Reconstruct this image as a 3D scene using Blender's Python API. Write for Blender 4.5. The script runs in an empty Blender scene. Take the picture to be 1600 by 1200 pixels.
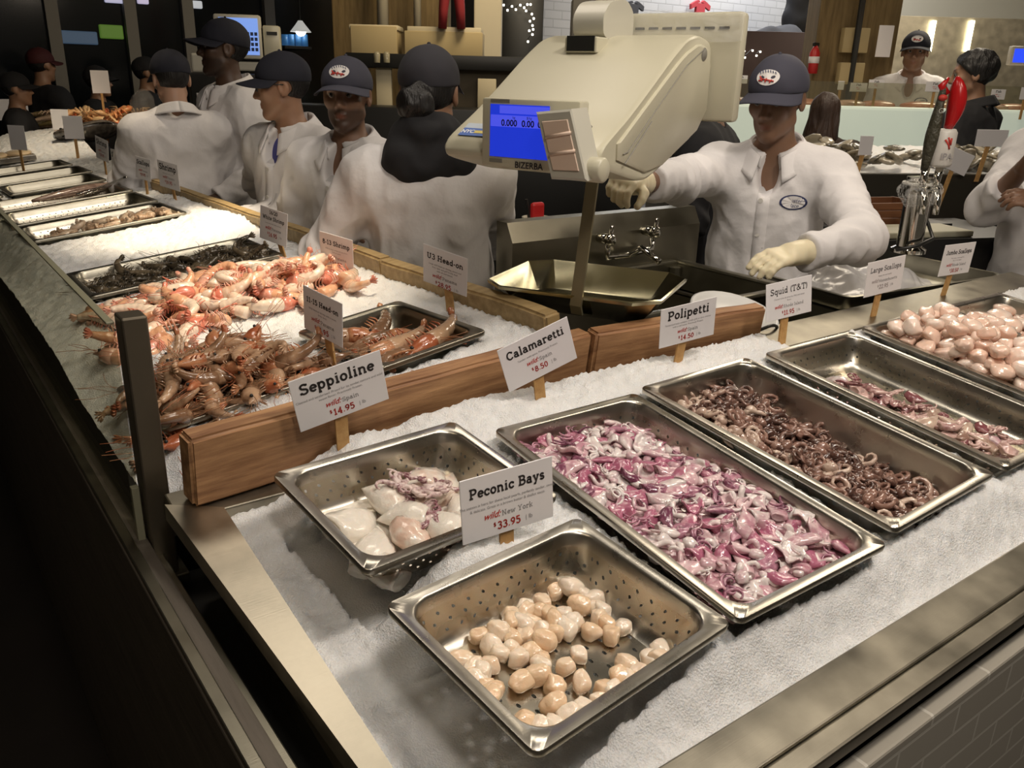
import bpy, bmesh, math, random
import numpy as np
from mathutils import Vector, Matrix, Euler, noise

scene = bpy.context.scene
COL = scene.collection
PI = math.pi
rnd = random.Random(7)

# ------------------------------------------------------------------ camera
FPX = 1311.63
CAMZ = 1.62
CM = ((0.8072288, -0.5897058, 0.0250747),
      (-0.1813115, -0.2881718, -0.9402570),
      (0.5617008, 0.7544562, -0.3395410))      # rows: right, down, forward
cam_d = bpy.data.cameras.new('camera')
cam = bpy.data.objects.new('camera', cam_d)
COL.objects.link(cam)
cam_d.sensor_fit = 'HORIZONTAL'
cam_d.sensor_width = 36.0
cam_d.lens = FPX / 1600.0 * 36.0
cam_d.clip_start = 0.02
cam_d.clip_end = 200
R_, D_, F_ = [Vector(v) for v in CM]
m = Matrix(((R_.x, -D_.x, -F_.x, 0), (R_.y, -D_.y, -F_.y, 0), (R_.z, -D_.z, -F_.z, CAMZ), (0, 0, 0, 1)))
cam.matrix_world = m
scene.camera = cam

# ------------------------------------------------------------------ light and exposure
scene.view_settings.view_transform = 'Standard'
scene.view_settings.look = 'None'
scene.view_settings.gamma = 1.0
scene.view_settings.exposure = 0.0
scene.view_settings.use_curve_mapping = False
world = bpy.data.worlds.new('room_air')
scene.world = world
world.use_nodes = True
world.node_tree.nodes['Background'].inputs[0].default_value = (1.0, 0.86, 0.66, 1)
world.node_tree.nodes['Background'].inputs[1].default_value = 0.06

WARM = (1.0, 0.83, 0.60)
def spot(name, loc, to, watts, deg, blend=0.6, size=0.05, col=WARM):
    d = bpy.data.lights.new(name, 'SPOT')
    d.energy = watts; d.spot_size = math.radians(deg); d.spot_blend = blend
    d.shadow_soft_size = size; d.color = col
    o = bpy.data.objects.new(name, d); COL.objects.link(o)
    o.location = loc
    o.rotation_euler = (Vector(to) - Vector(loc)).to_track_quat('-Z', 'Y').to_euler()
    return o
def area(name, loc, to, watts, sx, sy, col=WARM):
    d = bpy.data.lights.new(name, 'AREA')
    d.shape = 'RECTANGLE'; d.size = sx; d.size_y = sy; d.energy = watts; d.color = col
    o = bpy.data.objects.new(name, d); COL.objects.link(o)
    o.location = loc
    o.rotation_euler = (Vector(to) - Vector(loc)).to_track_quat('-Z', 'Y').to_euler()
    return o

spot('track_spot_shrimp', (0.95, 1.75, 2.75), (0.74, 2.02, 1.1), 92, 30, 0.8, 0.04)
spot('track_spot_ice', (1.15, 2.75, 2.75), (0.82, 3.05, 1.1), 230, 27, 0.9, 0.04)
spot('track_spot_far', (1.0, 4.2, 2.8), (0.65, 4.3, 1.1), 50, 44, 0.8, 0.05)
spot('track_spot_crab', (1.3, 5.4, 2.8), (1.0, 6.3, 1.1), 80, 44, 0.8, 0.05)
area('ceiling_lamp_entry', (0.25, -0.35, 3.0), (0.95, 1.2, 1.15), 13, 0.3, 0.3, (1.0, 0.90, 0.80))
area('ceiling_lamp_front', (1.40, 0.02, 3.0), (1.05, 0.82, 1.0), 22, 0.30, 0.30, (1.0, 0.90, 0.80))
area('ceiling_lamp_mid', (1.25, 1.0, 3.1), (1.0, 0.8, 1.0), 7, 0.4, 0.4, (1.0, 0.90, 0.76))
area('ceiling_lamp_right', (2.5, 0.1, 3.0), (2.1, 0.8, 1.0), 12, 0.5, 0.4, (1.0, 0.84, 0.66))
area('ceiling_lamp_staff', (1.1, 2.4, 3.3), (1.35, 2.7, 1.2), 13, 0.8, 0.8, (1.0, 0.88, 0.74))
spot('track_spot_server', (1.7, 1.1, 3.2), (2.25, 1.75, 1.45), 40, 34, 0.9, 0.08, (1.0, 0.88, 0.76))
spot('track_spot_sink', (1.55, 2.3, 3.2), (1.62, 1.95, 1.25), 42, 18, 0.9, 0.04, (1.0, 0.85, 0.55))
area('ceiling_lamp_oysters', (4.2, 2.3, 3.2), (4.0, 1.9, 1.2), 30, 0.8, 0.8, (1.0, 0.86, 0.68))
area('ceiling_lamp_hood', (7.2, 3.6, 3.3), (7.2, 3.9, 1.2), 60, 1.6, 0.8, (1.0, 0.88, 0.70))
area('fill_light_aisle', (-1.0, 0.2, 3.4), (0.1, 0.5, 0.0), 6, 0.8, 0.8, (1.0, 0.80, 0.55))  # added fill, no real lamp: lifts the dark counter front and customer side
area('fill_light_hood', tuple(Vector((0, 0, 3.9)) + Vector((0.8072, -0.5897, 0)) * 4.3 + Vector((0.597, 0.802, 0)) * 7.3), tuple(Vector((0, 0, 2.3)) + Vector((0.8072, -0.5897, 0)) * 4.6 + Vector((0.597, 0.802, 0)) * 8.3), 22, 2.5, 0.4, (1.0, 0.86, 0.62))  # added fill with no known fixture, brightens the wall behind the distant man
area('wall_washer_brick', (7.4, 6.0, 3.9), (7.6, 6.6, 2.4), 120, 2.6, 0.3, (0.95, 0.96, 1.0))
area('ceiling_lamp_shelf', (3.2, 4.2, 3.3), (3.4, 5.6, 2.0), 34, 0.8, 0.5, (1.0, 0.82, 0.56))

# ------------------------------------------------------------------ mapping from the photograph to places
def ray(px, py):
    a, b = (px - 800) / FPX, (py - 600) / FPX
    return R_ * a + D_ * b + F_
def atd(px, py, d): return Vector((0, 0, CAMZ)) + ray(px, py) * d
def atz(px, py, z):
    r = ray(px, py); return Vector((0, 0, CAMZ)) + r * ((z - CAMZ) / r.z)
def aty(px, py, y):
    r = ray(px, py); return Vector((0, 0, CAMZ)) + r * (y / r.y)
def atx(px, py, x):
    r = ray(px, py); return Vector((0, 0, CAMZ)) + r * (x / r.x)
def onplane(px, py, p0, n):
    r = ray(px, py); c = Vector((0, 0, CAMZ))
    return c + r * ((p0 - c).dot(n) / r.dot(n))
TILT = math.radians(7.0)
MF = Matrix.Translation((0, 0, CAMZ)) @ Matrix.Rotation(TILT, 4, 'X') @ Matrix.Translation((0, 0, -0.668107))
LS = 0.116
ML = Matrix.Translation((0.7, 0, 1.106)) @ Matrix.Rotation(-math.atan(LS), 4, 'Y') @ Matrix.Translation((-0.7, 0, 0))
def F(x, y, h=0.0): return MF @ Vector((x, y, h))
def L(x, y, h=0.0): return ML @ Vector((x, y, h))
def Lpix(px, py, dh=0.0):
    r = ray(px, py)
    t = (1.106 - LS * 0.7 + dh - CAMZ) / (r.z - LS * r.x)
    return Vector((0, 0, CAMZ)) + r * t

# ------------------------------------------------------------------ materials
MATS = {}
def nm(name):
    mt = bpy.data.materials.new(name); mt.use_nodes = True
    nt = mt.node_tree
    return mt, nt, nt.nodes['Principled BSDF']
def N(nt, t, **kw):
    n = nt.nodes.new(t)
    for k, v in kw.items(): setattr(n, k, v)
    return n
def mat(name, col, rough=0.5, metal=0.0, emit=0.0, noise_amt=0.0, nscale=20.0, bump=0.0, bscale=60.0, sss=0.0, rand=0.0, col2=None, spec=None, alpha=1.0, trans=0.0, coat=0.0, ecol=None, stretch=None, sssr=(0.02, 0.01, 0.006), contrast=(0.35, 0.65)):
    if name in MATS: return MATS[name]
    mt, nt, b = nm(name); L_ = nt.links
    c4 = (*col, 1)
    b.inputs['Base Color'].default_value = c4
    b.inputs['Roughness'].default_value = rough
    b.inputs['Metallic'].default_value = metal
    if spec is not None: b.inputs['Specular IOR Level'].default_value = spec
    if coat: b.inputs['Coat Weight'].default_value = coat; b.inputs['Coat Roughness'].default_value = 0.08
    if sss:
        b.inputs['Subsurface Weight'].default_value = sss
        b.inputs['Subsurface Radius'].default_value = sssr
        b.inputs['Subsurface Scale'].default_value = 1.0
    if trans: b.inputs['Transmission Weight'].default_value = trans
    if alpha < 1: b.inputs['Alpha'].default_value = alpha
    if emit:
        b.inputs['Emission Color'].default_value = (*(ecol or col), 1)
        b.inputs['Emission Strength'].default_value = emit
    vec = None
    if noise_amt or bump or col2:
        tc = N(nt, 'ShaderNodeTexCoord'); vec = tc.outputs['Object']
        if stretch:
            mp = N(nt, 'ShaderNodeMapping'); mp.inputs['Scale'].default_value = stretch
            L_.new(vec, mp.inputs['Vector']); vec = mp.outputs['Vector']
    src = None
    if col2:
        nz = N(nt, 'ShaderNodeTexNoise'); nz.inputs['Scale'].default_value = nscale; nz.inputs['Detail'].default_value = 5
        L_.new(vec, nz.inputs['Vector'])
        cr = N(nt, 'ShaderNodeValToRGB')
        cr.color_ramp.elements[0].position = contrast[0]; cr.color_ramp.elements[1].position = contrast[1]
        cr.color_ramp.elements[0].color = c4; cr.color_ramp.elements[1].color = (*col2, 1)
        if rand:
            oi = N(nt, 'ShaderNodeObjectInfo'); ad = N(nt, 'ShaderNodeMath', operation='MULTIPLY_ADD')
            L_.new(oi.outputs['Random'], ad.inputs[0]); ad.inputs[1].default_value = rand; ad.inputs[2].default_value = -rand / 2
            a2 = N(nt, 'ShaderNodeMath', operation='ADD'); L_.new(nz.outputs['Fac'], a2.inputs[0]); L_.new(ad.outputs[0], a2.inputs[1])
            L_.new(a2.outputs[0], cr.inputs['Fac'])
        else:
            L_.new(nz.outputs['Fac'], cr.inputs['Fac'])
        src = cr.outputs['Color']
        L_.new(src, b.inputs['Base Color'])
    elif noise_amt or rand:
        hv = N(nt, 'ShaderNodeHueSaturation'); hv.inputs['Color'].default_value = c4
        if noise_amt:
            nz = N(nt, 'ShaderNodeTexNoise'); nz.inputs['Scale'].default_value = nscale; nz.inputs['Detail'].default_value = 4
            L_.new(vec, nz.inputs['Vector'])
            ma = N(nt, 'ShaderNodeMath', operation='MULTIPLY_ADD'); L_.new(nz.outputs['Fac'], ma.inputs[0])
            ma.inputs[1].default_value = noise_amt * 2; ma.inputs[2].default_value = 1 - noise_amt
            v = ma.outputs[0]
        if rand:
            oi = N(nt, 'ShaderNodeObjectInfo'); ad = N(nt, 'ShaderNodeMath', operation='MULTIPLY_ADD')
            L_.new(oi.outputs['Random'], ad.inputs[0]); ad.inputs[1].default_value = rand * 2; ad.inputs[2].default_value = 1 - rand
            if noise_amt:
                mm = N(nt, 'ShaderNodeMath', operation='MULTIPLY'); L_.new(v, mm.inputs[0]); L_.new(ad.outputs[0], mm.inputs[1]); v = mm.outputs[0]
            else: v = ad.outputs[0]
        L_.new(v, hv.inputs['Value']); L_.new(hv.outputs['Color'], b.inputs['Base Color'])
    if bump:
        nz2 = N(nt, 'ShaderNodeTexNoise'); nz2.inputs['Scale'].default_value = bscale; nz2.inputs['Detail'].default_value = 4
        L_.new(vec, nz2.inputs['Vector'])
        bp = N(nt, 'ShaderNodeBump'); bp.inputs['Strength'].default_value = bump; bp.inputs['Distance'].default_value = 0.01
        L_.new(nz2.outputs['Fac'], bp.inputs['Height']); L_.new(bp.outputs['Normal'], b.inputs['Normal'])
    MATS[name] = mt
    return mt

def steel(name, col=(0.52, 0.49, 0.43), rough=0.28, holes=False, stain=0.12, pitch=0.024, hr=0.0023):
    if name in MATS: return MATS[name]
    mt, nt, b = nm(name); K = nt.links
    b.inputs['Metallic'].default_value = 1.0
    tc = N(nt, 'ShaderNodeTexCoord')
    nz = N(nt, 'ShaderNodeTexNoise'); nz.inputs['Scale'].default_value = 14; nz.inputs['Detail'].default_value = 6
    K.new(tc.outputs['Object'], nz.inputs['Vector'])
    hv = N(nt, 'ShaderNodeHueSaturation'); hv.inputs['Color'].default_value = (*col, 1)
    ma = N(nt, 'ShaderNodeMath', operation='MULTIPLY_ADD'); K.new(nz.outputs['Fac'], ma.inputs[0]); ma.inputs[1].default_value = stain * 2; ma.inputs[2].default_value = 1 - stain
    K.new(ma.outputs[0], hv.inputs['Value']); K.new(hv.outputs['Color'], b.inputs['Base Color'])
    mr = N(nt, 'ShaderNodeMath', operation='MULTIPLY_ADD'); K.new(nz.outputs['Fac'], mr.inputs[0]); mr.inputs[1].default_value = 0.22; mr.inputs[2].default_value = rough - 0.1
    K.new(mr.outputs[0], b.inputs['Roughness'])
    # fine brushing
    mp = N(nt, 'ShaderNodeMapping'); mp.inputs['Scale'].default_value = (8, 600, 600); K.new(tc.outputs['Object'], mp.inputs['Vector'])
    n2 = N(nt, 'ShaderNodeTexNoise'); n2.inputs['Scale'].default_value = 1.0; K.new(mp.outputs['Vector'], n2.inputs['Vector'])
    bp = N(nt, 'ShaderNodeBump'); bp.inputs['Strength'].default_value = 0.05; bp.inputs['Distance'].default_value = 0.002
    K.new(n2.outputs['Fac'], bp.inputs['Height']); K.new(bp.outputs['Normal'], b.inputs['Normal'])
    if holes:
        uv = N(nt, 'ShaderNodeUVMap'); uv.uv_map = 'UVMap'
        sx = N(nt, 'ShaderNodeSeparateXYZ'); K.new(uv.outputs['UV'], sx.inputs[0])
        dv = N(nt, 'ShaderNodeMath', operation='DIVIDE'); K.new(sx.outputs['Y'], dv.inputs[0]); dv.inputs[1].default_value = pitch * 0.5
        fl = N(nt, 'ShaderNodeMath', operation='FLOOR'); K.new(dv.outputs[0], fl.inputs[0])
        du = N(nt, 'ShaderNodeMath', operation='DIVIDE'); K.new(sx.outputs['X'], du.inputs[0]); du.inputs[1].default_value = pitch
        off = N(nt, 'ShaderNodeMath', operation='MULTIPLY_ADD'); K.new(fl.outputs[0], off.inputs[0]); off.inputs[1].default_value = 0.5; K.new(du.outputs[0], off.inputs[2])
        fu = N(nt, 'ShaderNodeMath', operation='FRACT'); K.new(off.outputs[0], fu.inputs[0])
        fv = N(nt, 'ShaderNodeMath', operation='FRACT'); K.new(dv.outputs[0], fv.inputs[0])
        a = N(nt, 'ShaderNodeMath', operation='SUBTRACT'); K.new(fu.outputs[0], a.inputs[0]); a.inputs[1].default_value = 0.5
        a2 = N(nt, 'ShaderNodeMath', operation='MULTIPLY'); K.new(a.outputs[0], a2.inputs[0]); a2.inputs[1].default_value = pitch
        c = N(nt, 'ShaderNodeMath', operation='SUBTRACT'); K.new(fv.outputs[0], c.inputs[0]); c.inputs[1].default_value = 0.5
        c2 = N(nt, 'ShaderNodeMath', operation='MULTIPLY'); K.new(c.outputs[0], c2.inputs[0]); c2.inputs[1].default_value = pitch * 0.5
        cx = N(nt, 'ShaderNodeCombineXYZ'); K.new(a2.outputs[0], cx.inputs[0]); K.new(c2.outputs[0], cx.inputs[1])
        ln = N(nt, 'ShaderNodeVectorMath', operation='LENGTH'); K.new(cx.outputs[0], ln.inputs[0])
        lt = N(nt, 'ShaderNodeMath', operation='LESS_THAN'); K.new(ln.outputs['Value'], lt.inputs[0]); lt.inputs[1].default_value = hr
        tr = N(nt, 'ShaderNodeBsdfTransparent'); mx = N(nt, 'ShaderNodeMixShader')
        out = nt.nodes['Material Output']
        K.new(lt.outputs[0], mx.inputs[0]); K.new(b.outputs[0], mx.inputs[1]); K.new(tr.outputs[0], mx.inputs[2]); K.new(mx.outputs[0], out.inputs['Surface'])
    MATS[name] = mt
    return mt

def wood(name, c1, c2, axis=0, scale=9.0, rough=0.6):
    if name in MATS: return MATS[name]
    mt, nt, b = nm(name); K = nt.links
    tc = N(nt, 'ShaderNodeTexCoord'); mp = N(nt, 'ShaderNodeMapping')
    s = [14.0, 14.0, 14.0]; s[axis] = 1.2
    mp.inputs['Scale'].default_value = s
    K.new(tc.outputs['Object'], mp.inputs['Vector'])
    nz = N(nt, 'ShaderNodeTexNoise'); nz.inputs['Scale'].default_value = scale / 3; nz.inputs['Detail'].default_value = 8; nz.inputs['Roughness'].default_value = 0.65
    K.new(mp.outputs[0], nz.inputs['Vector'])
    cr = N(nt, 'ShaderNodeValToRGB')
    cr.color_ramp.elements[0].position = 0.3; cr.color_ramp.elements[1].position = 0.72
    cr.color_ramp.elements[0].color = (*c1, 1); cr.color_ramp.elements[1].color = (*c2, 1)
    K.new(nz.outputs['Fac'], cr.inputs['Fac']); K.new(cr.outputs['Color'], b.inputs['Base Color'])
    b.inputs['Roughness'].default_value = rough
    bp = N(nt, 'ShaderNodeBump'); bp.inputs['Strength'].default_value = 0.35; bp.inputs['Distance'].default_value = 0.004
    K.new(nz.outputs['Fac'], bp.inputs['Height']); K.new(bp.outputs['Normal'], b.inputs['Normal'])
    MATS[name] = mt
    return mt

def brick_mat(name, c1, c2, mortar, sc=1.0, bw=0.15, bh=0.075, ms=0.004, rough=0.4, axes='XZ', bumpd=0.6):
    if name in MATS: return MATS[name]
    mt, nt, b = nm(name); K = nt.links
    tc = N(nt, 'ShaderNodeTexCoord'); sp = N(nt, 'ShaderNodeSeparateXYZ'); K.new(tc.outputs['Object'], sp.inputs[0])
    cb = N(nt, 'ShaderNodeCombineXYZ'); K.new(sp.outputs[axes[0]], cb.inputs[0]); K.new(sp.outputs[axes[1]], cb.inputs[1])
    bt = N(nt, 'ShaderNodeTexBrick')
    bt.inputs['Color1'].default_value = (*c1, 1); bt.inputs['Color2'].default_value = (*c2, 1); bt.inputs['Mortar'].default_value = (*mortar, 1)
    bt.inputs['Scale'].default_value = sc; bt.inputs['Mortar Size'].default_value = ms
    bt.inputs['Brick Width'].default_value = bw; bt.inputs['Row Height'].default_value = bh
    K.new(cb.outputs[0], bt.inputs['Vector']); K.new(bt.outputs['Color'], b.inputs['Base Color'])
    b.inputs['Roughness'].default_value = rough
    bp = N(nt, 'ShaderNodeBump'); bp.inputs['Strength'].default_value = bumpd; bp.inputs['Distance'].default_value = 0.004; bp.invert = True
    K.new(bt.outputs['Fac'], bp.inputs['Height']); K.new(bp.outputs['Normal'], b.inputs['Normal'])
    MATS[name] = mt
    return mt

def ice_mat():
    mt, nt, b = nm('crushed_ice'); K = nt.links
    b.inputs['Base Color'].default_value = (0.93, 0.94, 0.94, 1)
    b.inputs['Roughness'].default_value = 0.35
    b.inputs['Subsurface Weight'].default_value = 0.6
    b.inputs['Subsurface Radius'].default_value = (0.012, 0.013, 0.014)
    b.inputs['Subsurface Scale'].default_value = 1.0
    tc = N(nt, 'ShaderNodeTexCoord')
    vo = N(nt, 'ShaderNodeTexVoronoi'); vo.inputs['Scale'].default_value = 330; K.new(tc.outputs['Object'], vo.inputs['Vector'])
    nz = N(nt, 'ShaderNodeTexNoise'); nz.inputs['Scale'].default_value = 600; nz.inputs['Detail'].default_value = 3; K.new(tc.outputs['Object'], nz.inputs['Vector'])
    ad = N(nt, 'ShaderNodeMath', operation='ADD'); K.new(vo.outputs['Distance'], ad.inputs[0]); K.new(nz.outputs['Fac'], ad.inputs[1])
    bp = N(nt, 'ShaderNodeBump'); bp.inputs['Strength'].default_value = 0.8; bp.inputs['Distance'].default_value = 0.003
    K.new(ad.outputs[0], bp.inputs['Height']); K.new(bp.outputs['Normal'], b.inputs['Normal'])
    MATS['crushed_ice'] = mt
    return mt

def skin_mat(name, col):
    if name in MATS: return MATS[name]
    mt, nt, b = nm(name); K = nt.links
    at = N(nt, 'ShaderNodeAttribute'); at.attribute_name = 'tint'
    mx = N(nt, 'ShaderNodeMix'); mx.data_type = 'RGBA'; mx.blend_type = 'MULTIPLY'; mx.inputs['Factor'].default_value = 1.0
    mx.inputs[6].default_value = (*col, 1); K.new(at.outputs['Color'], mx.inputs[7])
    K.new(mx.outputs[2], b.inputs['Base Color'])
    b.inputs['Roughness'].default_value = 0.48
    b.inputs['Subsurface Weight'].default_value = 0.12
    b.inputs['Subsurface Radius'].default_value = (0.012, 0.005, 0.003)
    b.inputs['Subsurface Scale'].default_value = 1.0
    MATS[name] = mt
    return mt

ICE = ice_mat()
STEEL = steel('stainless_steel')
STEEL_DARK = steel('dull_stainless_steel', (0.36, 0.34, 0.27), 0.34)
STEEL_HOLES = steel('perforated_stainless_steel', (0.50, 0.46, 0.38), 0.27, holes=True)
STEEL_WORN_SHADED = steel('shaded_worn_steel', (0.34, 0.315, 0.255), 0.40, stain=0.5)  # worn, mottled steel; base also darkened for weaker light on the front ledge
STEEL_LEDGE_LIT = steel('lit_scuffed_steel', (0.50, 0.46, 0.37), 0.36, stain=0.55)  # same scuffed steel, base lightened for the lamp reflected on the left ledge
STEEL_DIM = steel('dim_pan_steel', (0.34, 0.32, 0.26), 0.30, stain=0.2)  # pan steel darkened to tone down the spotlight glare on the left pans
CHROME = mat('chrome', (0.7, 0.68, 0.62), 0.08, 1.0)
BOARD = wood('rough_stained_plank', (0.17, 0.07, 0.03), (0.60, 0.34, 0.16), 0)
BOARD_OLIVE = wood('weathered_plank', (0.24, 0.16, 0.06), (0.46, 0.33, 0.16), 1)
STAKE = wood('pale_stake_wood', (0.42, 0.22, 0.07), (0.62, 0.38, 0.15), 2)
CARD = mat('white_card', (0.80, 0.78, 0.79), 0.35, noise_amt=0.02, nscale=5)
INK = mat('black_ink', (0.035, 0.03, 0.03), 0.6)
INK_GREY = mat('grey_ink', (0.30, 0.29, 0.30), 0.6)
INK_RED = mat('red_ink', (0.48, 0.035, 0.025), 0.6)
COAT = mat('white_cotton', (0.70, 0.68, 0.68), 0.85, noise_amt=0.03, nscale=8, bump=0.75, bscale=11)
NAVY = mat('navy_cotton', (0.009, 0.010, 0.019), 0.85, noise_amt=0.25, nscale=30)
BLACKCLOTH = mat('black_cloth', (0.010, 0.010, 0.012), 0.9, noise_amt=0.2, nscale=30)
HAIR_BLACK = mat('black_hair', (0.007, 0.006, 0.006), 0.5, bump=0.6, bscale=120, stretch=(1, 1, 0.15))
HAIR_BROWN = mat('brown_hair', (0.035, 0.017, 0.010), 0.5, bump=0.6, bscale=120, stretch=(1, 1, 0.15))
GLOVE = mat('cream_latex', (0.74, 0.66, 0.46), 0.5, noise_amt=0.06, nscale=60, sss=0.1)
BEIGE = mat('cream_plastic', (0.54, 0.51, 0.385), 0.30, noise_amt=0.02, nscale=4)
BEIGE_GREY = mat('grey_cream_plastic', (0.52, 0.50, 0.42), 0.38)
PEACH = mat('peach_plastic', (0.72, 0.55, 0.43), 0.5)
DARKP = mat('dark_plastic', (0.02, 0.02, 0.018), 0.35)
BLACK = mat('black_paint', (0.012, 0.012, 0.011), 0.4)
GREY_LABEL = mat('grey_label', (0.22, 0.21, 0.18), 0.5)
RED_PLASTIC = mat('red_plastic', (0.50, 0.02, 0.02), 0.4)

# ------------------------------------------------------------------ mesh helpers
def mesh_from(name, v, f, mats, smooth=False, mi=None):
    me = bpy.data.meshes.new(name)
    me.from_pydata([tuple(map(float, p)) for p in v] if not isinstance(v, np.ndarray) else v.tolist(), [], f if not isinstance(f, np.ndarray) else f.tolist())
    for m_ in (mats if isinstance(mats, (list, tuple)) else [mats]): me.materials.append(m_)
    if mi is not None: me.polygons.foreach_set('material_index', mi)
    if smooth: me.polygons.foreach_set('use_smooth', [True] * len(me.polygons))
    me.update()
    return me
def link(name, me, parent=None, mw=None):
    o = bpy.data.objects.new(name, me); COL.objects.link(o)
    if parent is not None: o.parent = parent
    if mw is not None: o.matrix_world = mw
    return o
def tag(o, label=None, cat=None, group=None, kind=None):
    if label: o['label'] = label
    if cat: o['category'] = cat
    if group: o['group'] = group
    if kind: o['kind'] = kind
    return o
def empty(name, mw=None, label=None, cat=None, group=None):
    o = bpy.data.objects.new(name, None); COL.objects.link(o)
    o.empty_display_size = 0.05
    if mw is not None: o.matrix_world = mw
    return tag(o, label, cat, group)
def kids(o): return [c for c in bpy.data.objects if c.parent == o]
def copy_tree(o, children, mw, label=None):
    c = o.copy(); COL.objects.link(c); c.matrix_world = mw
    if label: c['label'] = label
    for ch in children:
        d = ch.copy(); COL.objects.link(d); d.parent = c
    return c
def frame(o, x, y=None, z=None):
    """4x4 from origin and axes"""
    x = Vector(x).normalized()
    if y is None:
        z = Vector(z); y = z.cross(x).normalized(); z = x.cross(y)
    else:
        y = Vector(y); z = x.cross(y).normalized(); y = z.cross(x).normalized()
    return Matrix(((x.x, y.x, z.x, o[0]), (x.y, y.y, z.y, o[1]), (x.z, y.z, z.z, o[2]), (0, 0, 0, 1)))
def rotz(o, a): return Matrix.Translation(o) @ Matrix.Rotation(a, 4, 'Z')

class G:
    def __init__(s): s.v = []; s.f = []; s.mi = []
    def add(s, v, f, T=None, m_=0):
        n = len(s.v)
        if T is not None: v = [T @ Vector(p) for p in v]
        s.v.extend(tuple(p) for p in v); s.f.extend([tuple(i + n for i in q) for q in f]); s.mi.extend([m_] * len(f)); return s
    def box(s, a, b, r=0.0, T=None, m_=0, seg=2):
        """box between corners a and b, with a bevel of r"""
        a, b = Vector(a), Vector(b); c = (a + b) / 2; d = b - a
        bm = bmesh.new(); bmesh.ops.create_cube(bm, size=1.0)
        for v in bm.verts: v.co = Vector((v.co.x * d.x, v.co.y * d.y, v.co.z * d.z)) + c
        r = min(r, min(abs(x) for x in d) * 0.49)
        if r > 0: bmesh.ops.bevel(bm, geom=list(bm.edges), offset=r, segments=seg, profile=0.5, affect='EDGES')
        bm.verts.index_update()
        s.add([v.co.copy() for v in bm.verts], [[v.index for v in f.verts] for f in bm.faces], T, m_); bm.free(); return s
    def loft(s, rings, cap0=True, cap1=True, closed=True, T=None, m_=0):
        n = len(rings[0]); v = [p for r in rings for p in r]; f = []
        for k in range(len(rings) - 1):
            for i in range(n if closed else n - 1):
                j = (i + 1) % n
                f.append((k * n + i, k * n + j, (k + 1) * n + j, (k + 1) * n + i))
        if cap0: f.append(tuple(reversed(range(n))))
        if cap1: f.append(tuple((len(rings) - 1) * n + i for i in range(n)))
        return s.add(v, f, T, m_)
    def tube(s, pts, rad, n=8, T=None, m_=0, cap=True, flat=1.0):
        pts = [Vector(p) for p in pts]
        if not hasattr(rad, '__len__'): rad = [rad] * len(pts)
        up = Vector((0, 0, 1)); rings = []; prev = None
        for i, p in enumerate(pts):
            t = (pts[min(i + 1, len(pts) - 1)] - pts[max(i - 1, 0)])
            if t.length < 1e-9: t = Vector((0, 0, 1))
            t.normalize()
            if prev is None:
                a = t.cross(up)
                if a.length < 0.05: a = t.cross(Vector((1, 0, 0)))
            else: a = prev - t * prev.dot(t)
            a.normalize(); prev = a; b = t.cross(a)
            rings.append([p + (a * math.cos(2 * PI * k / n) + b * math.sin(2 * PI * k / n) * flat) * rad[i] for k in range(n)])
        return s.loft(rings, cap, cap, True, T, m_)
    def lathe(s, prof, n=24, T=None, m_=0, cap0=False, cap1=False):
        return s.loft([[Vector((r * math.cos(2 * PI * k / n), r * math.sin(2 * PI * k / n), z)) for k in range(n)] for r, z in prof], cap0, cap1, True, T, m_)
    def prism(s, poly, a, b, T=None, m_=0):
        """polygon in (x, z), extruded along y from a to b"""
        return s.loft([[Vector((p[0], a, p[1])) for p in poly], [Vector((p[0], b, p[1])) for p in poly]], True, True, True, T, m_)
    def ball(s, c, r, n=12, k=8, T=None, m_=0):
        r = Vector(r) if hasattr(r, '__len__') else Vector((r, r, r)); c = Vector(c)
        rings = []
        for i in range(k + 1):
            t = PI * (i + 0.02) / (k + 0.04)
            rings.append([c + Vector((r.x * math.sin(t) * math.cos(2 * PI * j / n), r.y * math.sin(t) * math.sin(2 * PI * j / n), -r.z * math.cos(t))) for j in range(n)])
        return s.loft(rings, True, True, True, T, m_)
    def grid(s, fn, nu, nv, T=None, m_=0):
        v = [fn(i / nu, j / nv) for j in range(nv + 1) for i in range(nu + 1)]
        f = [(j * (nu + 1) + i, j * (nu + 1) + i + 1, (j + 1) * (nu + 1) + i + 1, (j + 1) * (nu + 1) + i) for j in range(nv) for i in range(nu)]
        return s.add(v, f, T, m_)
    def sheet(s, fn, nu, nv, th, T=None, m_=0):
        """closed thin sheet: fn(u,v)->(point, normal)"""
        top = []; bot = []
        for j in range(nv + 1):
            for i in range(nu + 1):
                p, n_ = fn(i / nu, j / nv); top.append(Vector(p)); bot.append(Vector(p) - Vector(n_) * th)
        N0 = len(top); q = lambda i, j: j * (nu + 1) + i; f = []
        for j in range(nv):
            for i in range(nu):
                f.append((q(i, j), q(i + 1, j), q(i + 1, j + 1), q(i, j + 1)))
                f.append((N0 + q(i, j), N0 + q(i, j + 1), N0 + q(i + 1, j + 1), N0 + q(i + 1, j)))
        for i in range(nu):
            f.append((q(i, 0), N0 + q(i, 0), N0 + q(i + 1, 0), q(i + 1, 0))); f.append((q(i, nv), q(i + 1, nv), N0 + q(i + 1, nv), N0 + q(i, nv)))
        for j in range(nv):
            f.append((q(0, j), q(0, j + 1), N0 + q(0, j + 1), N0 + q(0, j))); f.append((q(nu, j), N0 + q(nu, j), N0 + q(nu, j + 1), q(nu, j + 1)))
        return s.add(top + bot, f, T, m_)
    def mesh(s, name, mats, smooth=False): return mesh_from(name, s.v, s.f, mats, smooth, s.mi)
    def build(s, name, mats, parent=None, mw=None, smooth=False): return link(name, s.mesh(name, mats, smooth), parent, mw)
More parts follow.
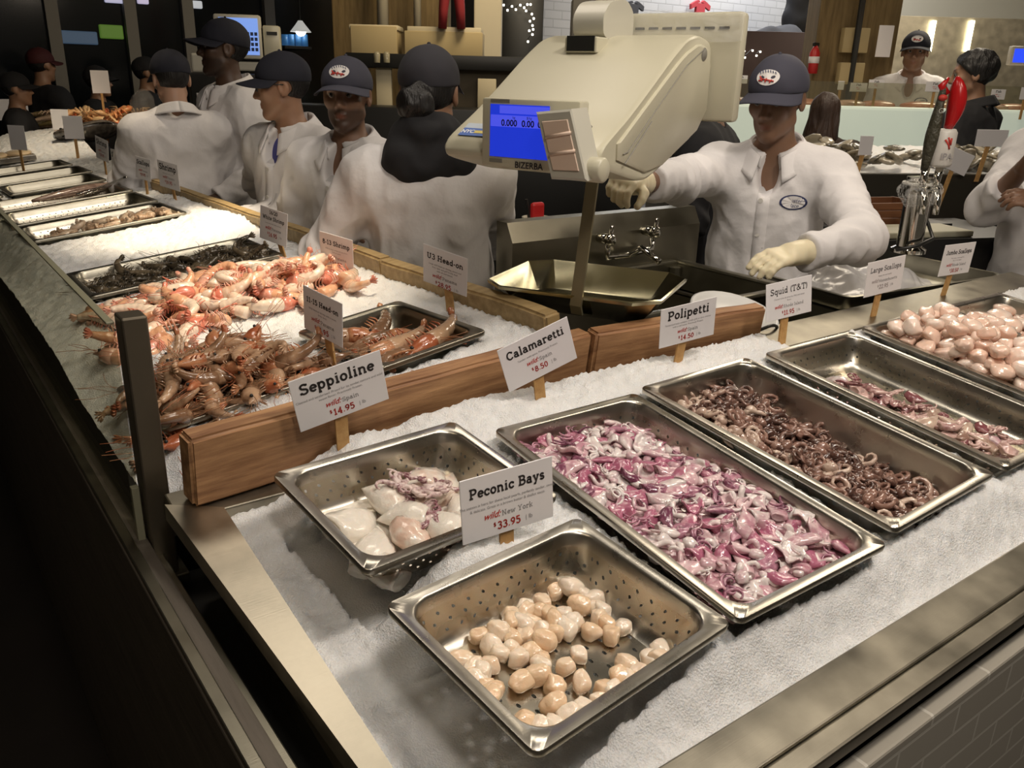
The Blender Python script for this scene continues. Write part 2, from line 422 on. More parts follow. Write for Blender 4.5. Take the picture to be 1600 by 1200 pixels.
def auto(o, deg=35):
    me = o.data
    me.polygons.foreach_set('use_smooth', [True] * len(me.polygons))
    try: me.set_sharp_from_angle(angle=math.radians(deg))
    except Exception: pass
    return o
def rrect(w, l, r, z, seg=5):
    """rounded rectangle ring, counter-clockwise"""
    out = []
    for cx, cy, a0 in ((w / 2 - r, l / 2 - r, 0), (-w / 2 + r, l / 2 - r, 90), (-w / 2 + r, -l / 2 + r, 180), (w / 2 - r, -l / 2 + r, 270)):
        for k in range(seg + 1):
            a = math.radians(a0 + 90 * k / seg); out.append(Vector((cx + r * math.cos(a), cy + r * math.sin(a), z)))
    return out
# ------------------------------------------------------------------ smooth bodies: distance fields turned into one continuous surface
def s_rc(P, a, b, ra, rb, sc=None):
    a = np.array(a, np.float32); b = np.array(b, np.float32)
    if sc is not None:
        sc = np.array(sc, np.float32); P = P * sc; a = a * sc; b = b * sc
    ab = b - a; d2 = float(ab @ ab) + 1e-12
    t = np.clip(((P - a) @ ab) / d2, 0, 1)
    q = P - a - t[:, None] * ab
    d = np.sqrt((q * q).sum(1)) - (ra + (rb - ra) * t)
    return d if sc is None else d / float(max(sc))
def s_ell(P, c, r):
    q = P - np.array(c, np.float32); r = np.array(r, np.float32)
    k0 = np.sqrt(((q / r) ** 2).sum(1)); k1 = np.sqrt(((q / (r * r)) ** 2).sum(1)) + 1e-9
    return k0 * (k0 - 1.0) / k1
def smin(a, b, k):
    h = np.maximum(k - np.abs(a - b), 0) / k
    return np.minimum(a, b) - h * h * k * 0.25
def smax(a, b, k): return -smin(-a, -b, k)
def s_ball(P, c, r):
    q = P - np.array(c, np.float32); return np.sqrt((q * q).sum(1)) - r
def lumps(P, f, seed=0.0):
    x, y, z = P[:, 0] * f, P[:, 1] * f, P[:, 2] * f
    return (np.sin(x * 1.7 + 2.1 * np.sin(y * 1.3 + seed) + seed) + np.sin(y * 1.9 + 1.7 * np.sin(z * 1.1 + seed * 2)) + np.sin(z * 1.6 + 1.9 * np.sin(x * 1.2 + seed * 3))) / 3
def sdf_mesh(fn, lo, hi, h):
    """block-sparse sampling of fn, then naive surface nets"""
    B = 8
    lo = np.array(lo, np.float64); hi = np.array(hi, np.float64)
    nb = np.ceil((hi - lo) / (h * B)).astype(int) + 1
    ctr = np.stack(np.meshgrid(*[np.arange(k) for k in nb], indexing='ij'), -1).reshape(-1, 3)
    cp = (lo + (ctr * B + (B - 1) / 2.0) * h).astype(np.float32)
    dc = fn(cp)
    half = h * B * 0.5 * 1.7321
    act = np.abs(dc) < half * 1.7 + 0.012
    n = nb * B
    D = np.repeat(np.repeat(np.repeat(np.where(dc < 0, -1.0, 1.0).astype(np.float32).reshape(nb), B, 0), B, 1), B, 2)
    offs = np.stack(np.meshgrid(*[np.arange(B)] * 3, indexing='ij'), -1).reshape(-1, 3)
    A = ctr[act]
    for i in range(0, len(A), 700):
        idx = (A[i:i + 700, None, :] * B + offs[None]).reshape(-1, 3)
        val = fn((lo + idx * h).astype(np.float32))
        D[idx[:, 0], idx[:, 1], idx[:, 2]] = val
    S = D < 0
    c = [(i, j, k) for i in (0, 1) for j in (0, 1) for k in (0, 1)]
    sl = lambda arr, o: arr[o[0]:o[0] + n[0] - 1, o[1]:o[1] + n[1] - 1, o[2]:o[2] + n[2] - 1]
    cnt = sum(sl(S, o).astype(np.int8) for o in c)
    mixed = (cnt > 0) & (cnt < 8)
    ci = np.argwhere(mixed)
    if len(ci) == 0: return np.zeros((0, 3)), np.zeros((0, 4), int)
    acc = np.zeros((len(ci), 3)); num = np.zeros(len(ci))
    for ax in range(3):
        for u in (0, 1):
            for w in (0, 1):
                o0 = [0, 0, 0]; others = [k for k in range(3) if k != ax]
                o0[others[0]] = u; o0[others[1]] = w; o1 = list(o0); o1[ax] = 1
                p0 = ci + o0; p1 = ci + o1
                d0 = D[p0[:, 0], p0[:, 1], p0[:, 2]]; d1 = D[p1[:, 0], p1[:, 1], p1[:, 2]]
                x = (d0 < 0) != (d1 < 0)
                t = np.where(x, d0 / (d0 - d1 + 1e-20), 0)
                pt = np.array(o0, float)[None].repeat(len(ci), 0); pt[:, ax] += t
                acc[x] += pt[x]; num[x] += 1
    verts = lo + (ci + acc / num[:, None]) * h
    ids = -np.ones(tuple(n - 1), int); ids[ci[:, 0], ci[:, 1], ci[:, 2]] = np.arange(len(ci))
    faces = []
    for ax in range(3):
        others = [k for k in range(3) if k != ax]
        a = [slice(1, n[k] - 1) for k in range(3)]; a[ax] = slice(0, n[ax] - 1)
        b = list(a); b[ax] = slice(1, n[ax])
        s0 = S[tuple(a)]; s1 = S[tuple(b)]
        for flip, msk in ((False, s0 & ~s1), (True, ~s0 & s1)):
            e = np.argwhere(msk)
            if len(e) == 0: continue
            for k in others: e[:, k] += 1
            def cell(du, dv):
                q = e.copy(); q[:, others[0]] -= du; q[:, others[1]] -= dv
                return ids[q[:, 0], q[:, 1], q[:, 2]]
            quad = np.stack([cell(1, 1), cell(0, 1), cell(0, 0), cell(1, 0)], 1)
            if (ax == 1) != flip: quad = quad[:, ::-1]
            faces.append(quad[(quad >= 0).all(1)])
    return verts, np.concatenate(faces)
def sdf_obj(name, fn, lo, hi, h, mats, parent=None, mw=None, xf=None, tint=None):
    v, f = sdf_mesh(fn, lo, hi, h)
    tc = tint(v.astype(np.float32)) if tint is not None else None
    if xf is not None: v = xf(v)
    me = mesh_from(name, v, f, mats, True)
    if tc is not None:
        at = me.color_attributes.new('tint', 'FLOAT_COLOR', 'POINT')
        at.data.foreach_set('color', np.concatenate([tc, np.ones((len(tc), 1))], 1).astype(np.float32).ravel())
    return link(name, me, parent, mw)

# ------------------------------------------------------------------ people
def rot_zyx(yaw, pitch, roll=0.0):
    return np.array(Matrix.Rotation(-yaw, 3, 'Z') @ Matrix.Rotation(-pitch, 3, 'X') @ Matrix.Rotation(roll, 3, 'Y'), dtype=np.float32)
def ik(s, w, l1, l2, pole):
    s, w, pole = Vector(s), Vector(w), Vector(pole); d = w - s; D_ = min(d.length, (l1 + l2) * 0.999)
    d.normalize(); w = s + d * D_
    a = (l1 * l1 - l2 * l2 + D_ * D_) / (2 * D_); hh = math.sqrt(max(l1 * l1 - a * a, 0))
    p = pole - d * pole.dot(d); p.normalize()
    return s + d * a + p * hh, w
HC = np.array((0, 0.015, 1.66), np.float32)         # head centre
PV = np.array((0, -0.005, 1.555), np.float32)       # neck pivot

def sdf_head(q, ear=True):
    d = s_ell(q, (0, -0.010, 0.030), (0.076, 0.096, 0.090))
    d = smin(d, s_ell(q, (0, 0.028, -0.035), (0.060, 0.064, 0.085)), 0.03)
    for sx in (-1, 1):
        d = smin(d, s_rc(q, (sx * 0.045, 0.008, -0.062), (sx * 0.012, 0.066, -0.100), 0.021, 0.018), 0.025)
        d = smin(d, s_ball(q, (sx * 0.044, 0.062, -0.016), 0.020), 0.022)
    d = smin(d, s_ball(q, (0, 0.072, -0.100), 0.017), 0.018)
    d = smin(d, s_rc(q, (-0.036, 0.080, 0.026), (0.036, 0.080, 0.026), 0.011, 0.011), 0.018)
    for sx in (-1, 1):
        d = smax(d, -s_ell(q, (sx * 0.031, 0.100, 0.006), (0.017, 0.020, 0.010)), 0.012)
        d = smin(d, s_rc(q, (sx * 0.020, 0.082, 0.0155), (sx * 0.043, 0.077, 0.0150), 0.0055, 0.005), 0.006)
    d = smin(d, s_rc(q, (0, 0.086, 0.014), (0, 0.108, -0.028), 0.008, 0.0115), 0.012)
    for sx in (-1, 1):
        d = smin(d, s_ball(q, (sx * 0.012, 0.096, -0.033), 0.0085), 0.008)
    d = smin(d, s_ell(q, (0, 0.087, -0.059), (0.023, 0.010, 0.0062)), 0.006)
    d = smin(d, s_ell(q, (0, 0.086, -0.071), (0.020, 0.010, 0.0068)), 0.006)
    if ear:
        for sx in (-1, 1):
            e = s_ell(q, (sx * 0.079, -0.008, -0.004), (0.010, 0.022, 0.034))
            e = smax(e, -s_ell(q, (sx * 0.090, -0.002, 0.0), (0.009, 0.012, 0.020)), 0.006)
            d = smin(d, e, 0.008)
    return d

def sdf_hand(P, W, d, n, side, curl, spread=0.0):
    """hand at wrist W, fingers along d, palm facing n; side +1 when the thumb lies along +across"""
    d = Vector(d).normalized(); n = Vector(n); n = (n - d * n.dot(d)).normalized(); ac = d.cross(n) * side
    W = Vector(W); at = lambda a, b, c: tuple(W + d * a + ac * b + n * c)
    s = s_rc(P, at(0.012, -0.020, 0), at(0.088, -0.030, 0), 0.015, 0.012)
    for b in (-0.010, 0.008, 0.024):
        s = smin(s, s_rc(P, at(0.012, b * 0.8, 0), at(0.090, b, 0), 0.016, 0.0125), 0.014)
    for k, (b, ln) in enumerate(((0.030, 0.072), (0.0095, 0.082), (-0.0115, 0.076), (-0.031, 0.060))):
        c = curl * (1 + 0.10 * k); p0 = Vector(at(0.088, b, 0)); dirv = d.copy(); bb = 0.0
        for seg, fr in enumerate((0.42, 0.32, 0.26)):
            bb += c * (0.8 if seg == 0 else 1.0)
            dirv = (d * math.cos(bb) + n * math.sin(bb) + ac * (spread * (1.5 - k))).normalized()
            p1 = p0 + dirv * ln * fr
            s = smin(s, s_rc(P, tuple(p0), tuple(p1), 0.0095 - 0.0008 * seg, 0.0090 - 0.0008 * seg), 0.004)
            p0 = p1
    t0 = Vector(at(0.030, 0.022, 0.004)); t1 = t0 + (d * 0.6 + ac * 0.75 + n * 0.35).normalized() * 0.038
    t2 = t1 + (d * 0.85 + ac * 0.25 + n * (0.3 + 0.4 * curl)).normalized() * 0.030
    t3 = t2 + (d * 0.9 + n * (0.35 + 0.5 * curl)).normalized() * 0.024
    for a, b, r in ((t0, t1, 0.014), (t1, t2, 0.0115), (t2, t3, 0.010)):
        s = smin(s, s_rc(P, tuple(a), tuple(b), r, r - 0.0015), 0.006)
    return s

def person(name, label, pos, az, s=1.0, hy=0.0, hp=0.0, hr=0.0, skin=(0.36, 0.20, 0.12), wr=None, wl=None, group=None,
           coat=COAT, coatname='white_coat', collar=True, cap=True, badge=False, hair=HAIR_BLACK, hairstyle='short', beard=0.0,
           glasses=False, gloves=(False, False), glovemat=GLOVE, curl=(0.5, 0.5), arms=1.0, lean=0.0, vox=0.0055, buttons=False, undershirt=None, crest=False,
           palm=(None, None), pole=(None, None), inner=None, sleeve=0.93, fat=1.0, capcol=NAVY, pen=False):
    az = math.radians(az); hy = math.radians(hy); hp = math.radians(hp); hr = math.radians(hr)
    mw = Matrix.Translation(pos) @ Matrix.Rotation(-az, 4, 'Z')
    inv = mw.inverted()
    lean_s = math.tan(math.radians(lean))
    def sh(P):            # forward lean as a shear above the hips
        Q = P.copy(); Q[:, 1] -= lean_s * np.maximum(P[:, 2] - 0.95, 0); return Q
    def unsh(v): return Vector((v.x, v.y - lean_s * max(v.z - 0.95, 0), v.z))
    def toloc(p): return unsh(inv @ Vector(p) / s)
    wrists = []
    for sd, wv in ((1, wr), (-1, wl)):
        if wv is None: w = Vector((sd * 0.25, 0.22, 1.02))
        else: w = toloc(wv)
        S = Vector((sd * 0.185, -0.01, 1.415))
        pl = pole[0 if sd > 0 else 1] or (sd * 0.6, -0.6, -0.8)
        e, w = ik(S, w, 0.295 * arms, 0.265 * arms, pl)
        wrists.append((S, e, w))
    Rh = rot_zyx(hy, hp, hr)
    def tohead(P): return (P - PV) @ Rh + PV - HC
    def headpt(q): return Vector((Rh @ (np.array(q, np.float32) + HC - PV)) + PV)
    hands = []
    for k, (S, e, w) in enumerate(wrists):
        d = (w - e).normalized(); pn = palm[k]
        pn = Vector(pn) if pn else Vector(((-1 if k == 0 else 1) * 0.6, -0.1, -0.8))
        hands.append((w, d, pn, curl[k]))
    def body(P):
        P = sh(P)
        d = s_ell(P, (0, 0, 1.0), (0.160 * fat, 0.112, 0.16))
        d = smin(d, s_rc(P, (0, 0.0, 1.06), (0, -0.005, 1.31), 0.125 * fat, 0.142, (1, 1.35, 1)), 0.08)
        d = smin(d, s_rc(P, (-0.155, -0.01, 1.43), (0.155, -0.01, 1.43), 0.060, 0.060), 0.06)
        for sx in (-1, 1):
            d = smin(d, s_rc(P, (sx * 0.12, -0.015, 1.42), (0, -0.015, 1.485), 0.045, 0.047), 0.04)
            d = smin(d, s_rc(P, (sx * 0.085, 0, 0.93), (sx * 0.095, 0.015, 0.50), 0.085, 0.058), 0.05)
            d = smin(d, s_rc(P, (sx * 0.095, 0.015, 0.50), (sx * 0.10, -0.02, 0.09), 0.056, 0.040), 0.03)
            d = smin(d, s_rc(P, (sx * 0.10, -0.03, 0.045), (sx * 0.115, 0.15, 0.032), 0.042, 0.030), 0.03)
        for k, (S, e, w) in enumerate(wrists):
            d = smin(d, s_rc(P, tuple(S), tuple(e), 0.054, 0.040), 0.05)
            d = smin(d, s_rc(P, tuple(e), tuple(w), 0.041, 0.027), 0.02)
            if not gloves[k]:
                d = smin(d, sdf_hand(P, *hands[k][:3], 1 if k == 0 else -1, hands[k][3]), 0.012)
        d = smin(d, s_rc(P, (0, -0.012, 1.44), tuple(headpt((0, -0.012, -0.06))), 0.060, 0.054), 0.035)
        return smin(d, sdf_head(tohead(P)), 0.014)
    def tint(P):
        P = sh(P); q = tohead(P); c = np.ones((len(P), 3), np.float32)
        def bl(msk, col): c[:] = c * (1 - msk[:, None]) + np.array(col, np.float32) * msk[:, None]
        if beard:
            m1 = np.clip((-0.036 - q[:, 2]) / 0.012, 0, 1) * np.clip((q[:, 1] - 0.0) / 0.03, 0, 1) * np.clip((q[:, 2] + 0.135) / 0.02, 0, 1) * np.clip((0.085 - np.abs(q[:, 0])) / 0.01, 0, 1)
            bl(m1 * beard, (0.16, 0.15, 0.16))
        lip = np.clip(1.6 - np.sqrt((q[:, 0] / 0.021) ** 2 + ((q[:, 2] + 0.065) / 0.0115) ** 2) * 1.3, 0, 1) * (q[:, 1] > 0.06)
        bl(lip * 0.8, (0.85, 0.52, 0.50))
        for sx in (-1, 1):
            br = np.clip(1.5 - np.sqrt(((q[:, 0] - sx * 0.032) / 0.019) ** 2 + ((q[:, 2] - 0.0265 - 0.004 * sx * q[:, 0] / 0.03) / 0.0050) ** 2), 0, 1) * (q[:, 1] > 0.05)
            bl(br * 0.9, (0.08, 0.07, 0.07))
        return np.clip(c, 0, 1)
    def xf(v):
        v = v.copy(); v[:, 1] += lean_s * np.maximum(v[:, 2] - 0.95, 0); return v * s
    xs = [0.34] + [abs(p.x) + 0.24 for t in wrists for p in t]; X = max(xs)
    ys = [p.y for t in wrists for p in t]; lo = (-X, min(-0.22, min(ys) - 0.2) , -0.02); hi = (X, max(0.26 + lean_s * 0.9, max(ys) + 0.26 + lean_s * 0.6), 1.83)
    def sampled(fn): return lambda P: fn(P)
    root = sdf_obj(name, body, lo, hi, vox, [skin_mat('skin_%02d%02d%02d' % tuple(int(c * 99) for c in skin), skin)], None, None, lambda v: v * s, tint)
    # body() shears on the sampling side, so vertices already lean
    root.matrix_world = mw
    tag(root, label, 'person', group)
    sx_ = lambda v: v * s
    # eyes
    g = G()
    for e in (-1, 1):
        c = headpt((e * 0.031, 0.0795, 0.007)); c = Vector((c.x, c.y + lean_s * max(c.z - 0.95, 0), c.z)) * s
        g.ball(c, 0.0105 * s, 10, 8, None, 0)
        f_ = Vector(Rh @ np.array((0, 1, -0.1), np.float32)); g.ball(c + f_ * 0.0058 * s, 0.0066 * s, 8, 6, None, 1)
    g.build('eyes', [mat('eye_white_shaded', (0.22, 0.20, 0.18), 0.3), mat('eye_iris', (0.02, 0.012, 0.008), 0.2)], root, None, True)  # eye whites greyed down for the shade under cap brims
    # coat
    nz_seed = (pos[0] * 7.3 + pos[1] * 3.1) % 6.0
    def coat_f(P):
        Q = sh(P)
        d = s_rc(Q, (0, 0.0, 0.62), (0, -0.002, 1.33), 0.215 * fat, 0.180, (1, 1.32, 1))
        d = smin(d, s_rc(Q, (-0.150, -0.012, 1.415), (0.150, -0.012, 1.415), 0.088, 0.088), 0.07)
        for sx in (-1, 1):
            d = smin(d, s_rc(Q, (sx * 0.13, -0.015, 1.435), (sx * 0.03, -0.02, 1.478), 0.056, 0.052), 0.04)
        ww = lumps(Q, 15, nz_seed) * 0.5 + 0.55 * (0.35 - np.abs(lumps(Q * np.array((1, 1, 0.38), np.float32), 19, nz_seed + 2))) + 0.35 * (0.35 - np.abs(lumps(Q * np.array((0.8, 1, 0.9), np.float32), 31, nz_seed + 4)))
        wk = -0.015 * ww
        for k, (S, e, w) in enumerate(wrists):
            we = e + (w - e) * (sleeve if not isinstance(sleeve, tuple) else sleeve[k])
            fold = 0.006 * np.sin(((Q - np.array(e, np.float32)) @ np.array((w - S).normalized(), np.float32)) * 105 + 3.5 * lumps(Q, 10, nz_seed + k))
            near = np.exp(-((Q - np.array(e, np.float32)) ** 2).sum(1) / 0.022)
            a = smin(s_rc(Q, tuple(S), tuple(e), 0.082, 0.066), s_rc(Q, tuple(e), tuple(w), 0.066, 0.050), 0.03)
            dw = np.array((w - e).normalized(), np.float32)
            a = smax(a, (Q - np.array(we, np.float32)) @ dw, 0.006)
            d = smin(d, a + fold * near, 0.045)
        d = d + wk
        d = smax(d, 0.56 - Q[:, 2], 0.01)
        nk = s_rc(Q, (0, -0.012, 1.475), tuple(headpt((0, 0.0, -0.03))), 0.066, 0.088)
        d = smax(d, -nk, 0.01)
        if collar: d = smax(d, -s_ell(Q, (0, 0.145, 1.44), (0.042, 0.10, 0.085)), 0.012)
        return d
    ct = sdf_obj(coatname, coat_f, lo, hi, max(vox, 0.006), [coat], root, None, sx_)
    def onchest(x, z, off=0.0):
        """point on the front of the coat at local x, z"""
        ys_ = np.linspace(0.40 + lean_s * 0.6, -0.1, 260).astype(np.float32); P = np.stack([np.full_like(ys_, x), ys_, np.full_like(ys_, z)], 1)
        dd = coat_f(P); i = int(np.argmax(dd < 0.0)); return Vector((x, float(ys_[i]) + off, z))
    if collar:
        def col_fn(side):
            def fn(u, v):
                th = math.radians(180 - side * (8 - 8 + u * 158))        # from the back round to the front
                st = 0.046 * min(v * 2.2, 1); fo = max(v - 0.45, 0) / 0.55
                rx, ry = 0.082 + 0.046 * fo, 0.086 + 0.038 * fo
                z = 1.520 - 0.078 * u ** 1.5 + st - fo * (0.050 + 0.034 * u ** 3)
                p = Vector((rx * math.sin(th), -0.010 + 0.030 * u * u + ry * math.cos(th) , z))
                p.y += lean_s * (p.z - 0.95)
                nn = Vector((math.sin(th), math.cos(th), 0.5))
                return p * s, nn.normalized()
            return fn
        for sd in (1, -1):
            gg = G(); gg.sheet(col_fn(sd), 16, 10, 0.004); o = gg.build('collar', [coat], root, None, True)
    if buttons:
        for z in (1.345, 1.235, 1.125):
            p = onchest(0.012, z); gg = G(); gg.lathe([(0, 0.003), (0.0075, 0.003), (0.0085, 0.0), (0.0085, -0.003)], 10, Matrix.Translation(p * s) @ Matrix.Rotation(-PI / 2, 4, 'X'))
            gg.build('button', [mat('button_white', (0.62, 0.60, 0.56), 0.4)], root)
        gg = G()
        def pl(u, v):
            z = 1.385 - u * 0.42; x = -0.016 + 0.040 * v; p = onchest(x, z, 0.0022); return p * s, Vector((0, 1, 0))
        gg.sheet(pl, 26, 2, 0.002); gg.build('placket', [coat], root, None, True)
    if crest:
        cx, cz = -0.088, 1.345
        for nm_, mt_, r0, off in (('oval_badge', INK_BLUE, 1.0, 0.003), ('oval_badge_field', COAT, 0.84, 0.0042)):
            gg = G()
            pts = [onchest(cx + 0.042 * r0 * math.cos(a), cz + 0.024 * r0 * math.sin(a), off) * s for a in [2 * PI * k / 28 for k in range(28)]]
            c0 = onchest(cx, cz, off) * s
            gg.add(pts + [c0], [(k, (k + 1) % 28, 28) for k in range(28)]); bo = gg.build(nm_, [mt_], root if nm_ == 'oval_badge' else bo)
            if nm_ == 'oval_badge': keep = bo
        pc = onchest(cx, cz, 0.006)
        for line, dz, sz in (('Lobster', 0.006, 0.017), ('Place', -0.010, 0.017)):
            text_mesh('badge_lettering', line, sz * s, INK_BLUE, keep, frame((pc.x * s, pc.y * s, (pc.z + dz) * s), (-1, 0, 0), None, (0, 1, 0)), shear=0.25)
    if pen:
        p = onchest(-0.09, 1.27, 0.006); gg = G(); gg.tube([p * s, (p + Vector((0.012, 0.003, -0.045))) * s], 0.005 * s, 8); gg.build('pen', [DARKP], root)
        gg = G()
        def pk(u, v):
            p = onchest(-0.15 + 0.12 * u, 1.255 - 0.14 * v, 0.003); return p * s, Vector((0, 1, 0))
        gg.sheet(pk, 6, 8, 0.003); gg.build('chest_pocket', [coat], root, None, True)
    if inner is not None:
        def inn(P):
            Q = sh(P); d = smin(s_rc(Q, (0, 0.0, 1.06), (0, -0.005, 1.31), 0.125 * fat, 0.142, (1, 1.35, 1)), s_rc(Q, (-0.155, -0.01, 1.43), (0.155, -0.01, 1.43), 0.060, 0.060), 0.06) - 0.007; d = smax(d, 1.30 - Q[:, 2], 0.01); d = smax(d, np.abs(Q[:, 0]) - 0.10, 0.01); nk = s_rc(Q, (0, -0.012, 1.46), tuple(headpt((0, 0.0, -0.03))), 0.060, 0.085)
            return smax(d, -nk, 0.006)
        sdf_obj('undershirt', inn, (-0.14, -0.08, 1.3), (0.14, 0.2 + lean_s * 0.6, 1.56), 0.006, [inner], root, None, sx_)
    # trousers and shoes
    def trs(P):
        d = smin(s_rc(P, (-0.04, 0, 0.93), (0.04, 0, 0.93), 0.135, 0.135, (1, 1.15, 1)), s_rc(P, (0.09, 0, 0.88), (0.10, 0.01, 0.09), 0.102, 0.062), 0.05)
        d = smin(d, s_rc(P, (-0.09, 0, 0.88), (-0.10, 0.01, 0.09), 0.102, 0.062), 0.04)
        return smax(d, 0.05 - P[:, 2], 0.01)
    sdf_obj('trousers', trs, (-0.26, -0.2, 0.0), (0.26, 0.2, 1.12), 0.014, [BLACKCLOTH], root, None, sx_)
    for e in (-1, 1):
        sdf_obj('shoe', lambda P, e=e: smax(s_rc(P, (e * 0.10, -0.04, 0.05), (e * 0.118, 0.165, 0.04), 0.052, 0.044), 0.0 - P[:, 2], 0.008), (e * 0.11 - 0.09, -0.13, -0.02), (e * 0.11 + 0.09, 0.25, 0.13), 0.010, [BLACK], root, None, sx_)
    # gloves
    for k in (0, 1):
        if gloves[k]:
            w, d, pn, cu = hands[k]
            def gf(P, k=k, w=w, d=d, pn=pn, cu=cu):
                Q = sh(P); a = sdf_hand(Q, w, d, pn, 1 if k == 0 else -1, cu)
                c = s_rc(Q, tuple(w - d * 0.055), tuple(w + d * 0.02), 0.036, 0.033)
                c = smax(c, -(Q - np.array(w - d * 0.05, np.float32)) @ np.array(d, np.float32), 0.004)
                return smin(a, c, 0.012) - 0.0012 + 0.0012 * lumps(Q, 70, 1.0)
            ww = Vector((w.x, w.y + lean_s * max(w.z - 0.95, 0), w.z))
            sdf_obj('glove', gf, tuple(ww - Vector((0.2, 0.2, 0.2))), tuple(ww + Vector((0.2, 0.2, 0.2))), 0.0032, [glovemat], root, None, sx_)
    # hair
    HB = lambda r: (tuple(headpt((0, -0.02, 0.0)) + Vector((-r, -r, -r)) + Vector((0, lean_s * 0.55, 0))), tuple(headpt((0, -0.02, 0.0)) + Vector((r, r, r)) + Vector((0, lean_s * 0.85, 0))))
    if hair is not None:
        def hf(P):
            q = tohead(sh(P))
            d = s_ell(q, (0, -0.016, 0.030), (0.082, 0.100, 0.094)) + 0.0015 * lumps(q, 90, 0.4)
            if hairstyle == 'short':
                cut = np.maximum(q[:, 1] - (0.012 + 0.35 * np.maximum(q[:, 2], 0)), -0.055 - q[:, 2])
                cut = np.maximum(cut, -(np.sqrt((q[:, 1] + 0.005) ** 2 + (q[:, 2] + 0.006) ** 2) - 0.034) - 1e3 * (np.abs(q[:, 0]) < 0.06))
                d = smax(d, cut, 0.006)
            elif hairstyle == 'bowl':
                d = s_ell(q, (0, -0.014, 0.034), (0.094, 0.112, 0.100)) + 0.005 * lumps(q, 60, 0.4)
                d = smax(d, np.maximum(q[:, 1] - (0.045 + 0.9 * (q[:, 2] - 0.03)), -0.07 - q[:, 2]), 0.012)
            elif hairstyle == 'bun':
                d = smax(d, np.maximum(q[:, 1] - 0.02, -0.09 - q[:, 2]), 0.01)
                d = smin(d, s_ell(q, (-0.02, -0.115, -0.035), (0.055, 0.045, 0.05)) + 0.006 * lumps(q, 60, 1.0), 0.02)
            elif hairstyle == 'long':
                d = smin(d, s_rc(q, (0, -0.05, 0.02), (0, -0.075, -0.34), 0.088, 0.115, (1, 1.5, 1)) + 0.008 * lumps(q * np.array((1, 1, 0.25), np.float32), 60, 1.0), 0.03)
                d = smax(d, q[:, 1] - 0.02, 0.02)
            return d
        lo_, hi_ = HB(0.20); lo_ = (lo_[0], lo_[1], lo_[2] - (0.28 if hairstyle == 'long' else 0))
        sdf_obj('hair', hf, lo_, hi_, 0.0055, [hair], root, None, sx_)
    if glasses:
        gg = G()
        for e in (-1, 1):
            pts = [headpt((e * 0.033 + 0.023 * math.cos(a), 0.103 - 0.010 * abs(e * 0.033 + 0.023 * math.cos(a)) / 0.05, 0.006 + 0.015 * math.sin(a))) * s for a in [2 * PI * k / 20 for k in range(21)]]
            gg.tube(pts, 0.0022, 6); gg.tube([headpt((e * 0.056, 0.095, 0.010)) * s, headpt((e * 0.079, 0.03, 0.012)) * s, headpt((e * 0.083, -0.01, 0.008)) * s], 0.0024, 6)
        gg.tube([headpt((-0.011, 0.102, 0.010)) * s, headpt((0.011, 0.102, 0.010)) * s], 0.002, 6)
        gg.build('glasses', [BLACK], root, None, True)
    if cap:
        def cf(P):
            q = tohead(sh(P))
            d = s_ell(q, (0, -0.012, 0.040), (0.0905, 0.110, 0.094)) + 0.0012 * lumps(q, 45, 2.0)
            return smax(d, (0.026 - 0.10 * (q[:, 1] + 0.1)) * -1 * 0 + (0.022 + 0.12 * (q[:, 1] - 0.0)) * 1.0 - q[:, 2], 0.004)
        lo_, hi_ = HB(0.17)
        cp = sdf_obj('cap', cf, lo_, hi_, 0.0048, [capcol], root, None, sx_)
        def hp_(q):
            p = headpt(q); p = Vector((p.x, p.y + lean_s * max(p.z - 0.95, 0), p.z)); return p * s
        gg = G()
        def bf(u, v):
            th = math.radians(-78 + 156 * u); c_ = max(math.cos(th * 0.98), 0)
            ex = 0.080 * c_ ** 0.55 * v
            x = (0.089 + ex * 0.25) * math.sin(th); y = -0.012 + 0.107 * math.cos(th) + ex
            z = 0.036 + 0.005 - 0.16 * ex - 0.034 * math.sin(th) ** 2 * (0.5 + 0.5 * v)
            return hp_((x, y, z)), Vector((0, 0, 1))
        gg.sheet(bf, 22, 8, 0.0035 * s); gg.build('brim', [capcol], cp, None, True)
        gg = G(); gg.ball(hp_((0, -0.012, 0.134)), 0.006 * s, 8, 6); gg.build('top_button', [capcol], cp, None, True)
        if badge:
            def ov(r0, off):
                pts = []
                for a in [2 * PI * k / 24 for k in range(24)]:
                    x = 0.036 * r0 * math.cos(a); z = 0.083 + 0.021 * r0 * math.sin(a)
                    y = -0.012 + 0.110 * math.sqrt(max(1 - (x / 0.0905) ** 2 - ((z - 0.040) / 0.094) ** 2, 0)) + off
                    pts.append(hp_((x, y, z)))
                z = 0.083; y = -0.012 + 0.110 * math.sqrt(1 - ((z - 0.040) / 0.094) ** 2) + off
                return pts + [hp_((0, y, z))]
            tri = [(k, (k + 1) % 24, 24) for k in range(24)]
            gg = G(); gg.add(ov(1.0, 0.002), tri); b0 = gg.build('oval_badge', [mat('badge_white', (0.72, 0.70, 0.68), 0.6)], cp)
            gg = G()
            def lp(x, z): 
                y = -0.012 + 0.110 * math.sqrt(max(1 - (x / 0.0905) ** 2 - ((z - 0.040) / 0.094) ** 2, 0)) + 0.0035
                return hp_((x, y, z))
            for a, b in (((-0.022, 0.074), (0.020, 0.080)), ((-0.010, 0.070), (-0.016, 0.078)), ((0.004, 0.072), (0.0, 0.082)), ((0.014, 0.074), (0.024, 0.086)), ((0.014, 0.076), (0.026, 0.074))):
                gg.tube([lp(*a), lp((a[0] + b[0]) / 2, (a[1] + b[1]) / 2 + 0.001), lp(*b)], 0.0022 * s, 6)
            gg.build('red_lobster_mark', [INK_RED], b0)
            gg = G()
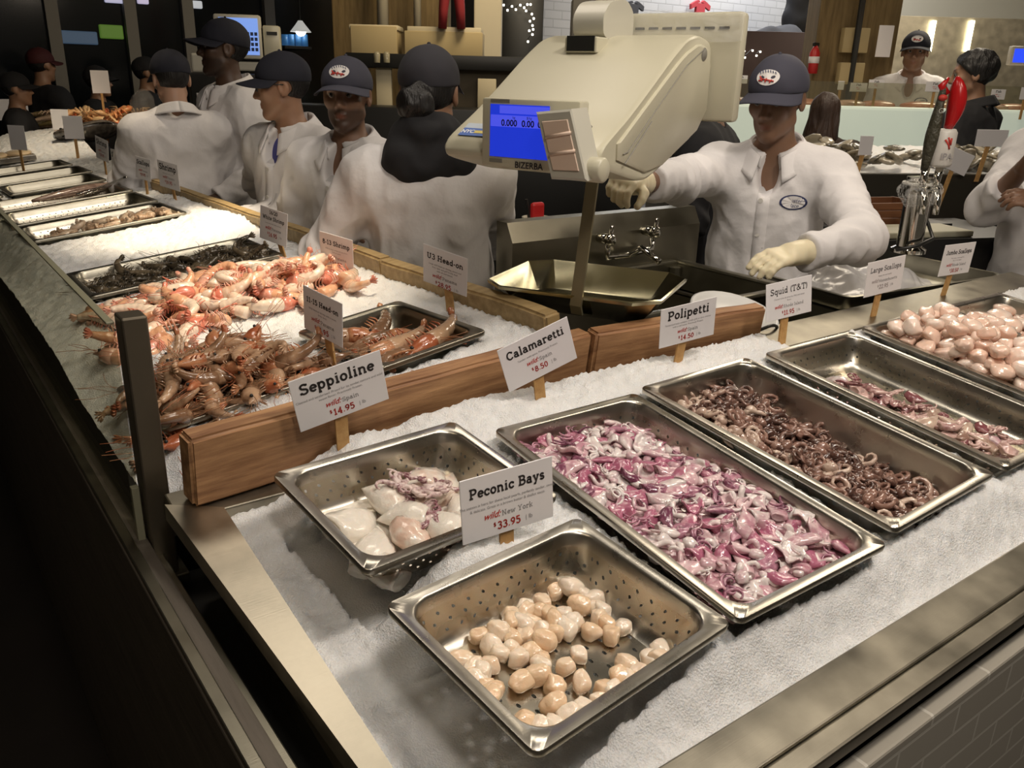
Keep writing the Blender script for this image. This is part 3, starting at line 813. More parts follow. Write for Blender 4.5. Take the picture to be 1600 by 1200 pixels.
            for k in range(7):
                x = -0.024 + 0.008 * k; z = 0.090 + 0.008 * (1 - (x / 0.03) ** 2); gg.tube([lp(x, z), lp(x + 0.003, z + 0.005)], 0.0014 * s, 5)
            gg.build('lettering', [INK_BLUE], b0)
    return root, headpt, tohead, lean_s
INK_BLUE = mat('navy_ink', (0.03, 0.04, 0.12), 0.6)
# ------------------------------------------------------------------ lettering
_tc = {}
def text_data(txt, size, mt, shear=0.0, align='CENTER', off=0.0, ext=0.0):
    key = (txt, round(size, 5), mt.name, shear, align, off, ext)
    if key in _tc: return _tc[key]
    cu = bpy.data.curves.new('lettering', 'FONT'); cu.body = txt; cu.size = size; cu.align_x = align; cu.align_y = 'CENTER'
    cu.shear = shear; cu.resolution_u = 3; cu.offset = off; cu.extrude = ext
    ob = bpy.data.objects.new('lettering_tmp', cu); COL.objects.link(ob)
    dg = bpy.context.evaluated_depsgraph_get(); dg.update()
    me = bpy.data.meshes.new_from_object(ob.evaluated_get(dg))
    bpy.data.objects.remove(ob); bpy.data.curves.remove(cu)
    me.materials.clear(); me.materials.append(mt)
    _tc[key] = me
    return me
def text_mesh(name, txt, size, mt, parent, mloc, shear=0.0, align='CENTER', off=0.0):
    o = bpy.data.objects.new(name, text_data(txt, size, mt, shear, align, off)); COL.objects.link(o)
    o.parent = parent; o.matrix_local = mloc
    return o
# a slab-serif stroke alphabet
def _arc(cx, cy, rx, ry, a, b, n=12): return [(cx + rx * math.cos(math.radians(a + (b - a) * k / n)), cy + ry * math.sin(math.radians(a + (b - a) * k / n))) for k in range(n + 1)]
def _l(*p): return [(p[i], p[i + 1]) for i in range(0, len(p), 2)]
def _sf(x, y, w=0.10): return _l(x - w, y, x + w, y)
X = 0.46; CAPH = 0.70
GL = {
 'a': (0.50, [_arc(0.21, 0.14, 0.15, 0.12, 0, 360, 16), _l(0.36, 0.34, 0.36, 0.02, 0.47, 0.02), _arc(0.22, 0.32, 0.14, 0.13, 0, 150)]),
 'b': (0.54, [_l(0.02, 0.72, 0.11, 0.72, 0.11, 0.02), _arc(0.28, 0.23, 0.17, 0.21, 0, 360, 18)]),
 'c': (0.46, [_arc(0.25, 0.23, 0.18, 0.21, 40, 325, 16), _l(0.39, 0.30, 0.39, 0.45)]),
 'd': (0.54, [_l(0.34, 0.72, 0.42, 0.72, 0.42, 0.02, 0.52, 0.02), _arc(0.25, 0.23, 0.17, 0.21, 0, 360, 18)]),
 'e': (0.48, [_arc(0.25, 0.23, 0.18, 0.21, 0, 315, 16), _l(0.07, 0.24, 0.43, 0.24)]),
 'g': (0.52, [_arc(0.24, 0.25, 0.16, 0.19, 0, 360, 16), _l(0.50, 0.44, 0.40, 0.44, 0.40, -0.05), _arc(0.25, -0.05, 0.15, 0.13, 0, -150)]),
 'h': (0.58, [_l(0.03, 0.72, 0.12, 0.72, 0.12, 0.0), _sf(0.13, 0.02), _arc(0.28, 0.26, 0.16, 0.18, 160, 0), _l(0.44, 0.28, 0.44, 0), _sf(0.46, 0.02)]),
 'i': (0.30, [_l(0.05, X - 0.02, 0.15, X - 0.02, 0.15, 0), _sf(0.15, 0.02, 0.12), _l(0.15, 0.60, 0.15, 0.70)]),
 'l': (0.30, [_l(0.05, 0.72, 0.15, 0.72, 0.15, 0), _sf(0.15, 0.02, 0.12)]),
 'm': (0.84, [_l(0.03, X - 0.02, 0.12, X - 0.02, 0.12, 0), _sf(0.13, 0.02), _arc(0.27, 0.28, 0.14, 0.16, 160, 0), _l(0.41, 0.28, 0.41, 0), _sf(0.41, 0.02, 0.08), _arc(0.56, 0.28, 0.14, 0.16, 170, 0), _l(0.70, 0.28, 0.70, 0), _sf(0.72, 0.02)]),
 'n': (0.58, [_l(0.03, X - 0.02, 0.12, X - 0.02, 0.12, 0), _sf(0.13, 0.02), _arc(0.28, 0.27, 0.16, 0.17, 160, 0), _l(0.44, 0.28, 0.44, 0), _sf(0.46, 0.02)]),
 'o': (0.50, [_arc(0.25, 0.23, 0.18, 0.21, 0, 360, 18)]),
 'p': (0.54, [_l(0.02, X - 0.02, 0.11, X - 0.02, 0.11, -0.22), _sf(0.12, -0.20), _arc(0.28, 0.23, 0.17, 0.21, 0, 360, 18)]),
 'q': (0.54, [_l(0.50, X - 0.02, 0.42, X - 0.02, 0.42, -0.22), _sf(0.42, -0.20), _arc(0.25, 0.23, 0.17, 0.21, 0, 360, 18)]),
 'r': (0.44, [_l(0.03, X - 0.02, 0.13, X - 0.02, 0.13, 0), _sf(0.15, 0.02, 0.12), _arc(0.28, 0.29, 0.14, 0.15, 160, 30)]),
 's': (0.42, [_arc(0.21, 0.34, 0.13, 0.105, 20, 270, 10) , _arc(0.21, 0.125, 0.14, 0.11, 90, -160, 10)]),
 't': (0.36, [_l(0.15, 0.62, 0.15, 0.12), _arc(0.25, 0.12, 0.10, 0.10, 180, 320, 8), _l(0.03, X - 0.02, 0.32, X - 0.02)]),
 'u': (0.58, [_l(0.03, X - 0.02, 0.12, X - 0.02, 0.12, 0.18), _arc(0.27, 0.18, 0.15, 0.16, 180, 340), _l(0.34, X - 0.02, 0.43, X - 0.02, 0.43, 0.02, 0.53, 0.02)]),
 'w': (0.74, [_l(0.08, X - 0.02, 0.22, 0.02, 0.36, 0.40, 0.50, 0.02, 0.64, X - 0.02), _sf(0.09, X - 0.02), _sf(0.63, X - 0.02)]),
 'y': (0.54, [_l(0.10, X - 0.02, 0.27, 0.04), _l(0.44, X - 0.02, 0.22, -0.18, 0.08, -0.18), _sf(0.11, X - 0.02), _sf(0.43, X - 0.02)]),
 'f': (0.38, [_l(0.14, 0.0, 0.14, 0.56), _arc(0.25, 0.56, 0.11, 0.14, 180, 40), _sf(0.15, 0.02, 0.12), _l(0.03, X - 0.02, 0.30, X - 0.02)]),
 'v': (0.54, [_l(0.10, X - 0.02, 0.27, 0.03, 0.44, X - 0.02), _sf(0.11, X - 0.02), _sf(0.43, X - 0.02)]),
 'M': (0.92, [_l(0.15, 0, 0.15, CAPH - 0.02, 0.45, 0.12, 0.75, CAPH - 0.02, 0.75, 0), _sf(0.15, 0.02, 0.12), _sf(0.75, 0.02, 0.12)]),
 'k': (0.56, [_l(0.03, 0.72, 0.12, 0.72, 0.12, 0), _sf(0.13, 0.02), _l(0.42, X - 0.02, 0.15, 0.20), _l(0.24, 0.27, 0.44, 0.02), _sf(0.44, 0.02, 0.08), _sf(0.41, X - 0.02, 0.08)]),
 'S': (0.58, [_arc(0.28, 0.52, 0.19, 0.155, 25, 270, 12), _arc(0.28, 0.185, 0.21, 0.165, 90, -160, 12), _l(0.46, 0.55, 0.46, 0.70), _l(0.075, 0.16, 0.075, 0.0)]),
 'C': (0.64, [_arc(0.33, 0.35, 0.26, 0.33, 40, 320, 20), _l(0.53, 0.50, 0.53, 0.68)]),
 'P': (0.62, [_l(0.15, 0, 0.15, CAPH - 0.02), _sf(0.16, 0.02, 0.14), _l(0.02, CAPH - 0.02, 0.33, CAPH - 0.02), _arc(0.34, 0.50, 0.19, 0.18, 90, -90), _l(0.34, 0.32, 0.15, 0.32)]),
 'B': (0.64, [_l(0.15, 0, 0.15, CAPH - 0.02), _l(0.02, 0.02, 0.35, 0.02), _l(0.02, CAPH - 0.02, 0.33, CAPH - 0.02), _arc(0.33, 0.525, 0.17, 0.155, 90, -90), _arc(0.35, 0.195, 0.20, 0.175, 90, -90), _l(0.15, 0.37, 0.35, 0.37)]),
 'H': (0.76, [_l(0.15, 0, 0.15, CAPH), _l(0.58, 0, 0.58, CAPH), _l(0.15, 0.36, 0.58, 0.36), _sf(0.15, 0.02, 0.13), _sf(0.58, 0.02, 0.13), _sf(0.15, CAPH - 0.02, 0.13), _sf(0.58, CAPH - 0.02, 0.13)]),
 'U': (0.72, [_l(0.15, CAPH, 0.15, 0.24), _arc(0.35, 0.24, 0.20, 0.22, 180, 360), _l(0.55, 0.24, 0.55, CAPH), _sf(0.15, CAPH - 0.02, 0.13), _sf(0.55, CAPH - 0.02, 0.13)]),
 'J': (0.48, [_l(0.32, CAPH, 0.32, 0.16), _arc(0.19, 0.16, 0.13, 0.14, 0, -160), _sf(0.31, CAPH - 0.02, 0.14)]),
 'L': (0.58, [_l(0.15, CAPH, 0.15, 0.02, 0.50, 0.02, 0.50, 0.20), _sf(0.15, CAPH - 0.02, 0.13), _l(0.02, 0.02, 0.2, 0.02)]),
 'T': (0.64, [_l(0.32, 0, 0.32, CAPH - 0.02), _sf(0.32, 0.02, 0.14), _l(0.05, 0.50, 0.05, CAPH - 0.02, 0.59, CAPH - 0.02, 0.59, 0.50)]),
 'W': (0.96, [_l(0.12, CAPH, 0.28, 0.02, 0.47, 0.62, 0.66, 0.02, 0.82, CAPH), _sf(0.13, CAPH - 0.02, 0.12), _sf(0.81, CAPH - 0.02, 0.12)]),
 'N': (0.76, [_l(0.15, 0.02, 0.15, CAPH - 0.02, 0.58, 0.02, 0.58, CAPH), _sf(0.15, 0.02, 0.12), _sf(0.58, CAPH - 0.02, 0.12), _l(0.03, CAPH - 0.02, 0.16, CAPH - 0.02)]),
 'Y': (0.68, [_l(0.10, CAPH, 0.33, 0.34, 0.33, 0.0), _l(0.56, CAPH, 0.33, 0.34), _sf(0.33, 0.02, 0.13), _sf(0.10, CAPH - 0.02), _sf(0.57, CAPH - 0.02)]),
 'I': (0.34, [_l(0.17, 0, 0.17, CAPH), _sf(0.17, 0.02, 0.13), _sf(0.17, CAPH - 0.02, 0.13)]),
 'E': (0.60, [_l(0.15, 0, 0.15, CAPH), _l(0.02, 0.02, 0.5, 0.02, 0.5, 0.2), _l(0.02, CAPH - 0.02, 0.48, CAPH - 0.02, 0.48, 0.54), _l(0.15, 0.36, 0.38, 0.36)]),
 'F': (0.56, [_l(0.15, 0, 0.15, CAPH), _sf(0.15, 0.02, 0.13), _l(0.02, CAPH - 0.02, 0.48, CAPH - 0.02, 0.48, 0.54), _l(0.15, 0.36, 0.38, 0.36)]),
 'R': (0.66, [_l(0.15, 0, 0.15, CAPH - 0.02), _sf(0.16, 0.02, 0.14), _l(0.02, CAPH - 0.02, 0.33, CAPH - 0.02), _arc(0.33, 0.52, 0.18, 0.16, 90, -90), _l(0.15, 0.36, 0.34, 0.36, 0.52, 0.02, 0.63, 0.02)]),
 '0': (0.52, [_arc(0.26, 0.35, 0.18, 0.33, 0, 360, 18)]),
 '1': (0.42, [_l(0.06, 0.56, 0.21, 0.68, 0.21, 0), _sf(0.21, 0.02, 0.15)]),
 '2': (0.52, [_arc(0.25, 0.50, 0.17, 0.18, 165, -30), _l(0.40, 0.41, 0.08, 0.03, 0.44, 0.03, 0.44, 0.16)]),
 '3': (0.52, [_arc(0.24, 0.53, 0.16, 0.15, 150, -90), _arc(0.24, 0.19, 0.19, 0.18, 90, -155)]),
 '4': (0.54, [_l(0.34, 0, 0.34, 0.68, 0.06, 0.22, 0.48, 0.22), _sf(0.34, 0.02, 0.12)]),
 '5': (0.52, [_l(0.42, 0.68, 0.12, 0.68, 0.10, 0.38), _arc(0.24, 0.22, 0.19, 0.21, 130, -150)]),
 '6': (0.52, [_arc(0.26, 0.20, 0.17, 0.18, 0, 360, 16), _l(0.09, 0.22, 0.16, 0.50, 0.36, 0.68)]),
 '7': (0.50, [_l(0.08, 0.54, 0.08, 0.66, 0.44, 0.66, 0.20, 0.0)]),
 '8': (0.52, [_arc(0.26, 0.53, 0.145, 0.15, 0, 360, 16), _arc(0.26, 0.19, 0.18, 0.18, 0, 360, 16)]),
 '9': (0.52, [_arc(0.25, 0.49, 0.17, 0.18, 0, 360, 16), _l(0.42, 0.47, 0.36, 0.20, 0.15, 0.02)]),
 '(': (0.32, [_arc(0.42, 0.32, 0.27, 0.48, 130, 230)]), ')': (0.32, [_arc(-0.10, 0.32, 0.27, 0.48, 50, -50)]),
 '-': (0.34, [_l(0.06, 0.26, 0.28, 0.26)]), '.': (0.22, [_l(0.11, 0.0, 0.11, 0.11)]), ':': (0.22, [_l(0.11, 0.0, 0.11, 0.11), _l(0.11, 0.30, 0.11, 0.41)]), '/': (0.36, [_l(0.04, -0.05, 0.32, 0.75)]),
 '&': (0.78, [_l(0.70, 0.02, 0.22, 0.52), _arc(0.33, 0.57, 0.12, 0.11, 205, -20, 9), _l(0.44, 0.52, 0.20, 0.30), _arc(0.29, 0.17, 0.20, 0.16, 130, 320, 9), _l(0.46, 0.08, 0.64, 0.34)]),
 '$': (0.50, [_arc(0.25, 0.50, 0.16, 0.14, 25, 270, 10), _arc(0.25, 0.20, 0.17, 0.15, 90, -160, 10), _l(0.25, 0.76, 0.25, -0.08)]),
 '|': (0.24, [_l(0.12, -0.02, 0.12, 0.70)]), ' ': (0.28, []),
}
def slab_width(t, tr=0.035): return sum(GL[c][0] + tr for c in t)
def slab_data(t, size, mt, th=0.14, tr=0.035):
    key = ('slab', t, round(size, 5), mt.name, th)
    if key in _tc: return _tc[key]
    g = G(); x = -slab_width(t, tr) / 2
    for c in t:
        wd, st = GL[c]
        for pl in st:
            P = [Vector((p[0] + x, p[1])) for p in pl]; n = len(P)
            closed = n > 12 and (P[0] - P[-1]).length < 1e-4
            for i in range(n - 1):
                d = (P[i + 1] - P[i]); 
                if d.length < 1e-6: continue
                d.normalize(); nn = Vector((-d.y, d.x)) * th / 2; e = d * (th * 0.18 if n > 6 else (th * 0.45 if (i > 0) else 0.0)); e2 = d * (th * 0.18 if n > 6 else (th * 0.45 if i < n - 2 else 0.0))
                a, b = P[i] - e, P[i + 1] + e2
                if n <= 6 and i == 0: a = P[0]
                if n <= 6 and i == n - 2: b = P[-1]
                g.add([Vector((q.x * size, q.y * size, 0)) for q in (a - nn, b - nn, b + nn, a + nn)], [(0, 1, 2, 3)])
        x += wd + tr
    me = g.mesh('lettering', [mt]); _tc[key] = me
    return me
def slab(name, t, size, mt, parent, x, y, z, th=0.14):
    o = bpy.data.objects.new(name, slab_data(t, size, mt, th)); COL.objects.link(o); o.parent = parent
    o.matrix_local = Matrix.Translation((x, y, z)); return o

# ------------------------------------------------------------------ price signs
def price_sign(label, T, ex, ey, w, h, foot, title, desc, origin, price, two=None, small=False, faded=False, group=None, ink=None):
    M4 = frame(T, ex, ey)
    root = empty('price_sign', M4, label, 'sign', group)
    inv = M4.inverted()
    g = G(); g.box((-w / 2, -h / 2, -0.0008), (w / 2, h / 2, 0.0008), 0.0006, None, 0, 1); g.build('card', [CARD], root)
    f = inv @ Vector(foot)
    g = G(); top = Vector((f.x * 0.15, -h * 0.10, -0.0045)); bt = Vector((f.x, min(f.y, -h * 0.6) - 0.02, min(f.z, -0.0055)))
    dx = Vector((0.0105 if not small else 0.008, 0, 0)); dz = Vector((0, 0, 0.0022))
    g.loft([[p - dx - dz, p + dx - dz, p + dx + dz, p - dx + dz] for p in (top, bt)]); g.build('wooden_stake', [STAKE], root)
    z = 0.0012; ik_ = ink or (INK_GREY if faded else INK); rd = INK_RED if not faded else mat('faded_ink', (0.42, 0.36, 0.36), 0.6)
    if not title: return root
    if two:
        sz = min(h * 0.19, w * 0.80 / max(slab_width(title), slab_width(two)))
        slab('title_lettering', two, sz, ik_, root, 0, h * 0.33, z); slab('title_lettering', title, sz, ik_, root, 0, h * 0.15, z); yb = h * 0.06
    else:
        sz = min(h * 0.30, w * 0.82 / slab_width(title)); slab('title_lettering', title, sz, ik_, root, 0, h * 0.18, z, 0.10 if '&' in title else 0.14); yb = h * 0.07
    for k, t in enumerate(desc):
        text_mesh('description_lettering', t, h * 0.062, INK_GREY, root, Matrix.Translation((0, yb - h * 0.02 - k * h * 0.075, z)))
    yo = yb - len(desc) * h * 0.075 - h * 0.085
    so = h * 0.115
    wo = slab_width(origin) * so
    ww = h * 0.30; wt = ww + wo
    text_mesh('wild_lettering', 'wild:', h * 0.15, rd, root, Matrix.Translation((-wt / 2 + ww * 0.42, yo, z)), 0.45, 'CENTER', 0.0002)
    slab('origin_lettering', origin, so, INK_GREY, root, wt / 2 - wo / 2, yo - h * 0.045, z, 0.09)
    sp = h * 0.165
    slab('price_lettering', price, sp, rd, root, 0.0, yo - h * 0.245, z, 0.13)
    slab('dollar_lettering', '$', sp * 0.55, rd, root, -slab_width(price) * sp / 2 - sp * 0.25, yo - h * 0.19, z, 0.13)
    text_mesh('pound_lettering', '| lb', h * 0.10, INK_GREY, root, Matrix.Translation((slab_width(price) * sp / 2 + h * 0.14, yo - h * 0.19, z)))
    return root

# ------------------------------------------------------------------ hotel pans
def pan_mesh(w, l, d, mt, holes, hole_mat=None, taper=0.014, rim=0.018):
    seg = 6
    spec = [(w, l, 0.014, -0.009, 0), (w + 0.001, l + 0.001, 0.014, -0.002, 0), (w - 0.002, l - 0.002, 0.013, 0.0, 0), (w - 2 * rim + 0.006, l - 2 * rim + 0.006, 0.032, 0.0, 0),
            (w - 2 * rim, l - 2 * rim, 0.034, -0.004, 0), (w - 2 * rim - 0.002, l - 2 * rim - 0.002, 0.034, -0.022, 1), (w - 2 * rim - 2 * taper, l - 2 * rim - 2 * taper, 0.036, -(d - 0.014), 2),
            (w - 2 * rim - 2 * taper - 0.012, l - 2 * rim - 2 * taper - 0.012, 0.036, -(d - 0.004), 0), (w - 2 * rim - 2 * taper - 0.036, l - 2 * rim - 2 * taper - 0.036, 0.030, -d, 0)]
    rings = [rrect(a, b, r, z, seg) for a, b, r, z, _ in spec]; n = len(rings[0])
    V = [p for r in rings for p in r]; Fs = []; UV = []; MI = []
    base = rings[5]; s = [0.0]
    for i in range(n): s.append(s[-1] + (base[(i + 1) % n] - base[i]).length)
    for k in range(len(rings) - 1):
        for i in range(n):
            j = (i + 1) % n
            Fs.append((k * n + i, (k + 1) * n + i, (k + 1) * n + j, k * n + j))
            if spec[k][4] == 1 and holes:
                MI.append(1); UV.append([(s[i], V[k * n + i].z), (s[i], V[(k + 1) * n + i].z), (s[i + 1], V[(k + 1) * n + j].z), (s[i + 1], V[k * n + j].z)])
            else: MI.append(0); UV.append([(0, 0)] * 4)
    last = len(rings) - 1
    Fs.append(tuple(last * n + i for i in range(n))); MI.append(1 if holes else 0)
    UV.append([(V[last * n + i].x, V[last * n + i].y * 0.62) for i in range(n)])
    me = mesh_from('steam_pan', V, Fs, [mt, hole_mat or mt], False, MI)
    uvl = me.uv_layers.new(name='UVMap')
    uvl.data.foreach_set('uv', np.array([c for f in UV for c in f], np.float32).ravel())
    me.polygons.foreach_set('use_smooth', [True] * len(me.polygons))
    try: me.set_sharp_from_angle(angle=math.radians(50))
    except Exception: pass
    return me
PANS_F, PANS_L = [], []
_pm = {}
def steam_pan(label, plane, x, y, th, w, l, d, holes, dz=0.0, group=None, mt=None):
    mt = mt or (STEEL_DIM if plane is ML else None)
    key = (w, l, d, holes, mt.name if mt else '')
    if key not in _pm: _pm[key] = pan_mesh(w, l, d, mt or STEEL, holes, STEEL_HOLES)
    o = link('steam_pan', _pm[key], None, plane @ Matrix.Translation((x, y, dz)) @ Matrix.Rotation(th, 4, 'Z'))
    tag(o, label, 'pan', group)
    (PANS_F if plane is MF else PANS_L).append((x, y, th, w, l))
    return o
# ------------------------------------------------------------------ the room
FLOOR = mat('dark_floor', (0.035, 0.030, 0.026), 0.45, noise_amt=0.3, nscale=3)
g = G(); g.box((-4, -3, -0.1), (14, 14, 0.0)); tag(g.build('floor', [FLOOR]), kind='structure')
g = G(); g.box((-4, -3, 4.2), (14, 14, 4.3)); tag(g.build('ceiling', [mat('dark_ceiling', (0.05, 0.045, 0.04), 0.9)]), kind='structure')

# ------------------------------------------------------------------ counters
TILE_W = brick_mat('white_subway_tile', (0.46, 0.43, 0.37), (0.42, 0.39, 0.33), (0.60, 0.57, 0.50), bw=0.152, bh=0.052, ms=0.003, rough=0.22, axes='XZ', bumpd=0.4)
FASCIA = wood('dark_fascia_board', (0.075, 0.064, 0.050), (0.13, 0.11, 0.088), 1, 9, 0.5)
XR = 2.95
fl = F(0.7, 0.300, -0.10)
c = empty('display_counter', None, 'tiled fish counter in front with ice bed and steel edge', 'counter')
g = G(); g.box((0.262, fl.y + 0.012, 0.0), (XR, 1.28, 0.84)); g.build('body', [BLACK], c)
g = G(); g.box((0.30, fl.y - 0.012, 0.0), (XR, fl.y + 0.012, fl.z - 0.045), 0.004); g.build('tiled_front', [TILE_W], c)
g = G()
g.box((0.318, 0.327, -0.110), (XR, 0.388, -0.084), 0.003, MF); g.box((0.300, 0.296, -0.116), (XR, 0.327, -0.088), 0.004, MF)
g.build('front_ledge', [STEEL_WORN_SHADED], c)
def qprism(q, h0, h1, T):
    gg = G(); gg.loft([[Vector((x, y, h0)) for x, y in q], [Vector((x, y, h1)) for x, y in q]], True, True, True, T); return gg
qprism([(0.306, 0.296), (0.318, 0.296), (0.326, 1.072), (0.253, 1.118)], -0.110, -0.082, MF).build('left_ledge', [STEEL_LEDGE_LIT], c)
g = G(); g.box((0.26, 1.07, -0.112), (1.64, 1.15, -0.084), 0.003, MF); g.build('rear_ledge', [STEEL_WORN_SHADED], c)
g = G(); g.box((1.60, 1.035, -0.085), (XR, 1.15, -0.026), 0.006, MF); g.box((1.60, 1.022, -0.10), (XR, 1.036, -0.034), 0.003, MF); g.build('back_ledge', [STEEL_WORN_SHADED], c)
g = G(); g.box((0.30, 0.33, -0.205), (XR, 1.10, -0.170), 0, MF); g.box((0.308, 0.33, -0.19), (0.320, 1.10, -0.1), 0, MF); g.box((0.31, 0.372, -0.19), (XR, 0.386, -0.1), 0, MF); g.box((0.31, 1.09, -0.19), (XR, 1.10, -0.09), 0, MF); g.build('ice_tray', [STEEL_DARK], c)

c = empty('display_counter', None, 'long dark-fronted shrimp counter behind glass on the left', 'counter')
g = G(); g.box((0.235, 1.30, 0.0), (1.12, 7.2, 0.90)); g.build('body', [BLACK], c)
g = G(); g.box((0.195, -0.6, 0.0), (0.235, 7.2, 0.93), 0.003); g.build('dark_front', [FASCIA], c)
g = G(); g.box((0.197, -0.6, 0.931), (0.214, 7.2, 0.938), 0.002); g.box((0.206, -0.6, 0.895), (0.252, 7.2, 0.905), 0.002); g.build('steel_sill', [STEEL_DARK], c)
g = G(); g.box((0.252, -0.6, 0.0), (0.262, 1.30, 0.86), 0.0); g.build('side_panel', [STEEL_DARK], c)
g = G(); g.box((1.10, 1.30, 0.90), (1.115, 7.2, 1.10)); g.box((0.248, 1.30, 0.90), (1.10, 1.312, 0.975)); g.build('ice_tray', [STEEL_DARK], c)

# glass guard with its end post
GLASS, nt_, b_ = nm('clear_guard_glass')
tr = N(nt_, 'ShaderNodeBsdfTransparent'); tr.inputs[0].default_value = (0.80, 0.80, 0.72, 1)
gl = N(nt_, 'ShaderNodeBsdfGlossy'); gl.inputs['Roughness'].default_value = 0.03; gl.inputs[0].default_value = (0.9, 0.9, 0.85, 1)
df = N(nt_, 'ShaderNodeBsdfDiffuse'); df.inputs[0].default_value = (0.45, 0.43, 0.36, 1)
fq = N(nt_, 'ShaderNodeFresnel'); fq.inputs['IOR'].default_value = 1.35; gq = N(nt_, 'ShaderNodeNewGeometry'); iq = N(nt_, 'ShaderNodeMath', operation='SUBTRACT'); iq.inputs[0].default_value = 0.32; nt_.links.new(gq.outputs['Backfacing'], iq.inputs[1]); iq.use_clamp = True
fr = N(nt_, 'ShaderNodeMath', operation='MULTIPLY'); nt_.links.new(fq.outputs[0], fr.inputs[0]); nt_.links.new(iq.outputs[0], fr.inputs[1])
m1 = N(nt_, 'ShaderNodeMixShader'); m2 = N(nt_, 'ShaderNodeMixShader'); m1.inputs[0].default_value = 0.10
nt_.links.new(tr.outputs[0], m1.inputs[1]); nt_.links.new(df.outputs[0], m1.inputs[2])
nt_.links.new(fr.outputs[0], m2.inputs[0]); nt_.links.new(m1.outputs[0], m2.inputs[1]); nt_.links.new(gl.outputs[0], m2.inputs[2])
nt_.links.new(m2.outputs[0], nt_.nodes['Material Output'].inputs['Surface'])
GEDGE = mat('glass_edge', (0.30, 0.29, 0.20), 0.25)
c = empty('glass_guard', None, 'clear glass sneeze guard along the left shrimp counter', 'glass guard')
g = G(); g.box((0.222, 1.275, 0.905), (0.232, 6.9, 1.276)); g.build('glass_pane', [GLASS], c)
g = G(); g.box((0.2215, 1.275, 1.2765), (0.2325, 6.9, 1.280), 0.001); g.box((0.2215, 1.262, 0.905), (0.2325, 1.275, 1.02), 0.001); g.build('polished_edge', [GEDGE], c)
c = empty('guard_post', None, 'square dark steel post at the near end of the glass guard', 'post')
g = G(); g.box((0.236, 1.245, 0.86), (0.272, 1.290, 1.290), 0.003); g.build('post', [mat('bronze_steel', (0.16, 0.135, 0.10), 0.42, 0.8, noise_amt=0.1, nscale=6)], c)
g = G(); g.box((0.226, 1.235, 0.85), (0.285, 1.30, 0.866), 0.002); g.build('foot_plate', [STEEL_DARK], c)

# wooden boards
def plank(name, label, p0, p1, th, h0, h1, plane, mt, cat='board'):
    p0 = Vector(p0); p1 = Vector(p1); d = p1 - p0; ln = d.length
    T = plane @ Matrix.Translation((p0.x, p0.y, 0)) @ Matrix.Rotation(math.atan2(d.y, d.x), 4, 'Z')
    gg = G(); bm = bmesh.new(); bmesh.ops.create_cube(bm, size=1)
    for v in bm.verts: v.co = Vector(((v.co.x + 0.5) * ln, (v.co.y + 0.5) * th, h0 + (v.co.z + 0.5) * (h1 - h0)))
    bmesh.ops.bevel(bm, geom=list(bm.edges), offset=0.006, segments=3, affect='EDGES')
    bmesh.ops.subdivide_edges(bm, edges=[e for e in bm.edges if e.calc_length() > 0.2], cuts=24, use_grid_fill=True)
    for v in bm.verts:
        n_ = noise.noise_vector(v.co * 9 + p0.to_3d() * 3) * 0.0028; v.co += n_
    bm.verts.index_update(); gg.add([v.co.copy() for v in bm.verts], [[v.index for v in f.verts] for f in bm.faces]); bm.free()
    o = gg.build(name, [mt], None, T); auto(o, 40); return tag(o, label, cat)
plank('wooden_board', 'reddish rough plank standing behind the front pans on the left', (0.287, 1.085), (1.125, 1.168), 0.042, -0.082, 0.036, MF, BOARD)
plank('wooden_board', 'shorter rough plank standing behind the octopus pan', (1.127, 1.158), (1.63, 1.120), 0.040, -0.082, 0.040, MF, BOARD)
plank('wooden_rail', 'near weathered plank along the staff side of the shrimp ice', (1.105, 1.31), (1.075, 1.985), 0.045, -0.10, 0.018, ML, BOARD_OLIVE)
plank('wooden_rail', 'long weathered plank running back along the shrimp ice', (1.075, 1.99), (1.02, 4.1), 0.04, -0.10, 0.022, ML, BOARD_OLIVE)

# ------------------------------------------------------------------ pans
GP = 'seafood pans'
steam_pan('square perforated steel pan of loose bay scallops nearest the camera', MF, 0.5585, 0.5633, 0.0947, 0.325, 0.265, 0.072, True, 0, GP)
steam_pan('perforated steel half pan of white cuttlefish by the plank end', MF, 0.5468, 0.8849, 0.0678, 0.325, 0.265, 0.072, True, 0, GP)
steam_pan('long steel pan full of pink squid in the middle', MF, 0.9062, 0.7090, 0.0, 0.325, 0.53, 0.065, True, 0, GP)
steam_pan('long steel pan of brown baby octopus', MF, 1.2655, 0.7288, 0.0323, 0.325, 0.53, 0.10, False, 0, GP)
steam_pan('half-empty perforated pan with squid tentacles beside the octopus pan', MF, 1.640, 0.733, 0.0, 0.325, 0.53, 0.068, True, 0, GP)
steam_pan('long steel pan heaped with round pale scallops', MF, 2.02, 0.742, 0.0, 0.325, 0.53, 0.065, False, 0, GP)
steam_pan('last steel pan of flat jumbo scallops at the right edge', MF, 2.392, 0.742, 0.0, 0.325, 0.53, 0.065, False, 0, GP)
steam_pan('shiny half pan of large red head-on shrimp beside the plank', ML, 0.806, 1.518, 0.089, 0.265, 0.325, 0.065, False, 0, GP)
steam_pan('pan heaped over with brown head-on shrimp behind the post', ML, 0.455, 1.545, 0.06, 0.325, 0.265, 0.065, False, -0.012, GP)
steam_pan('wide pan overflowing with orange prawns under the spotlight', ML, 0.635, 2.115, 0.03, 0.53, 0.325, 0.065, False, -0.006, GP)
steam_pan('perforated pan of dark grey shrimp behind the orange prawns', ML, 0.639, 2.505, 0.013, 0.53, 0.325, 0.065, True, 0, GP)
steam_pan('nearest of the far pans with pale shell-on shrimp', ML, 0.628, 3.416, 0.042, 0.53, 0.325, 0.065, True, 0, GP)
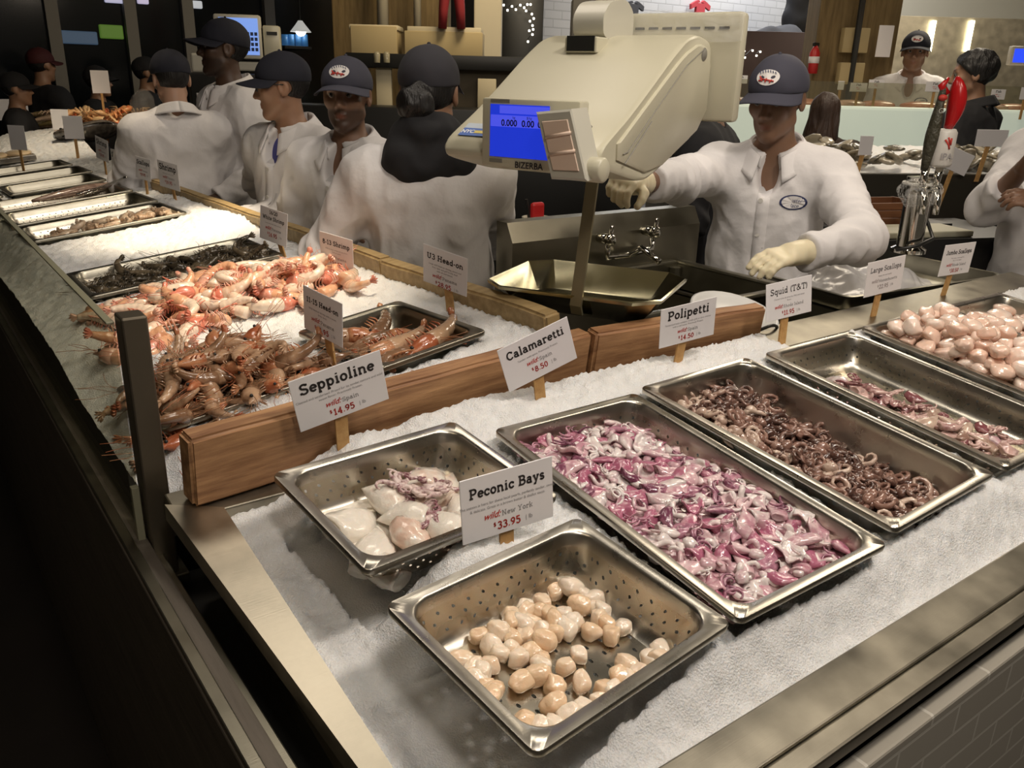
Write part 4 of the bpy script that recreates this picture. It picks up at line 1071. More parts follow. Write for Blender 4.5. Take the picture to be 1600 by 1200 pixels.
steam_pan('perforated far pan with a few shrimp left in its corner', ML, 0.622, 3.790, 0.042, 0.53, 0.325, 0.065, True, 0, GP)
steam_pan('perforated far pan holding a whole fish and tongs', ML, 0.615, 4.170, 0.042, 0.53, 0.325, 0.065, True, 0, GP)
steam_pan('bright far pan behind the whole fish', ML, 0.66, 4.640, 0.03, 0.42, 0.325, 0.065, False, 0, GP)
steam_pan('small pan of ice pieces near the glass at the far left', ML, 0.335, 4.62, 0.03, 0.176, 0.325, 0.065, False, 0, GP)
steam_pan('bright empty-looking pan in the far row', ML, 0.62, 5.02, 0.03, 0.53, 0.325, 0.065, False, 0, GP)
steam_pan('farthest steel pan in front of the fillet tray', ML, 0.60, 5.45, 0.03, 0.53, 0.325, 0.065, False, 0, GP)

# ------------------------------------------------------------------ crushed ice
def nz3(x, y, f): return noise.noise((x * f, y * f, 1.7))
def ice_sheet(label, plane, x0, x1, y0, y1, st, base, pans):
    nx, ny = int((x1 - x0) / st), int((y1 - y0) / st)
    xs = np.linspace(x0, x1, nx + 1); ys = np.linspace(y0, y1, ny + 1)
    V = np.zeros((ny + 1, nx + 1, 3))
    for j, y in enumerate(ys):
        for i, x in enumerate(xs):
            V[j, i] = (x, y, base(x, y) + 0.006 * nz3(x, y, 14) + 0.0055 * nz3(x, y, 45) + 0.0040 * nz3(x, y, 130) + rnd.uniform(-0.0022, 0.0028))
    for cx, cy, th, w, l in pans:
        c_, s_ = math.cos(th), math.sin(th)
        lx = (V[..., 0] - cx) * c_ + (V[..., 1] - cy) * s_; ly = -(V[..., 0] - cx) * s_ + (V[..., 1] - cy) * c_
        ins = (np.abs(lx) < w / 2 - 0.012) & (np.abs(ly) < l / 2 - 0.012)
        edge = (np.abs(lx) < w / 2 + 0.012) & (np.abs(ly) < l / 2 + 0.012)
        V[..., 2] = np.where(ins, -0.135, np.where(edge, np.minimum(V[..., 2], -0.016), V[..., 2]))
    V = V.reshape(-1, 3)
    ii = (np.arange(ny)[:, None] * (nx + 1) + np.arange(nx)[None]).ravel()
    f = np.stack([ii, ii + 1, ii + nx + 2, ii + nx + 1], 1)
    me = mesh_from('crushed_ice', V, f, [ICE], True)
    o = link('crushed_ice', me, None, plane)
    return tag(o, label, 'ice', None, 'stuff')
def sst(a, b, x):
    t = min(max((x - a) / (b - a), 0), 1); return t * t * (3 - 2 * t)
def base_f(x, y):
    h = -0.028
    h += -0.086 * (1 - sst(0.37, 0.56, x)) * (1 - 0.15 * sst(0.95, 1.06, y))
    h += -0.038 * (1 - sst(0.40, 0.75, x)) * (1 - sst(0.6, 0.85, y)) * sst(0.33, 0.42, x)
    fr = 1 - sst(0.385, 0.475, y)
    h = h * (1 - fr) + (-0.094) * fr
    h += 0.018 * sst(0.95, 1.05, y) * sst(0.6, 0.8, x)
    # valley between the two half pans is filled
    h += 0.035 * math.exp(-((x - 0.52) / 0.13) ** 2 - ((y - 0.725) / 0.035) ** 2)
    if y > 1.02 and x > 1.6: h = min(h, -0.040)
    return h
ice_sheet('crushed ice around the front seafood pans', MF, 0.316, XR - 0.01, 0.384, 1.098, 0.0062, base_f, PANS_F)
def base_l(x, y):
    h = -0.022
    h += -0.055 * (1 - sst(0.235, 0.36, x)) * (1 - 0.75 * sst(1.75, 2.1, y) * (1 - sst(2.6, 3.2, y)))
    h += 0.020 * math.exp(-((x - 0.95) / 0.10) ** 2) * sst(2.7, 3.0, y) * (1 - sst(3.6, 4.0, y))
    h += 0.012 * math.exp(-((y - 3.02) / 0.16) ** 2)
    h += -0.03 * (1 - sst(1.27, 1.36, y))
    h += 0.10 * sst(5.6, 6.3, y) * sst(0.4, 0.8, x)
    return h
ice_sheet('crushed ice under the shrimp pans on the left', ML, 0.236, 1.085, 1.268, 6.9, 0.0085, base_l, PANS_L)
# strip of ice between the near shrimp pans and the plank
# ------------------------------------------------------------------ seafood
def wet(name, c1, c2, ns, rough=0.18, rand=0.35, sss=0.15, con=(0.35, 0.65), bump=0.15, bs=140):
    return mat(name, c1, rough, coat=0.6, col2=c2, nscale=ns, sss=sss, rand=rand, contrast=con, bump=bump, bscale=bs, sssr=(0.006, 0.004, 0.003))
SC_BAY = wet('bay_scallop_flesh', (0.82, 0.60, 0.40), (0.89, 0.76, 0.62), 30, 0.2, 0.7, 0.3)
SC_SEA = wet('sea_scallop_flesh', (0.84, 0.60, 0.48), (0.92, 0.75, 0.65), 22, 0.2, 0.6, 0.25)
CUTTLE = wet('cuttlefish_flesh', (0.70, 0.50, 0.40), (0.84, 0.78, 0.69), 34, 0.2, 0.35, 0.2, (0.28, 0.5))
CUTTLE_T = wet('mottled_tentacles', (0.24, 0.09, 0.11), (0.78, 0.62, 0.58), 90, 0.25, 0.2, 0.1, (0.4, 0.6))
SQ_PINK = wet('pink_squid_skin', (0.42, 0.13, 0.21), (0.72, 0.52, 0.54), 60, 0.12, 0.55, 0.1, (0.36, 0.66))
SQ_WHITE = wet('white_squid_flesh', (0.55, 0.34, 0.38), (0.76, 0.68, 0.66), 55, 0.14, 0.4, 0.15, (0.3, 0.55))
SQ_DARK = wet('violet_squid_skin', (0.16, 0.045, 0.085), (0.52, 0.25, 0.33), 70, 0.14, 0.4, 0.1)
OCTO = wet('brown_octopus_skin', (0.075, 0.035, 0.026), (0.27, 0.15, 0.115), 60, 0.13, 0.6, 0.05)
OCTO_L = wet('pale_octopus_flesh', (0.30, 0.18, 0.14), (0.60, 0.46, 0.37), 50, 0.14, 0.5, 0.1)
SQT = wet('squid_tentacle_skin', (0.22, 0.07, 0.08), (0.62, 0.42, 0.38), 70, 0.14, 0.5, 0.08)
SHR_BROWN = wet('brown_shrimp_shell', (0.24, 0.13, 0.07), (0.56, 0.36, 0.22), 40, 0.16, 0.6, 0.12)
SHR_RED = wet('red_shrimp_shell', (0.42, 0.12, 0.05), (0.62, 0.30, 0.15), 50, 0.16, 0.4, 0.1)
SHR_ORANGE = wet('orange_prawn_shell', (0.76, 0.42, 0.25), (0.86, 0.70, 0.56), 28, 0.15, 0.9, 0.2)
SHR_PINK = wet('pink_prawn_head', (0.72, 0.24, 0.16), (0.82, 0.50, 0.38), 40, 0.18, 0.5, 0.15)
SHR_DARK = wet('dark_shrimp_shell', (0.045, 0.035, 0.022), (0.16, 0.125, 0.08), 40, 0.16, 0.6, 0.05)
SHR_TAN = wet('tan_shrimp_shell', (0.50, 0.34, 0.22), (0.74, 0.58, 0.42), 36, 0.16, 0.6, 0.15)

def blob_mesh(seed, r, lump=0.16, n=14, k=10, sq=0.75, mt=None, cutn=0):
    rr = random.Random(seed); gg = G(); gg.ball((0, 0, 0), 1.0, n, k)
    off = Vector((rr.uniform(0, 50), rr.uniform(0, 50), rr.uniform(0, 50))); out = []
    cuts = [(Vector((rr.gauss(0, 1), rr.gauss(0, 1), rr.gauss(0, 0.7))).normalized(), rr.uniform(0.62, 0.85)) for _ in range(cutn)]
    for p in gg.v:
        p = Vector(p); q = Vector([math.copysign(abs(c_) ** sq, c_) for c_ in p]); q *= 1 + lump * noise.noise(p * 1.3 + off) + 0.05 * noise.noise(p * 4 + off)
        for n_, c_ in cuts:
            e_ = q.dot(n_) - c_
            if e_ > 0: q -= n_ * e_ * 0.62
        out.append(Vector((q.x * r[0], q.y * r[1], q.z * r[2])))
    return mesh_from('scallop', out, gg.f, [mt], True)
def pose(x, y, z, yaw, tx=0, ty=0, sc=1.0):
    return Matrix.Translation((x, y, z)) @ Matrix.Rotation(yaw, 4, 'Z') @ Matrix.Rotation(tx, 4, 'X') @ Matrix.Rotation(ty, 4, 'Y') @ Matrix.Scale(sc, 4)
def drop(n, r, sample, floor, seed, tries=10, pts=None, flat=0.85):
    """settle n lumps of radius r one on another"""
    rr = random.Random(seed); pts = pts if pts is not None else []; out = []
    for _ in range(n):
        best = None
        for _t in range(tries):
            x, y = sample(rr); z = floor + r * flat
            for X_, Y_, Z_, R_0 in pts:
                d2 = (x - X_) ** 2 + (y - Y_) ** 2; rs = (r + R_0) * 0.92
                if d2 < rs * rs: z = max(z, Z_ + math.sqrt(rs * rs - d2) * flat)
            if best is None or z < best[2]: best = (x, y, z)
        pts.append((*best, r)); out.append(best)
    return out
def inpan(cx, cy, th, lx, ly): return cx + lx * math.cos(th) - ly * math.sin(th), cy + lx * math.sin(th) + ly * math.cos(th)

def put(name, me, mw, label, cat, group):
    o = link(name, me, None, mw); return tag(o, label, cat, group)

# bay scallops: places read from the photograph, on the floor of the pan or on one another
bay = [blob_mesh(s, (0.0135 + 0.002 * (s % 3), 0.0125, 0.0110 + 0.0012 * (s % 2)), 0.26, 18, 12, 0.72, SC_BAY, 4) for s in range(12)]
bay_px = [(862, 922), (884, 914), (893, 918), (910, 930), (905, 945), (935, 932), (928, 948), (942, 955), (848, 942), (840, 955), (858, 960), (822, 958), (812, 945), (790, 955), (800, 972), (785, 985), (778, 985), (815, 975), (832, 972), (845, 985), (820, 992), (800, 1000), (838, 1000), (865, 972), (880, 960), (896, 972), (885, 982), (868, 990), (850, 1000),
          (747, 994), (925, 988), (945, 975), (955, 992), (972, 982), (936, 965), (768, 1012), (782, 1022), (798, 1012), (812, 1028), (830, 1022), (848, 1030), (722, 1032), (738, 1042), (752, 1050), (766, 1038), (742, 1062), (758, 1072), (770, 1080), (905, 1024), (884, 1042), (908, 1066), (868, 1072), (814, 1066), (838, 1056), (845, 1040), (866, 1102), (890, 1116), (818, 1130), (864, 1134), (980, 1038), (1000, 1052), (1018, 1030), (1036, 1015), (968, 1058), (990, 1070), (946, 1080), (936, 1095), (962, 1082), (915, 1108), (842, 1138), (1030, 1030), (760, 1090)]
pts = []
for i, (px, py) in enumerate(bay_px):
    z = -0.072 + 0.009
    p = MF.inverted() @ onplane(px, py, F(0.56, 0.56, z), MF.to_3x3() @ Vector((0, 0, 1)))
    for X_, Y_, Z_, R_0 in pts:
        d2 = (p.x - X_) ** 2 + (p.y - Y_) ** 2; rs = 0.0125
        if d2 < rs * rs: z = max(z, Z_ + math.sqrt(rs * rs - d2) * 0.65)
    if z > -0.062: p = MF.inverted() @ onplane(px, py, F(0.56, 0.56, z), MF.to_3x3() @ Vector((0, 0, 1)))
    lx, ly = (p.x - 0.5585), (p.y - 0.5633); th = 0.0947
    a, b = lx * math.cos(th) + ly * math.sin(th), -lx * math.sin(th) + ly * math.cos(th)
    a = min(max(a, -0.112), 0.112); b = min(max(b, -0.083), 0.083); p.x, p.y = inpan(0.5585, 0.5633, th, a, b)
    pts.append((p.x, p.y, z, 0.011))
    put('bay_scallop', bay[i % 12], MF @ pose(p.x, p.y, z, rnd.uniform(0, 6.3), rnd.uniform(-0.4, 0.4), rnd.uniform(-0.4, 0.4), rnd.uniform(0.84, 1.06)), 'small cream bay scallop in the nearest perforated pan', 'scallop', 'bay scallops in the nearest pan')

# sea scallops
sea = [blob_mesh(40 + s, (0.023 + 0.003 * (s % 3), 0.021, 0.016), 0.28, 18, 12, 0.80, SC_SEA, 4) for s in range(7)]
smp = lambda cx, cy, w, l: (lambda rr: (cx + rr.uniform(-w, w), cy + rr.uniform(-l, l)))
big = drop(190, 0.0195, smp(2.02, 0.742, 0.118, 0.222), -0.055, 5, 6)
for i, p in enumerate(big):
    put('sea_scallop', sea[i % 7], MF @ pose(*p, rnd.uniform(0, 6.3), rnd.uniform(-0.5, 0.5), rnd.uniform(-0.5, 0.5), rnd.uniform(0.8, 1.1)), 'round pale scallop heaped in the large-scallop pan', 'scallop', 'large scallops')
jum = [blob_mesh(60 + s, (0.034, 0.030, 0.014), 0.14, 16, 10, 0.9, SC_SEA) for s in range(5)]
for i, p in enumerate(drop(58, 0.026, smp(2.385, 0.742, 0.105, 0.205), -0.065, 6, 6, None, 0.62)):
    put('jumbo_scallop', jum[i % 5], MF @ pose(*p, rnd.uniform(0, 6.3), rnd.uniform(-0.35, 0.35), rnd.uniform(-0.35, 0.35), rnd.uniform(0.85, 1.1)), 'flat broad scallop in the pan at the right edge', 'scallop', 'jumbo scallops')

# tentacles, squid, octopus
def curl_pts(rr, ln, turns, rise=0.3, n=9):
    a = rr.uniform(0, 6.3); p = Vector((0, 0, 0)); out = [p.copy()]; el = rr.uniform(-0.1, rise)
    for k in range(n - 1):
        a += turns * 2 * PI / (n - 1) * (0.3 + 1.4 * k / n); p = p + Vector((math.cos(a), math.sin(a), el * (1 - 1.6 * k / n))) * ln / (n - 1); out.append(p.copy())
    return out
def tentacle_mesh(seed, n, ln, r, mt, spread=1.0, turns=0.8):
    rr = random.Random(seed); gg = G()
    for k in range(n):
        P_ = curl_pts(rr, ln * rr.uniform(0.7, 1.2), rr.choice((-1, 1)) * turns * rr.uniform(0.4, 1.2)); o_ = Vector((rr.uniform(-1, 1), rr.uniform(-1, 1), 0)) * r * spread
        gg.tube([p + o_ for p in P_], [r * (1 - 0.8 * i / len(P_)) for i in range(len(P_))], 7)
    return gg.mesh('tentacles', [mt], True)
def mantle_mesh(seed, ln, r, mt, bend=0.4, flat=0.55):
    rr = random.Random(seed); gg = G(); rings = []; n = 12
    off = rr.uniform(0, 30)
    for i in range(13):
        t = i / 12; rad = r * (0.82 + 0.35 * math.sin(PI * min(t * 1.1, 1)) ) * (1 - t ** 3.2) + r * 0.05
        x = (t - 0.5) * ln; y = bend * ln * (t - 0.5) ** 2 * 1.5
        if i == 0: rings.append([Vector((x + 0.06 * ln, y + rad * 0.6 * math.cos(2 * PI * k / n), rad * 0.6 * flat * math.sin(2 * PI * k / n))) for k in range(n)])
        rings.append([Vector((x, y + rad * math.cos(2 * PI * k / n) * (1 + 0.16 * noise.noise((t * 4 + off, k * 0.6, 0))), rad * flat * math.sin(2 * PI * k / n) * (1 + 0.35 * noise.noise((t * 4 + off, k * 0.9, 5))))) for k in range(n)])
    gg.loft(rings); return gg.mesh('mantle', [mt], True)
def flap_mesh(seed, w, l, th, mt, wave=0.35):
    rr = random.Random(seed); o1 = rr.uniform(0, 40); c_ = rr.uniform(-1, 1) * 1.6; gg = G()
    def fn(u, v):
        x = (u - 0.5) * w * (0.35 + 0.75 * math.sin(PI * (0.12 + 0.8 * v))); y = (v - 0.5) * l
        z = wave * w * noise.noise((u * 2 + o1, v * 2, 0)) + c_ * (u - 0.5) ** 2 * w
        return Vector((x + 0.15 * w * noise.noise((u * 3, v * 3 + o1, 7)), y, z)), Vector((0, 0, 1))
    gg.sheet(fn, 7, 9, th); return gg.mesh('squid', [mt], True)
def ring_mesh(seed, R0, r, mt):
    rr = random.Random(seed); gg = G(); a1 = rr.uniform(3.6, 5.4)
    gg.tube([Vector((R0 * math.cos(a1 * k / 14), R0 * math.sin(a1 * k / 14) * 0.8, 0.25 * R0 * math.sin(k))) for k in range(15)], [r * (0.5 + 0.5 * math.sin(PI * (0.1 + 0.8 * k / 14))) for k in range(15)], 8, None, 0, True, 0.7)
    return gg.mesh('squid', [mt], True)

# cuttlefish
cut_m = [mantle_mesh(100 + s, 0.085, 0.026, CUTTLE, 0.25, 0.62) for s in range(4)]
cut_t = [tentacle_mesh(120 + s, 10, 0.048, 0.0055, CUTTLE_T, 2.2, 0.9) for s in range(4)]
cutp = [(-0.085, -0.030, 0.9, 0), (-0.035, -0.055, -1.2, 0.012), (0.010, -0.060, 1.75, 0.02), (-0.075, 0.035, 0.3, 0), (-0.02, 0.0, 2.4, 0.015), (0.035, 0.02, -0.5, 0.016), (0.075, -0.02, 1.2, 0.004), (0.085, 0.045, 0.5, 0.0), (0.03, 0.068, 2.9, 0.0), (0.095, -0.065, 0.2, 0), (-0.02, 0.055, 1.9, 0.018), (0.055, -0.055, 2.2, 0.010), (-0.10, -0.065, 2.0, 0.0), (0.06, 0.06, 1.0, 0.02)]
for i, (a, b, yw, dz) in enumerate(cutp):
    x, y = inpan(0.5468, 0.8849, 0.0678, a, b)
    o = put('cuttlefish', cut_m[i % 4], MF @ pose(x, y, -0.062 + dz, yw, rnd.uniform(-0.3, 0.3), rnd.uniform(-0.25, 0.25), rnd.uniform(0.9, 1.15)), 'white cleaned cuttlefish lying in the square pan under its sign', 'cuttlefish', 'cuttlefish in the square pan')
    if i in (4, 5, 10, 13, 2, 8, 7, 11): 
        t_ = link('tentacles', cut_t[i % 4], o); t_.matrix_local = Matrix.Translation((-0.048, 0.003, 0.004)); t_['label'] = 'mottled purple tentacles'
for k_, (a, b, dz, yw) in enumerate(((0.0, 0.040, 0.036, 0.3), (0.035, 0.045, 0.038, 1.9), (0.05, 0.020, 0.034, 3.0))):
    x, y = inpan(0.5468, 0.8849, 0.0678, a, b)
    put('cuttlefish_tentacles', cut_t[k_ % 4], MF @ pose(x, y, -0.062 + dz, yw, 0.2, 0.1, 0.9), 'mottled purple cuttlefish tentacles lying on the white cuttlefish', 'cuttlefish', 'loose cuttlefish tentacles')
gg = G(); gg.grid(lambda u, v: Vector((*inpan(0.5468, 0.8849, 0.0678, (u - 0.5) * 0.245, (v - 0.5) * 0.185), -0.066 + 0.006 * noise.noise((u * 6, v * 5, 3)))), 30, 24)
tag(gg.build('cuttlefish_trimmings', [CUTTLE], None, MF, True), 'loose pale cuttlefish trimmings on the bottom of the square pan', 'cuttlefish', None, 'stuff')

# pink squid, heaped to the rim
def pink_h(lx, ly): return -0.030 + 0.012 * math.sin(PI * (ly + 0.25) / 0.5) - 0.020 * sst(0.06, 0.14, lx) * sst(-0.1, 0.1, ly) + 0.006 * noise.noise((lx * 18, ly * 18, 2))
def bed(name, label, cx, cy, th, w, l, hf, mt, plane=MF, cat='squid', nu=56, nv=90, rough=0.004):
    gg = G()
    def fn(u, v):
        lx, ly = (u - 0.5) * w, (v - 0.5) * l; x, y = inpan(cx, cy, th, lx, ly)
        return Vector((x, y, hf(lx, ly) + rough * noise.noise((lx * 90, ly * 90, 4)) + rough * 0.8 * noise.noise((lx * 45, ly * 45, 9))))
    gg.grid(fn, nu, nv); return tag(gg.build(name, [mt], None, plane, True), label, cat, None, 'stuff')
bed('squid_bed', 'wet pink squid pieces filling the middle pan', 0.9062, 0.709, 0, 0.278, 0.482, lambda a, b: pink_h(a, b) - 0.006, SQ_PINK)
pink = [mantle_mesh(200 + s, 0.050, 0.012, (SQ_PINK, SQ_WHITE, SQ_PINK, SQ_DARK)[s % 4], 0.5, 0.5) for s in range(8)] + [flap_mesh(220 + s, 0.030, 0.040, 0.0028, (SQ_PINK, SQ_WHITE, SQ_PINK)[s % 3]) for s in range(9)] + [tentacle_mesh(240 + s, 6, 0.030, 0.0030, (SQ_DARK, SQ_WHITE)[s % 2], 1.5, 0.7) for s in range(4)] + [ring_mesh(250 + s, 0.016, 0.005, SQ_WHITE) for s in range(3)] + [blob_mesh(260 + s, (0.012, 0.009, 0.006), 0.3, 10, 7, 1.0, SQ_WHITE) for s in range(3)]
k = 0
for j in range(20):
    for i in range(15):
        lx = -0.132 + 0.264 * (i + 0.5) / 15 + rnd.uniform(-0.007, 0.007); ly = -0.232 + 0.464 * (j + 0.5) / 20 + rnd.uniform(-0.009, 0.009)
        lx = max(min(lx, 0.128), -0.128); ly = max(min(ly, 0.226), -0.226)
        me = pink[rnd.randrange(len(pink))]
        put('pink_squid', me, MF @ pose(0.9062 + lx, 0.709 + ly, pink_h(lx, ly) + rnd.uniform(-0.002, 0.007), rnd.uniform(0, 6.3), rnd.uniform(-0.5, 0.5), rnd.uniform(-0.4, 0.4), rnd.uniform(0.75, 1.15)), 'small raw pink and white squid in the heaped middle pan', 'squid', 'pink squid in the middle pan')
        k += 1
# brown baby octopus
def oct_h(lx, ly): return -0.062 + 0.024 * sst(0.22, -0.05, -ly) * 0 + 0.026 * sst(-0.05, 0.15, ly) * (1 - 0.3 * sst(0.0, 0.1, lx)) - 0.018 * sst(0.03, 0.12, lx) + 0.010 * noise.noise((lx * 22, ly * 22, 8))
bed('octopus_bed', 'dark wet octopus pieces covering the bottom of the long octopus pan', 1.2655, 0.7288, 0.0323, 0.276, 0.478, lambda a, b: oct_h(a, b) - 0.008, OCTO, cat='octopus')
octo = []
for s in range(10):
    rr = random.Random(300 + s); gg = G(); gg.ball((0, 0, 0.006), (0.013, 0.009, 0.009), 10, 7)
    for k in range(6):
        a = k * PI / 3 + rr.uniform(-0.3, 0.3); P_ = [p + Vector((math.cos(a), math.sin(a), -0.2)) * 0.008 for p in curl_pts(rr, rr.uniform(0.045, 0.075), rr.choice((-1, 1)) * 0.9, 0.22)]
        gg.tube(P_, [0.0066 * (1 - 0.78 * q / len(P_)) for q in range(len(P_))], 7)
    octo.append(gg.mesh('baby_octopus', [(OCTO, OCTO, OCTO_L)[s % 3]], True))
octo += [ring_mesh(330 + s, 0.014, 0.0055, OCTO_L) for s in range(2)]
for j in range(18):
    for i in range(10):
        lx = -0.125 + 0.25 * (i + 0.5) / 10 + rnd.uniform(-0.01, 0.01); ly = -0.225 + 0.45 * (j + 0.5) / 18 + rnd.uniform(-0.009, 0.009)
        lx = max(min(lx, 0.118), -0.118); ly = max(min(ly, 0.215), -0.215); x, y = inpan(1.2655, 0.7288, 0.0323, lx, ly)
        pale = rnd.random() < 0.55 * (1 - sst(-0.10, -0.01, lx)) + 0.12
        me = rnd.choice([octo[2], octo[5], octo[8], octo[10], octo[11]]) if pale else rnd.choice([octo[q] for q in (0, 1, 3, 4, 6, 7, 9)])
        put('baby_octopus', me, MF @ pose(x, y, oct_h(lx, ly) + rnd.uniform(-0.003, 0.008), rnd.uniform(0, 6.3), rnd.uniform(-0.6, 0.6), rnd.uniform(-0.5, 0.5), rnd.uniform(0.8, 1.2)), 'small brown curled octopus in the long octopus pan', 'octopus', 'baby octopus in the long pan')
# squid tubes and tentacles, gathered along one side
sqt = [tentacle_mesh(360 + s, 7, 0.036, 0.0042, SQT, 1.5, 0.8) for s in range(5)] + [mantle_mesh(370 + s, 0.055, 0.013, (SQT, OCTO_L, SQ_WHITE)[s % 3], 0.4, 0.6) for s in range(5)] + [flap_mesh(380 + s, 0.03, 0.035, 0.003, SQT) for s in range(3)]
def smq(rr):
    while True:
        ly = rr.uniform(-0.205, 0.15); lx = -0.035 - 0.22 * ly + rr.uniform(-0.055, 0.05)
        if abs(lx) < 0.105: return 1.64 + lx, 0.733 + ly
for i, p in enumerate(drop(96, 0.0125, smq, -0.068, 12, 5)):
    put('squid_piece', sqt[rnd.randrange(len(sqt))], MF @ pose(p[0], p[1], p[2] + 0.003, rnd.uniform(0, 6.3), rnd.uniform(-0.5, 0.5), rnd.uniform(-0.4, 0.4), rnd.uniform(0.8, 1.15)), 'reddish squid tube or tentacles in the half-empty perforated pan', 'squid', 'squid tubes and tentacles')
# shrimp: abdomen with overlapping shells, and head, tail fan, legs, feelers as parts
def shrimp_kit(seed, ln, r, curl, shell, headm, head=True, legs=True):
    rr = random.Random(seed); n = 26; pts = []; a = 0.0; p = Vector((0, 0, 0)); st = ln * 0.62 / (n - 1)
    for i in range(n):
        pts.append(p.copy()); t = i / (n - 1); a += curl / (n - 1) * (0.25 + 1.5 * t)
        p = p + Vector((math.cos(a), math.sin(a), 0)) * st
    rad = []
    for i in range(n):
        t = i / (n - 1); seg = (t * 6.0) % 1.0
        rad.append(r * (1.0 - 0.62 * t ** 1.3) * (1.0 + 0.13 * (seg ** 0.6) - 0.06))
    g = G(); g.tube(pts, rad, 11, None, 0, True, 0.85); body = g.mesh('shrimp', [shell], True)
    parts = []
    d = (pts[-1] - pts[-2]).normalized(); sd = Vector((-d.y, d.x, 0)); g = G()
    for k in range(5):
        f = (k - 2) / 2; dd = (d + sd * 0.15 + Vector((0, 0, f * 0.75))).normalized(); L0 = ln * 0.14 * (1 - 0.12 * abs(f))
        g.tube([pts[-1] - d * st, pts[-1] + dd * L0 * 0.4, pts[-1] + dd * L0 * 0.8, pts[-1] + dd * L0], [r * 0.22, r * 0.32, r * 0.30, r * 0.05], 6, None, 0, True, 0.4)
    parts.append(('tail_fan', g.mesh('tail_fan', [headm], True)))
    if head:
        g = G(); hl = ln * 0.30
        g.tube([Vector((0.01 * ln, 0, 0)), Vector((-hl * 0.2, -0.004 * ln, 0)), Vector((-hl * 0.6, -0.0, 0)), Vector((-hl * 0.9, 0.012 * ln, 0)), Vector((-hl * 1.25, -0.03 * ln, 0))], [r * 1.0, r * 1.08, r * 0.9, r * 0.45, r * 0.05], 11, None, 0, True, 0.85)
        for z in (-1, 1): g.ball((-hl * 0.86, 0.0, z * r * 0.5), r * 0.20, 7, 5, None, 1)
        parts.append(('head', g.mesh('head', [headm, DARKP], True)))
        g = G()
        for k in range(4):
            P_ = [Vector((-hl * 0.9, 0.01 * ln, (k - 1.5) * r * 0.3))]; a = PI + rr.uniform(-0.5, 0.5); 
            for q in range(7):
                a += rr.uniform(-0.28, 0.28); P_.append(P_[-1] + Vector((math.cos(a), math.sin(a), rr.uniform(-0.1, 0.14))) * ln * 0.085)
            g.tube(P_, [r * 0.034] * len(P_), 4)
        parts.append(('feelers', g.mesh('feelers', [headm], True)))
    if legs:
        g = G()
        for k in range(8):
            t = (k - 4) / 8
            i = max(min(int((k - 2) / 8 * n * 0.8), n - 1), 0); b = pts[i] if k > 2 else Vector((-ln * 0.06 * (3 - k), 0, 0))
            tg = (pts[min(i + 1, n - 1)] - pts[max(i - 1, 0)]).normalized(); ins = Vector((-tg.y, tg.x, 0))
            for z in (-0.5, 0.5):
                m_ = b + ins * r * 0.9 + Vector((0, 0, z * r)); e_ = m_ + ins * ln * 0.06 + tg * ln * rr.uniform(-0.05, 0.02) + Vector((0, 0, z * r * 0.6))
                g.tube([b + ins * r * 0.5, m_, e_], [r * 0.13, r * 0.10, r * 0.04], 5)
        parts.append(('legs', g.mesh('legs', [headm], True)))
    return body, parts
def shrimps(kits, plane, places, label, group):
    proto = {}
    for k, (x, y, z, yaw, tx, ty, sc) in enumerate(places):
        i = k % len(kits); body, parts = kits[i]
        mw = plane @ pose(x, y, z, yaw, tx, ty, sc)
        if i not in proto:
            o = put('shrimp', body, mw, label, 'shrimp', group); ch = [link(n_, me, o) for n_, me in parts]; proto[i] = (o, ch)
        else:
            o, ch = proto[i]; copy_tree(o, ch, mw)
def scat(n, cx, cy, th, w, l, zf, rr, tilt=0.35, smin_=0.85, smax_=1.12, aspect=None):
    out = []; nx = max(1, int(round(math.sqrt(n * w / l)))); ny = max(1, int(math.ceil(n / nx))); c = 0
    for j in range(ny):
        for i in range(nx):
            if c >= n: break
            a = (-0.5 + (i + 0.5) / nx) * w + rr.uniform(-0.3, 0.3) * w / nx; b = (-0.5 + (j + 0.5) / ny) * l + rr.uniform(-0.3, 0.3) * l / ny
            x, y = inpan(cx, cy, th, a, b)
            out.append((x, y, zf(a, b) + rr.uniform(-0.004, 0.006), rr.uniform(0, 6.3), rr.uniform(-tilt, tilt) + (PI if rr.random() < 0.5 else 0), rr.uniform(-tilt, tilt), rr.uniform(smin_, smax_))); c += 1
    return out
rr = random.Random(21)
# large red head-on shrimp
K = [shrimp_kit(400 + s, 0.195, 0.0215, cu, SHR_BROWN, SHR_RED) for s, cu in enumerate((0.8, 1.3, 0.5, 1.8))]
pl = []
for k, (a, b, yw) in enumerate(((-0.035, 0.02, 0.3), (0.02, 0.03, 2.9), (-0.04, -0.05, 0.1), (0.03, -0.045, 3.3), (0.0, 0.075, 0.5), (-0.055, 0.095, 2.6), (0.05, 0.0, 1.9), (-0.01, -0.09, 3.0), (0.045, -0.095, 0.2), (-0.07, -0.01, 1.4), (0.01, -0.01, 2.2))):
    x, y = inpan(0.806, 1.518, 0.089, a * 0.9, b * 0.9); pl.append((x, y, -0.040 + 0.012 * (k % 3), yw + 0.09, rr.uniform(-0.3, 0.3), rr.uniform(-0.15, 0.15), rr.uniform(0.9, 1.05)))
shrimps(K, ML, pl, 'large red-brown head-on shrimp in the shiny half pan', 'large head-on shrimp')
